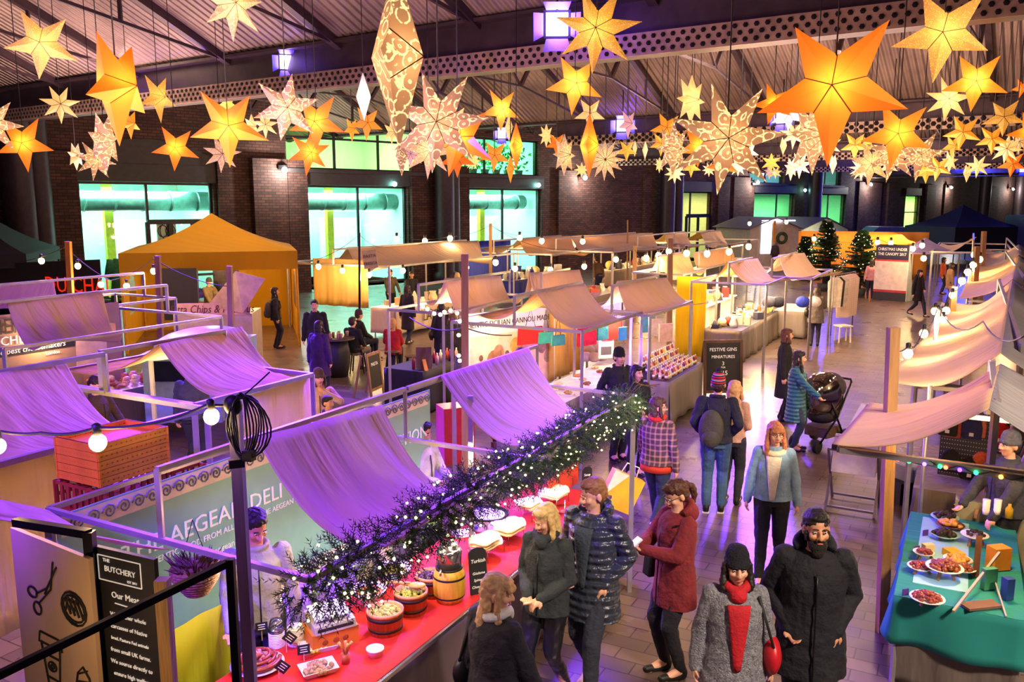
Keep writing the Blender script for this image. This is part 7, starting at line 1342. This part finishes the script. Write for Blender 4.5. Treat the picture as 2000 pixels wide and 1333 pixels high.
for px, py, lab in ((1807, 1048, 'violet price card by the brownies'), (1790, 1080, 'violet price card by the cream packet'), (1768, 1165, 'small price card by the sliced dates')): p = G(px, py, .81); tag(MB().box(p + Vector((0, 0, .035)), (.06, .008, .06), .3).build('price_ticket', mat('ticket_violet', '5a3a8a', .5)), lab, 'card')
for k in range(2):
    p = G(1925 + 22 * k, 1005, 1.0); tag(MB().lathe([(.028, 0), (.033, .05), (.031, .05), (.034, .1), (.032, .1), (.036, .15), (.001, .15)], p, 14).build('cup_stack', WHITE), ('left' if k == 0 else 'right') + ' stack of white paper cups behind the teal table', 'cups')
p = G(1970, 1012, 1.0); tag(MB().lathe([(.035, 0), (.035, .09), (.015, .12), (.015, .14)], p, 12).build('juice_bottle', mat('bottle_yellow', 'c8a020', .2)), 'yellow bottle right of the paper cups', 'bottle')
tag(MB().box(S(9.75, .45, .49), (.75, .4, .98), -AIS).build('side_counter', mat('counter_olive', '8a8468', .7)), 'olive cloth-covered counter carrying the paper cups', 'counter')
o = thing('wooden_easel', 'brown wooden board and pale slanted pole standing on the teal table', 'easel', G(1900, 1135, .81)); MB().bar(G(1905, 1128, .81), G(1905, 1128, .81) + Vector((.06, .1, .34)), .05, .015).build('brown_board', WOODD, o); MB().bar(G(1862, 1195, .81), D(1952, 1080, 6.9), .02).bar(D(1935, 1110, 6.9), G(1965, 1205, .81), .012).build('slanted_poles', mat('pole_grey', 'a09890', .4), o)
tag(MB().bar(G(1905, 1010, .9), D(1930, 930, 9.3), .03).build('timber_strut', WOODP), 'pale timber strut leaning behind the teal table', 'strut')
# hat stall with peg board
table('grey-clothed hat counter behind the teal table', 10.2, 12.2, -.35, .7, .85, SKIRT, SKIRTD, .8); o = thing('peg_board', 'dark perforated panel displaying beanies', 'display panel', S(10.9, .1)); 
h0, h1 = D(1828, 960, 9.6), D(1960, 960, 9.2); h0.z = h1.z = 0; ex = (h1 - h0).normalized(); wl = (h1 - h0).length; nn = ex.cross(Vector((0, 0, 1))); HP = lambda x, z, off=0.: h0 + ex * x * wl + Vector((0, 0, z)) + nn * off
mb = MB(); mb.add([HP(0, .86), HP(1, .86), HP(1, 1.95), HP(0, 1.95)], [(0, 1, 2, 3)]); solid(mb.build('panel', mat('peg_grey', '3a3640', .5), o), .02); mb = MB(); [mb.ball(HP(.03 + .04 * i, .9 + .05 * j, .014), .006, 5, 4) for i in range(24) for j in range(20)]; mb.build('peg_holes', mat('hole_pale', 'c0bcc8', .6), o)['kind'] = 'stuff'
for x, z, c, lab in ((.12, 1.5, '2a2622', 'dark brown beanie with a red edge behind, left on the panel'), (.17, 1.48, 'c04848', 'coral beanie peeping behind the dark brown one'), (.48, 1.5, '2a2c5c', 'navy beanie in the centre of the panel'), (.53, 1.52, 'd87a68', 'salmon beanie behind the navy one'), (.88, 1.48, 'd01818', 'bright red beanie at the right'), (.5, 1.84, '1a181c', 'black beanie at the top of the panel'), (.86, 1.85, '6a5a48', 'olive beanie at the top right'), (.2, 1.08, '24201e', 'black beanie low on the left'), (.5, 1.02, '18161a', 'large black beanie low in the centre'), (.66, 1.1, 'd8602a', 'orange beanie low in the centre'), (.82, 1.08, '1c3050', 'dark blue beanie low on the right')):
    c0 = HP(x, z, .06 if 'behind' in lab and 'edge' not in lab else .1); o = thing('beanie_hat', lab, 'hat', c0, 0, 'beanies on the display panel'); X = Matrix.Translation(c0) @ Matrix.Rotation(math.atan2(ex.y, ex.x), 4, 'Z'); mb = MB(); mb.X = X; mb.prism([(-.1, -.14), (.1, -.14), (.105, .0), (.085, .08), (.04, .125), (0, .135), (-.04, .125), (-.085, .08), (-.105, 0)], -.03, .03); ob = mb.build('knit_body', mat('knit_' + c, c, .95, var=.25, scale=30., bump=.9, bscale=60), o); bv = ob.modifiers.new('b', 'BEVEL'); bv.width = .02; bv.segments = 2
    mb = MB(); mb.X = X; mb.box((0, -.034, -.08), (.045, .006, .04)); mb.build('sewn_label', WHITE, o)
# fairy lights under the peach canopy, goods seen between the right canopies
bric('small ware glimpsed between the right-hand canopies', 'wares between the right canopies', 18, 10.6, 13.5, .4, .9, .95, (.1, .3)); table('counter between the right-hand canopies', 12.4, 16, .1, .95, .95, WHITE, SKIRTD)
o = thing('fairy_light_string', 'string of warm fairy lights by the tall wooden pole', 'fairy lights', D(900, 640, 13)); [MB().ball(D(x, y, 12.5), .03, 6, 5).build('tiny_bulb', FL_, o) for x, y in ((835, 604), (848, 613), (868, 610), (880, 607), (893, 612), (896, 655), (896, 695), (898, 705), (860, 615), (826, 600), (898, 628))]; mb = MB(); mb.tube([D(825, 598, 12.5), D(860, 612, 12.5), D(896, 608, 12.5), D(897, 705, 12.5)], .006, 5); mb.build('wire', CAB, o)
CG = 'shoppers walking in the aisle'
# positions from head height
x, y = hpos(1595, 1020, 1.80)
person('bearded person in a black padded coat with hands in pockets, front right', x, y, -12, 1.84, 'stroll', ('pocket', 'pocket'), coat='14141f', coatlen=.28, legs='15151c', hair='1c1411', hl='short', det=2, gender='m', bulk=1.22, beard=True, look=8, hood=True, skin=SKIN2, group=CG)
x, y = hpos(1440, 1085, 1.66)
person('person in dark beanie, grey tweed coat and red scarf, front', x, y, -5, 1.66, 'stroll2', ('down', 'down'), cm=tweed('85858f'), coatlen=.3, legs='1c1c24', hair='201512', hl='bob', det=2, bulk=1.2, hat=('beanie', '15141f'), extras=(('scarf', 'c01828'), ('shoulder_bag', 'c01828', 1)), top='c01828', group=CG)
x, y = G(1500, 1128).xy
person('person with ginger hair in light denim jacket and cream top, walking', x, y, -18, 1.69, 'walk2', ('down', 'down'), cm=fab('7fa0be'), legs='17161c', hair='a4623a', hl='fringe', det=2, top='e8ddc8', shoes='151515', glasses=True, look=20, extras=(('collar', 'e8d8b8'),), group=CG, bulk=1.05)
x, y = G(1393, 1000).xy
person('person in striped bobble hat and navy jacket carrying a green backpack', x, y, 165, 1.80, 'stand', ('pocket', 'pocket'), coat='1a1c2a', legs='3c5a80', hair='3a2416', det=2, gender='m', shoes='151515', hat=('bobble', 'a83848', stripes('hat_stripes', ['c02038', '20202c', '8a98a0', 'c02038', '20202c'])), extras=(('backpack', '3f3d30', .06),), group=CG, bulk=1.08)
x, y = G(1425, 985).xy
person('fair-haired person half hidden behind the green backpack', x, y, 150, 1.66, 'stand', ('belly', 'belly'), coat='c89a8a', legs='2a2a34', hair='d8a878', hl='bob', det=1, group=CG)
x, y = G(1312, 1318).xy
_, J = person('person in dark red parka looking at a phone, black handbag at hip', x, y, -68, 1.70, 'stand', ('phone', 'phone'), coat='7a1f28', coatlen=.24, legs='1a1820', hair='4a2418', hl='tail', det=2, nod=22, hood=True, glasses=True, shoes='141414', extras=(('handbag', '16131a', -1, .02),), group=CG, bulk=1.12)
p = (J['wl'] + J['wr']) / 2 + J['W'].to_3x3() @ Vector((0, -.07, .04)); m_ = MB(); m_.box(p, (.075, .012, .15), m=(J['W'].to_3x3() @ Matrix.Rotation(-1.0, 3, 'X')))
tag(m_.build('mobile_phone', mat('phone_white', 'd8e6f2', .2)), 'pale phone held by the person in the red parka', 'phone')
x, y = hpos(1160, 950, 1.78)
person('tall fair-haired person in a shiny navy puffer coat beside the blonde one', x, y, -35, 1.80, 'stroll', ('pocket', 'pocket'), cm=quilt('navy_puffer', '2c3346', 15, .3), coatlen=.26, legs='2c3040', hair='8a5c34', det=2, gender='m', look=-30, nod=10, hood=True, top='39424e', shoes='c8a878', group=CG, bulk=1.18)
x, y = hpos(1068, 1000, 1.62)
person('blonde person in dark teal jacket and leather leggings beside the table', x, y, -30, 1.64, 'stroll2', ('belly', 'belly'), coat='2a3036', coatlen=.08, lm=mat('leather_leggings', '1b1a22', .3, coat=.4), hair='d0b070', hl='bob', det=2, look=-25, nod=16, shoes='1a1a1a', extras=(('scarf', '2a3036'),), group=CG, bulk=1.1)
x, y = hpos(968, 1140, 1.63)
person('person with wavy fair hair, dark coat and white scarf at the bottom', x, y, 135, 1.64, 'stroll', ('down', 'swingf'), coat='221e30', coatlen=.3, legs='1b1b24', hair='c49a72', hl='fringe', det=2, look=-50, nod=8, extras=(('scarf', 'd8d4e0'), ('shoulder_bag', '15121a', 1)), group=CG, bulk=1.2)
x, y = G(1278, 1040).xy
_, J = person('person in purple tartan jacket, red scarf and glasses carrying yellow bag', x, y, 150, 1.66, 'walk', ('swingf', 'down'), cm=plaid('tartan', '4a3040', '2c2234', 'b08078'), legs='2a3350', hair='4a2c1e', hl='bob', det=2, look=-60, glasses=True, shoes='c8c0b8', extras=(('scarf', 'cc2a1c'), ('hem', mat('red_hem', 'd84020', .8))), group=CG, bulk=1.14)
# yellow carrier bag
c = G(1213, 960, .75); m_ = MB(); X = Matrix.Translation(c) @ Matrix.Rotation(math.radians(12), 4, 'Z') @ Matrix.Rotation(.45, 4, 'Y')
b_ = thing('carrier_bag', 'yellow and white paper carrier bag swinging beside the tartan jacket', 'bag', c)
m_.X = X; m_.box((0, 0, 0), (.40, .12, .42)); o = m_.build('bag_body', mat('bag_yellow', 'd8a82a', .6), b_)
m_ = MB(); m_.X = X; m_.add([(-.2, -.062, .21), (-.2, -.062, -.1), (-.02, -.062, .21)], [(0, 1, 2)]); m_.tube([(-.1, 0, .2), (-.08, 0, .33), (.08, 0, .33), (.1, 0, .2)], .008, 6); m_.build('bag_handle', mat('bag_white', 'e6dcd0', .6), b_)
x, y = G(1550, 880).xy
_, J = person('person in long teal quilted coat standing beside a pushchair', x, y, 55, 1.62, 'stand', ('down', 'push'), cm=quilt('teal_puffer', '2c6a80', 16), coatlen=.38, legs='2c3a54', hair='24181a', hl='long', det=2, group=CG, bulk=1.12, look=20)
x, y = G(1527, 822).xy
person('person with auburn hair in a long black coat beside the teal coat', x, y, 70, 1.70, 'stand', ('down', 'down'), coat='17151c', coatlen=.45, legs='16161c', hair='5a3020', hl='bob', det=1, look=15, group=CG)
# gin-stall customers
x, y = hpos(1209, 690, 1.72)
_, J = person('person in black beanie and sweater holding a paper cup', x, y, 25, 1.74, 'stand', ('hold', 'pocket'), coat='1c1a22', legs='1c1a22', hat=('beanie', '14121a'), det=2, gender='m', hair='2a1c14', group=CG, bulk=1.1)
p = J['wl'] + Vector((0, -.06, .03)); m_ = MB(); m_.lathe([(.028, -.05), (.038, .06), (.04, .065), (.04, .07), (.001, .07)], p, 14); tag(m_.build('paper_cup', mat('cup_brown', '8a5a44', .6)), 'brown paper cup held by the person in black beanie', 'cup')
x, y = hpos(1243, 722, 1.62)
person('dark-haired person in black coat reaching beside the black beanie', x, y, 15, 1.64, 'stand', ('belly', 'hold'), coat='17141c', coatlen=.15, legs='16141a', hair='1a1216', hl='bob', det=1, look=25, group=CG, bulk=1.15)
x, y = hpos(1018, 688, 1.7)
person('person in dark coat with grey backpack between the purple canopy and deli', x, y, 130, 1.72, 'stand', ('hold', 'hold'), coat='2a2024', legs='201c20', hair='2a1c18', hl='tail', det=1, extras=(('backpack', '8a8490'),), group=CG, bulk=1.15)
# stallholders at the near stall
x, y = hpos(497, 1012, 1.74)
person('smiling dark-haired stallholder in a light grey zip sweater', x, y, 22, 1.76, 'stand', ('down', 'reach'), coat='8e8a8a', legs='2a2a30', hair='14100e', det=2, gender='m', look=18, nod=22, skin=SKIN2, group='stallholders', bulk=1.0)
x, y = hpos(822, 832, 1.66)
person('dark-haired stallholder in pale shirt under the second purple canopy', x, y, 55, 1.68, 'stand', ('hold', 'hold'), coat='c8c6c0', legs='2a2a30', hair='14100e', det=2, gender='m', look=10, nod=20, skin=SKIN2, group='stallholders')
# upper left scene
for lab, px, py, z, f, h, kw in (
 ('person in a black jacket facing out beside the yellow gazebo', 614, 592, 1.76, 10, 1.78, dict(coat='17151c', hair='140f10', gender='m', det=1, arms=('down', 'down'), bulk=1.15)),
 ('person in a purple coat seen from behind next to the black jacket', 622, 632, 1.62, 160, 1.63, dict(coat='3d1c5c', hair='1c1214', hl='bob', coatlen=.35, det=1, bulk=1.2)),
 ('person in black seated on a stool at the barrel table, back to us', 688, 622, 1.32, 150, 1.72, dict(coat='17181f', hair='2a1c14', gender='m', det=1, pose='sit', legs='8a7c70', arms=('lap', 'lap'), bulk=1.15)),
 ('seated person in dark hat on the far side of the black sweater', 700, 606, 1.34, 130, 1.70, dict(coat='201c24', hair='3a2a24', det=0, pose='sit', arms=('lap', 'lap'), hat=('beanie', '4a2c30'))),
 ('blonde person in a bright red coat seated at the barrel table', 766, 620, 1.34, 175, 1.68, dict(coat='b01624', hair='c89a5a', hl='long', coatlen=.05, det=1, pose='sit', arms=('lap', 'lap'), bulk=1.15)),
 ('standing person in a long dark brown coat right of the red coat', 795, 562, 1.66, 150, 1.68, dict(coat='241a20', hair='3a241c', hl='long', coatlen=.45, det=1, pose='stroll')),
 ('person with dark hair and shoulder bag under the fairy lights, left one', 862, 598, 1.62, 190, 1.64, dict(coat='1c1820', hair='1a1214', hl='bob', coatlen=.3, det=1, extras=(('shoulder_bag', '1a1014', 1),))),
 ('person bending in dark coat under the fairy lights, right one', 884, 622, 1.55, 200, 1.62, dict(coat='241e24', hair='4a3020', hl='bob', coatlen=.3, det=1, bulk=1.15)),
 ('person with long dark hair and backpack beside the yellow gazebo entrance', 536, 566, 1.66, 115, 1.68, dict(coat='201c2c', hair='1c1414', hl='long', coatlen=.1, det=1, extras=(('backpack', '4a4440'),))),
 ('chef in grey cap and grey jacket inside the yellow gazebo', 408, 548, 1.66, 60, 1.68, dict(coat='6a5a48', hair='2a2020', hat=('beanie', '3a3840'), det=1, gender='m', bulk=1.2, arms=('low', 'low'))),
 ('cook in olive shirt behind the pasta stall counter, leftmost one', 762, 530, 1.68, 30, 1.7, dict(coat='6a6450', hair='4a3a30', det=0, gender='m', nod=15, arms=('low', 'low'), group='stallholders')),
 ('stallholder in dark sweater behind the pasta stall counter', 804, 534, 1.62, 10, 1.64, dict(coat='2c2a34', hair='2a1c18', hl='bun', det=1, arms=('low', 'low'), group='stallholders')),
 ('blonde person just visible right of the pasta stall screen', 893, 536, 1.6, 170, 1.62, dict(coat='3a3430', hair='c09a5a', hl='long', det=0)),
 ('person in blue-grey jacket with back turned inside the purple canopy stall', 372, 724, 1.60, 170, 1.66, dict(coat='3c3e50', legs='2c2c3a', hair='2a2228', det=1, gender='m', bulk=1.3, group='stallholders')),
 ('dark-haired stallholder leaning left of the purple canopy frame', 185, 744, 1.66, 70, 1.68, dict(coat='3a2624', hair='2c1c14', det=1, gender='m', nod=20, group='stallholders', arms=('low', 'low'))),
 ('person in cream sweater and brown hat eating beside the canopy', 622, 728, 1.62, 15, 1.62, dict(coat='e0b8b0', hair='4a2c20', hl='bob', hat=('beanie', '5a4628'), det=1, arms=('face', 'belly'), look=10)),
 ('child-height person in dark navy below the cream sweater', 640, 792, 1.30, 60, 1.4, dict(coat='1c1c2c', hair='201820', det=0)),
 ):
    x, y = hpos(px, py, z); k_ = dict(pose='stand', arms=('down', 'down'), group='people between the stalls'); k_.update(kw); person(lab, x, y, f, h, z0=0, **k_)
# distant figures
for lab, px, py, f, h, kw in (
 ('distant person in a pink coat left of the festive poster', 1698, 583, 160, 1.62, dict(coat='c88a90', hair='3a2420', hl='long', coatlen=.1, det=0)),
 ('distant person with a backpack reading the festive poster', 1733, 584, 175, 1.72, dict(coat='3a3428', hair='3a2a24', det=0, gender='m', extras=(('backpack', '6a6248'),), shoes='c8c8c8')),
 ('person in dark fur-hooded coat walking towards us down the aisle', 1790, 620, 20, 1.66, dict(coat='1c1614', coatlen=.3, hair='2a1a16', hl='long', det=1, pose='walk', arms=('belly', 'down'), hood=True)),
 ('person in brown coat by the bright bulbs on the right', 1852, 596, 90, 1.66, dict(coat='7a5a40', coatlen=.25, hair='2a1c18', hl='bob', det=0)),
 ('person in orange coat behind the brown coat on the right', 1838, 575, 60, 1.62, dict(coat='c8582a', coatlen=.1, hair='3a2018', hl='bob', det=0)),
 ('person in grey coat with hood up carrying a bag at the gift stall', 1590, 676, 160, 1.66, dict(coat='6a6058', coatlen=.22, hair='3a3034', hl='bob', det=1, bulk=1.2, extras=(('shoulder_bag', '2c2620', 1),), arms=('hold', 'hold'))),
 ('far away dark figure walking in front of the back wall', 1816, 489, 10, 1.7, dict(coat='16121c', det=0, gender='m', pose='stroll')),
 ('far away figure in blue by the van', 1772, 488, 60, 1.7, dict(coat='2a48b0', det=0, gender='m')),
 ('far away pale-haired figure at the back wall', 1876, 470, 200, 1.75, dict(coat='3a3444', hair='c8b8a8', det=0, gender='m')),
 ('person in red scarf standing between the two fir trees', 1612, 566, 20, 1.66, dict(coat='2a2024', hair='2a1c18', det=0, extras=(('scarf', 'c01818'),))),
 ('person with dark hair in front of the wooden hut, left one', 1486, 520, 180, 1.64, dict(coat='2c2630', hair='2a1c18', hl='bob', det=0)),
 ('person with fair hair in front of the wooden hut, right one', 1512, 524, 170, 1.66, dict(coat='3c3038', hair='8a6a4a', hl='bob', det=0)),
 ('person bending in olive jacket at the far middle stall', 1170, 580, 210, 1.7, dict(coat='6a5438', hair='2a1c14', det=0, gender='m', lean=.35)),
 ):
    x, y = G(px, py).xy; k_ = dict(pose='stand', arms=('down', 'down'), group='distant people'); k_.update(kw); person(lab, x, y, f, h, **k_)
x, y = hpos(1975, 862, 1.66)
person('stallholder in grey cap and dark jacket at the hat stall', x, y, -80, 1.7, 'stand', ('low', 'low'), coat='3a3a42', legs='1c1c20', hair='2a2420', hat=('beanie', '5a5a66'), det=1, gender='m', group='stallholders', bulk=1.2)
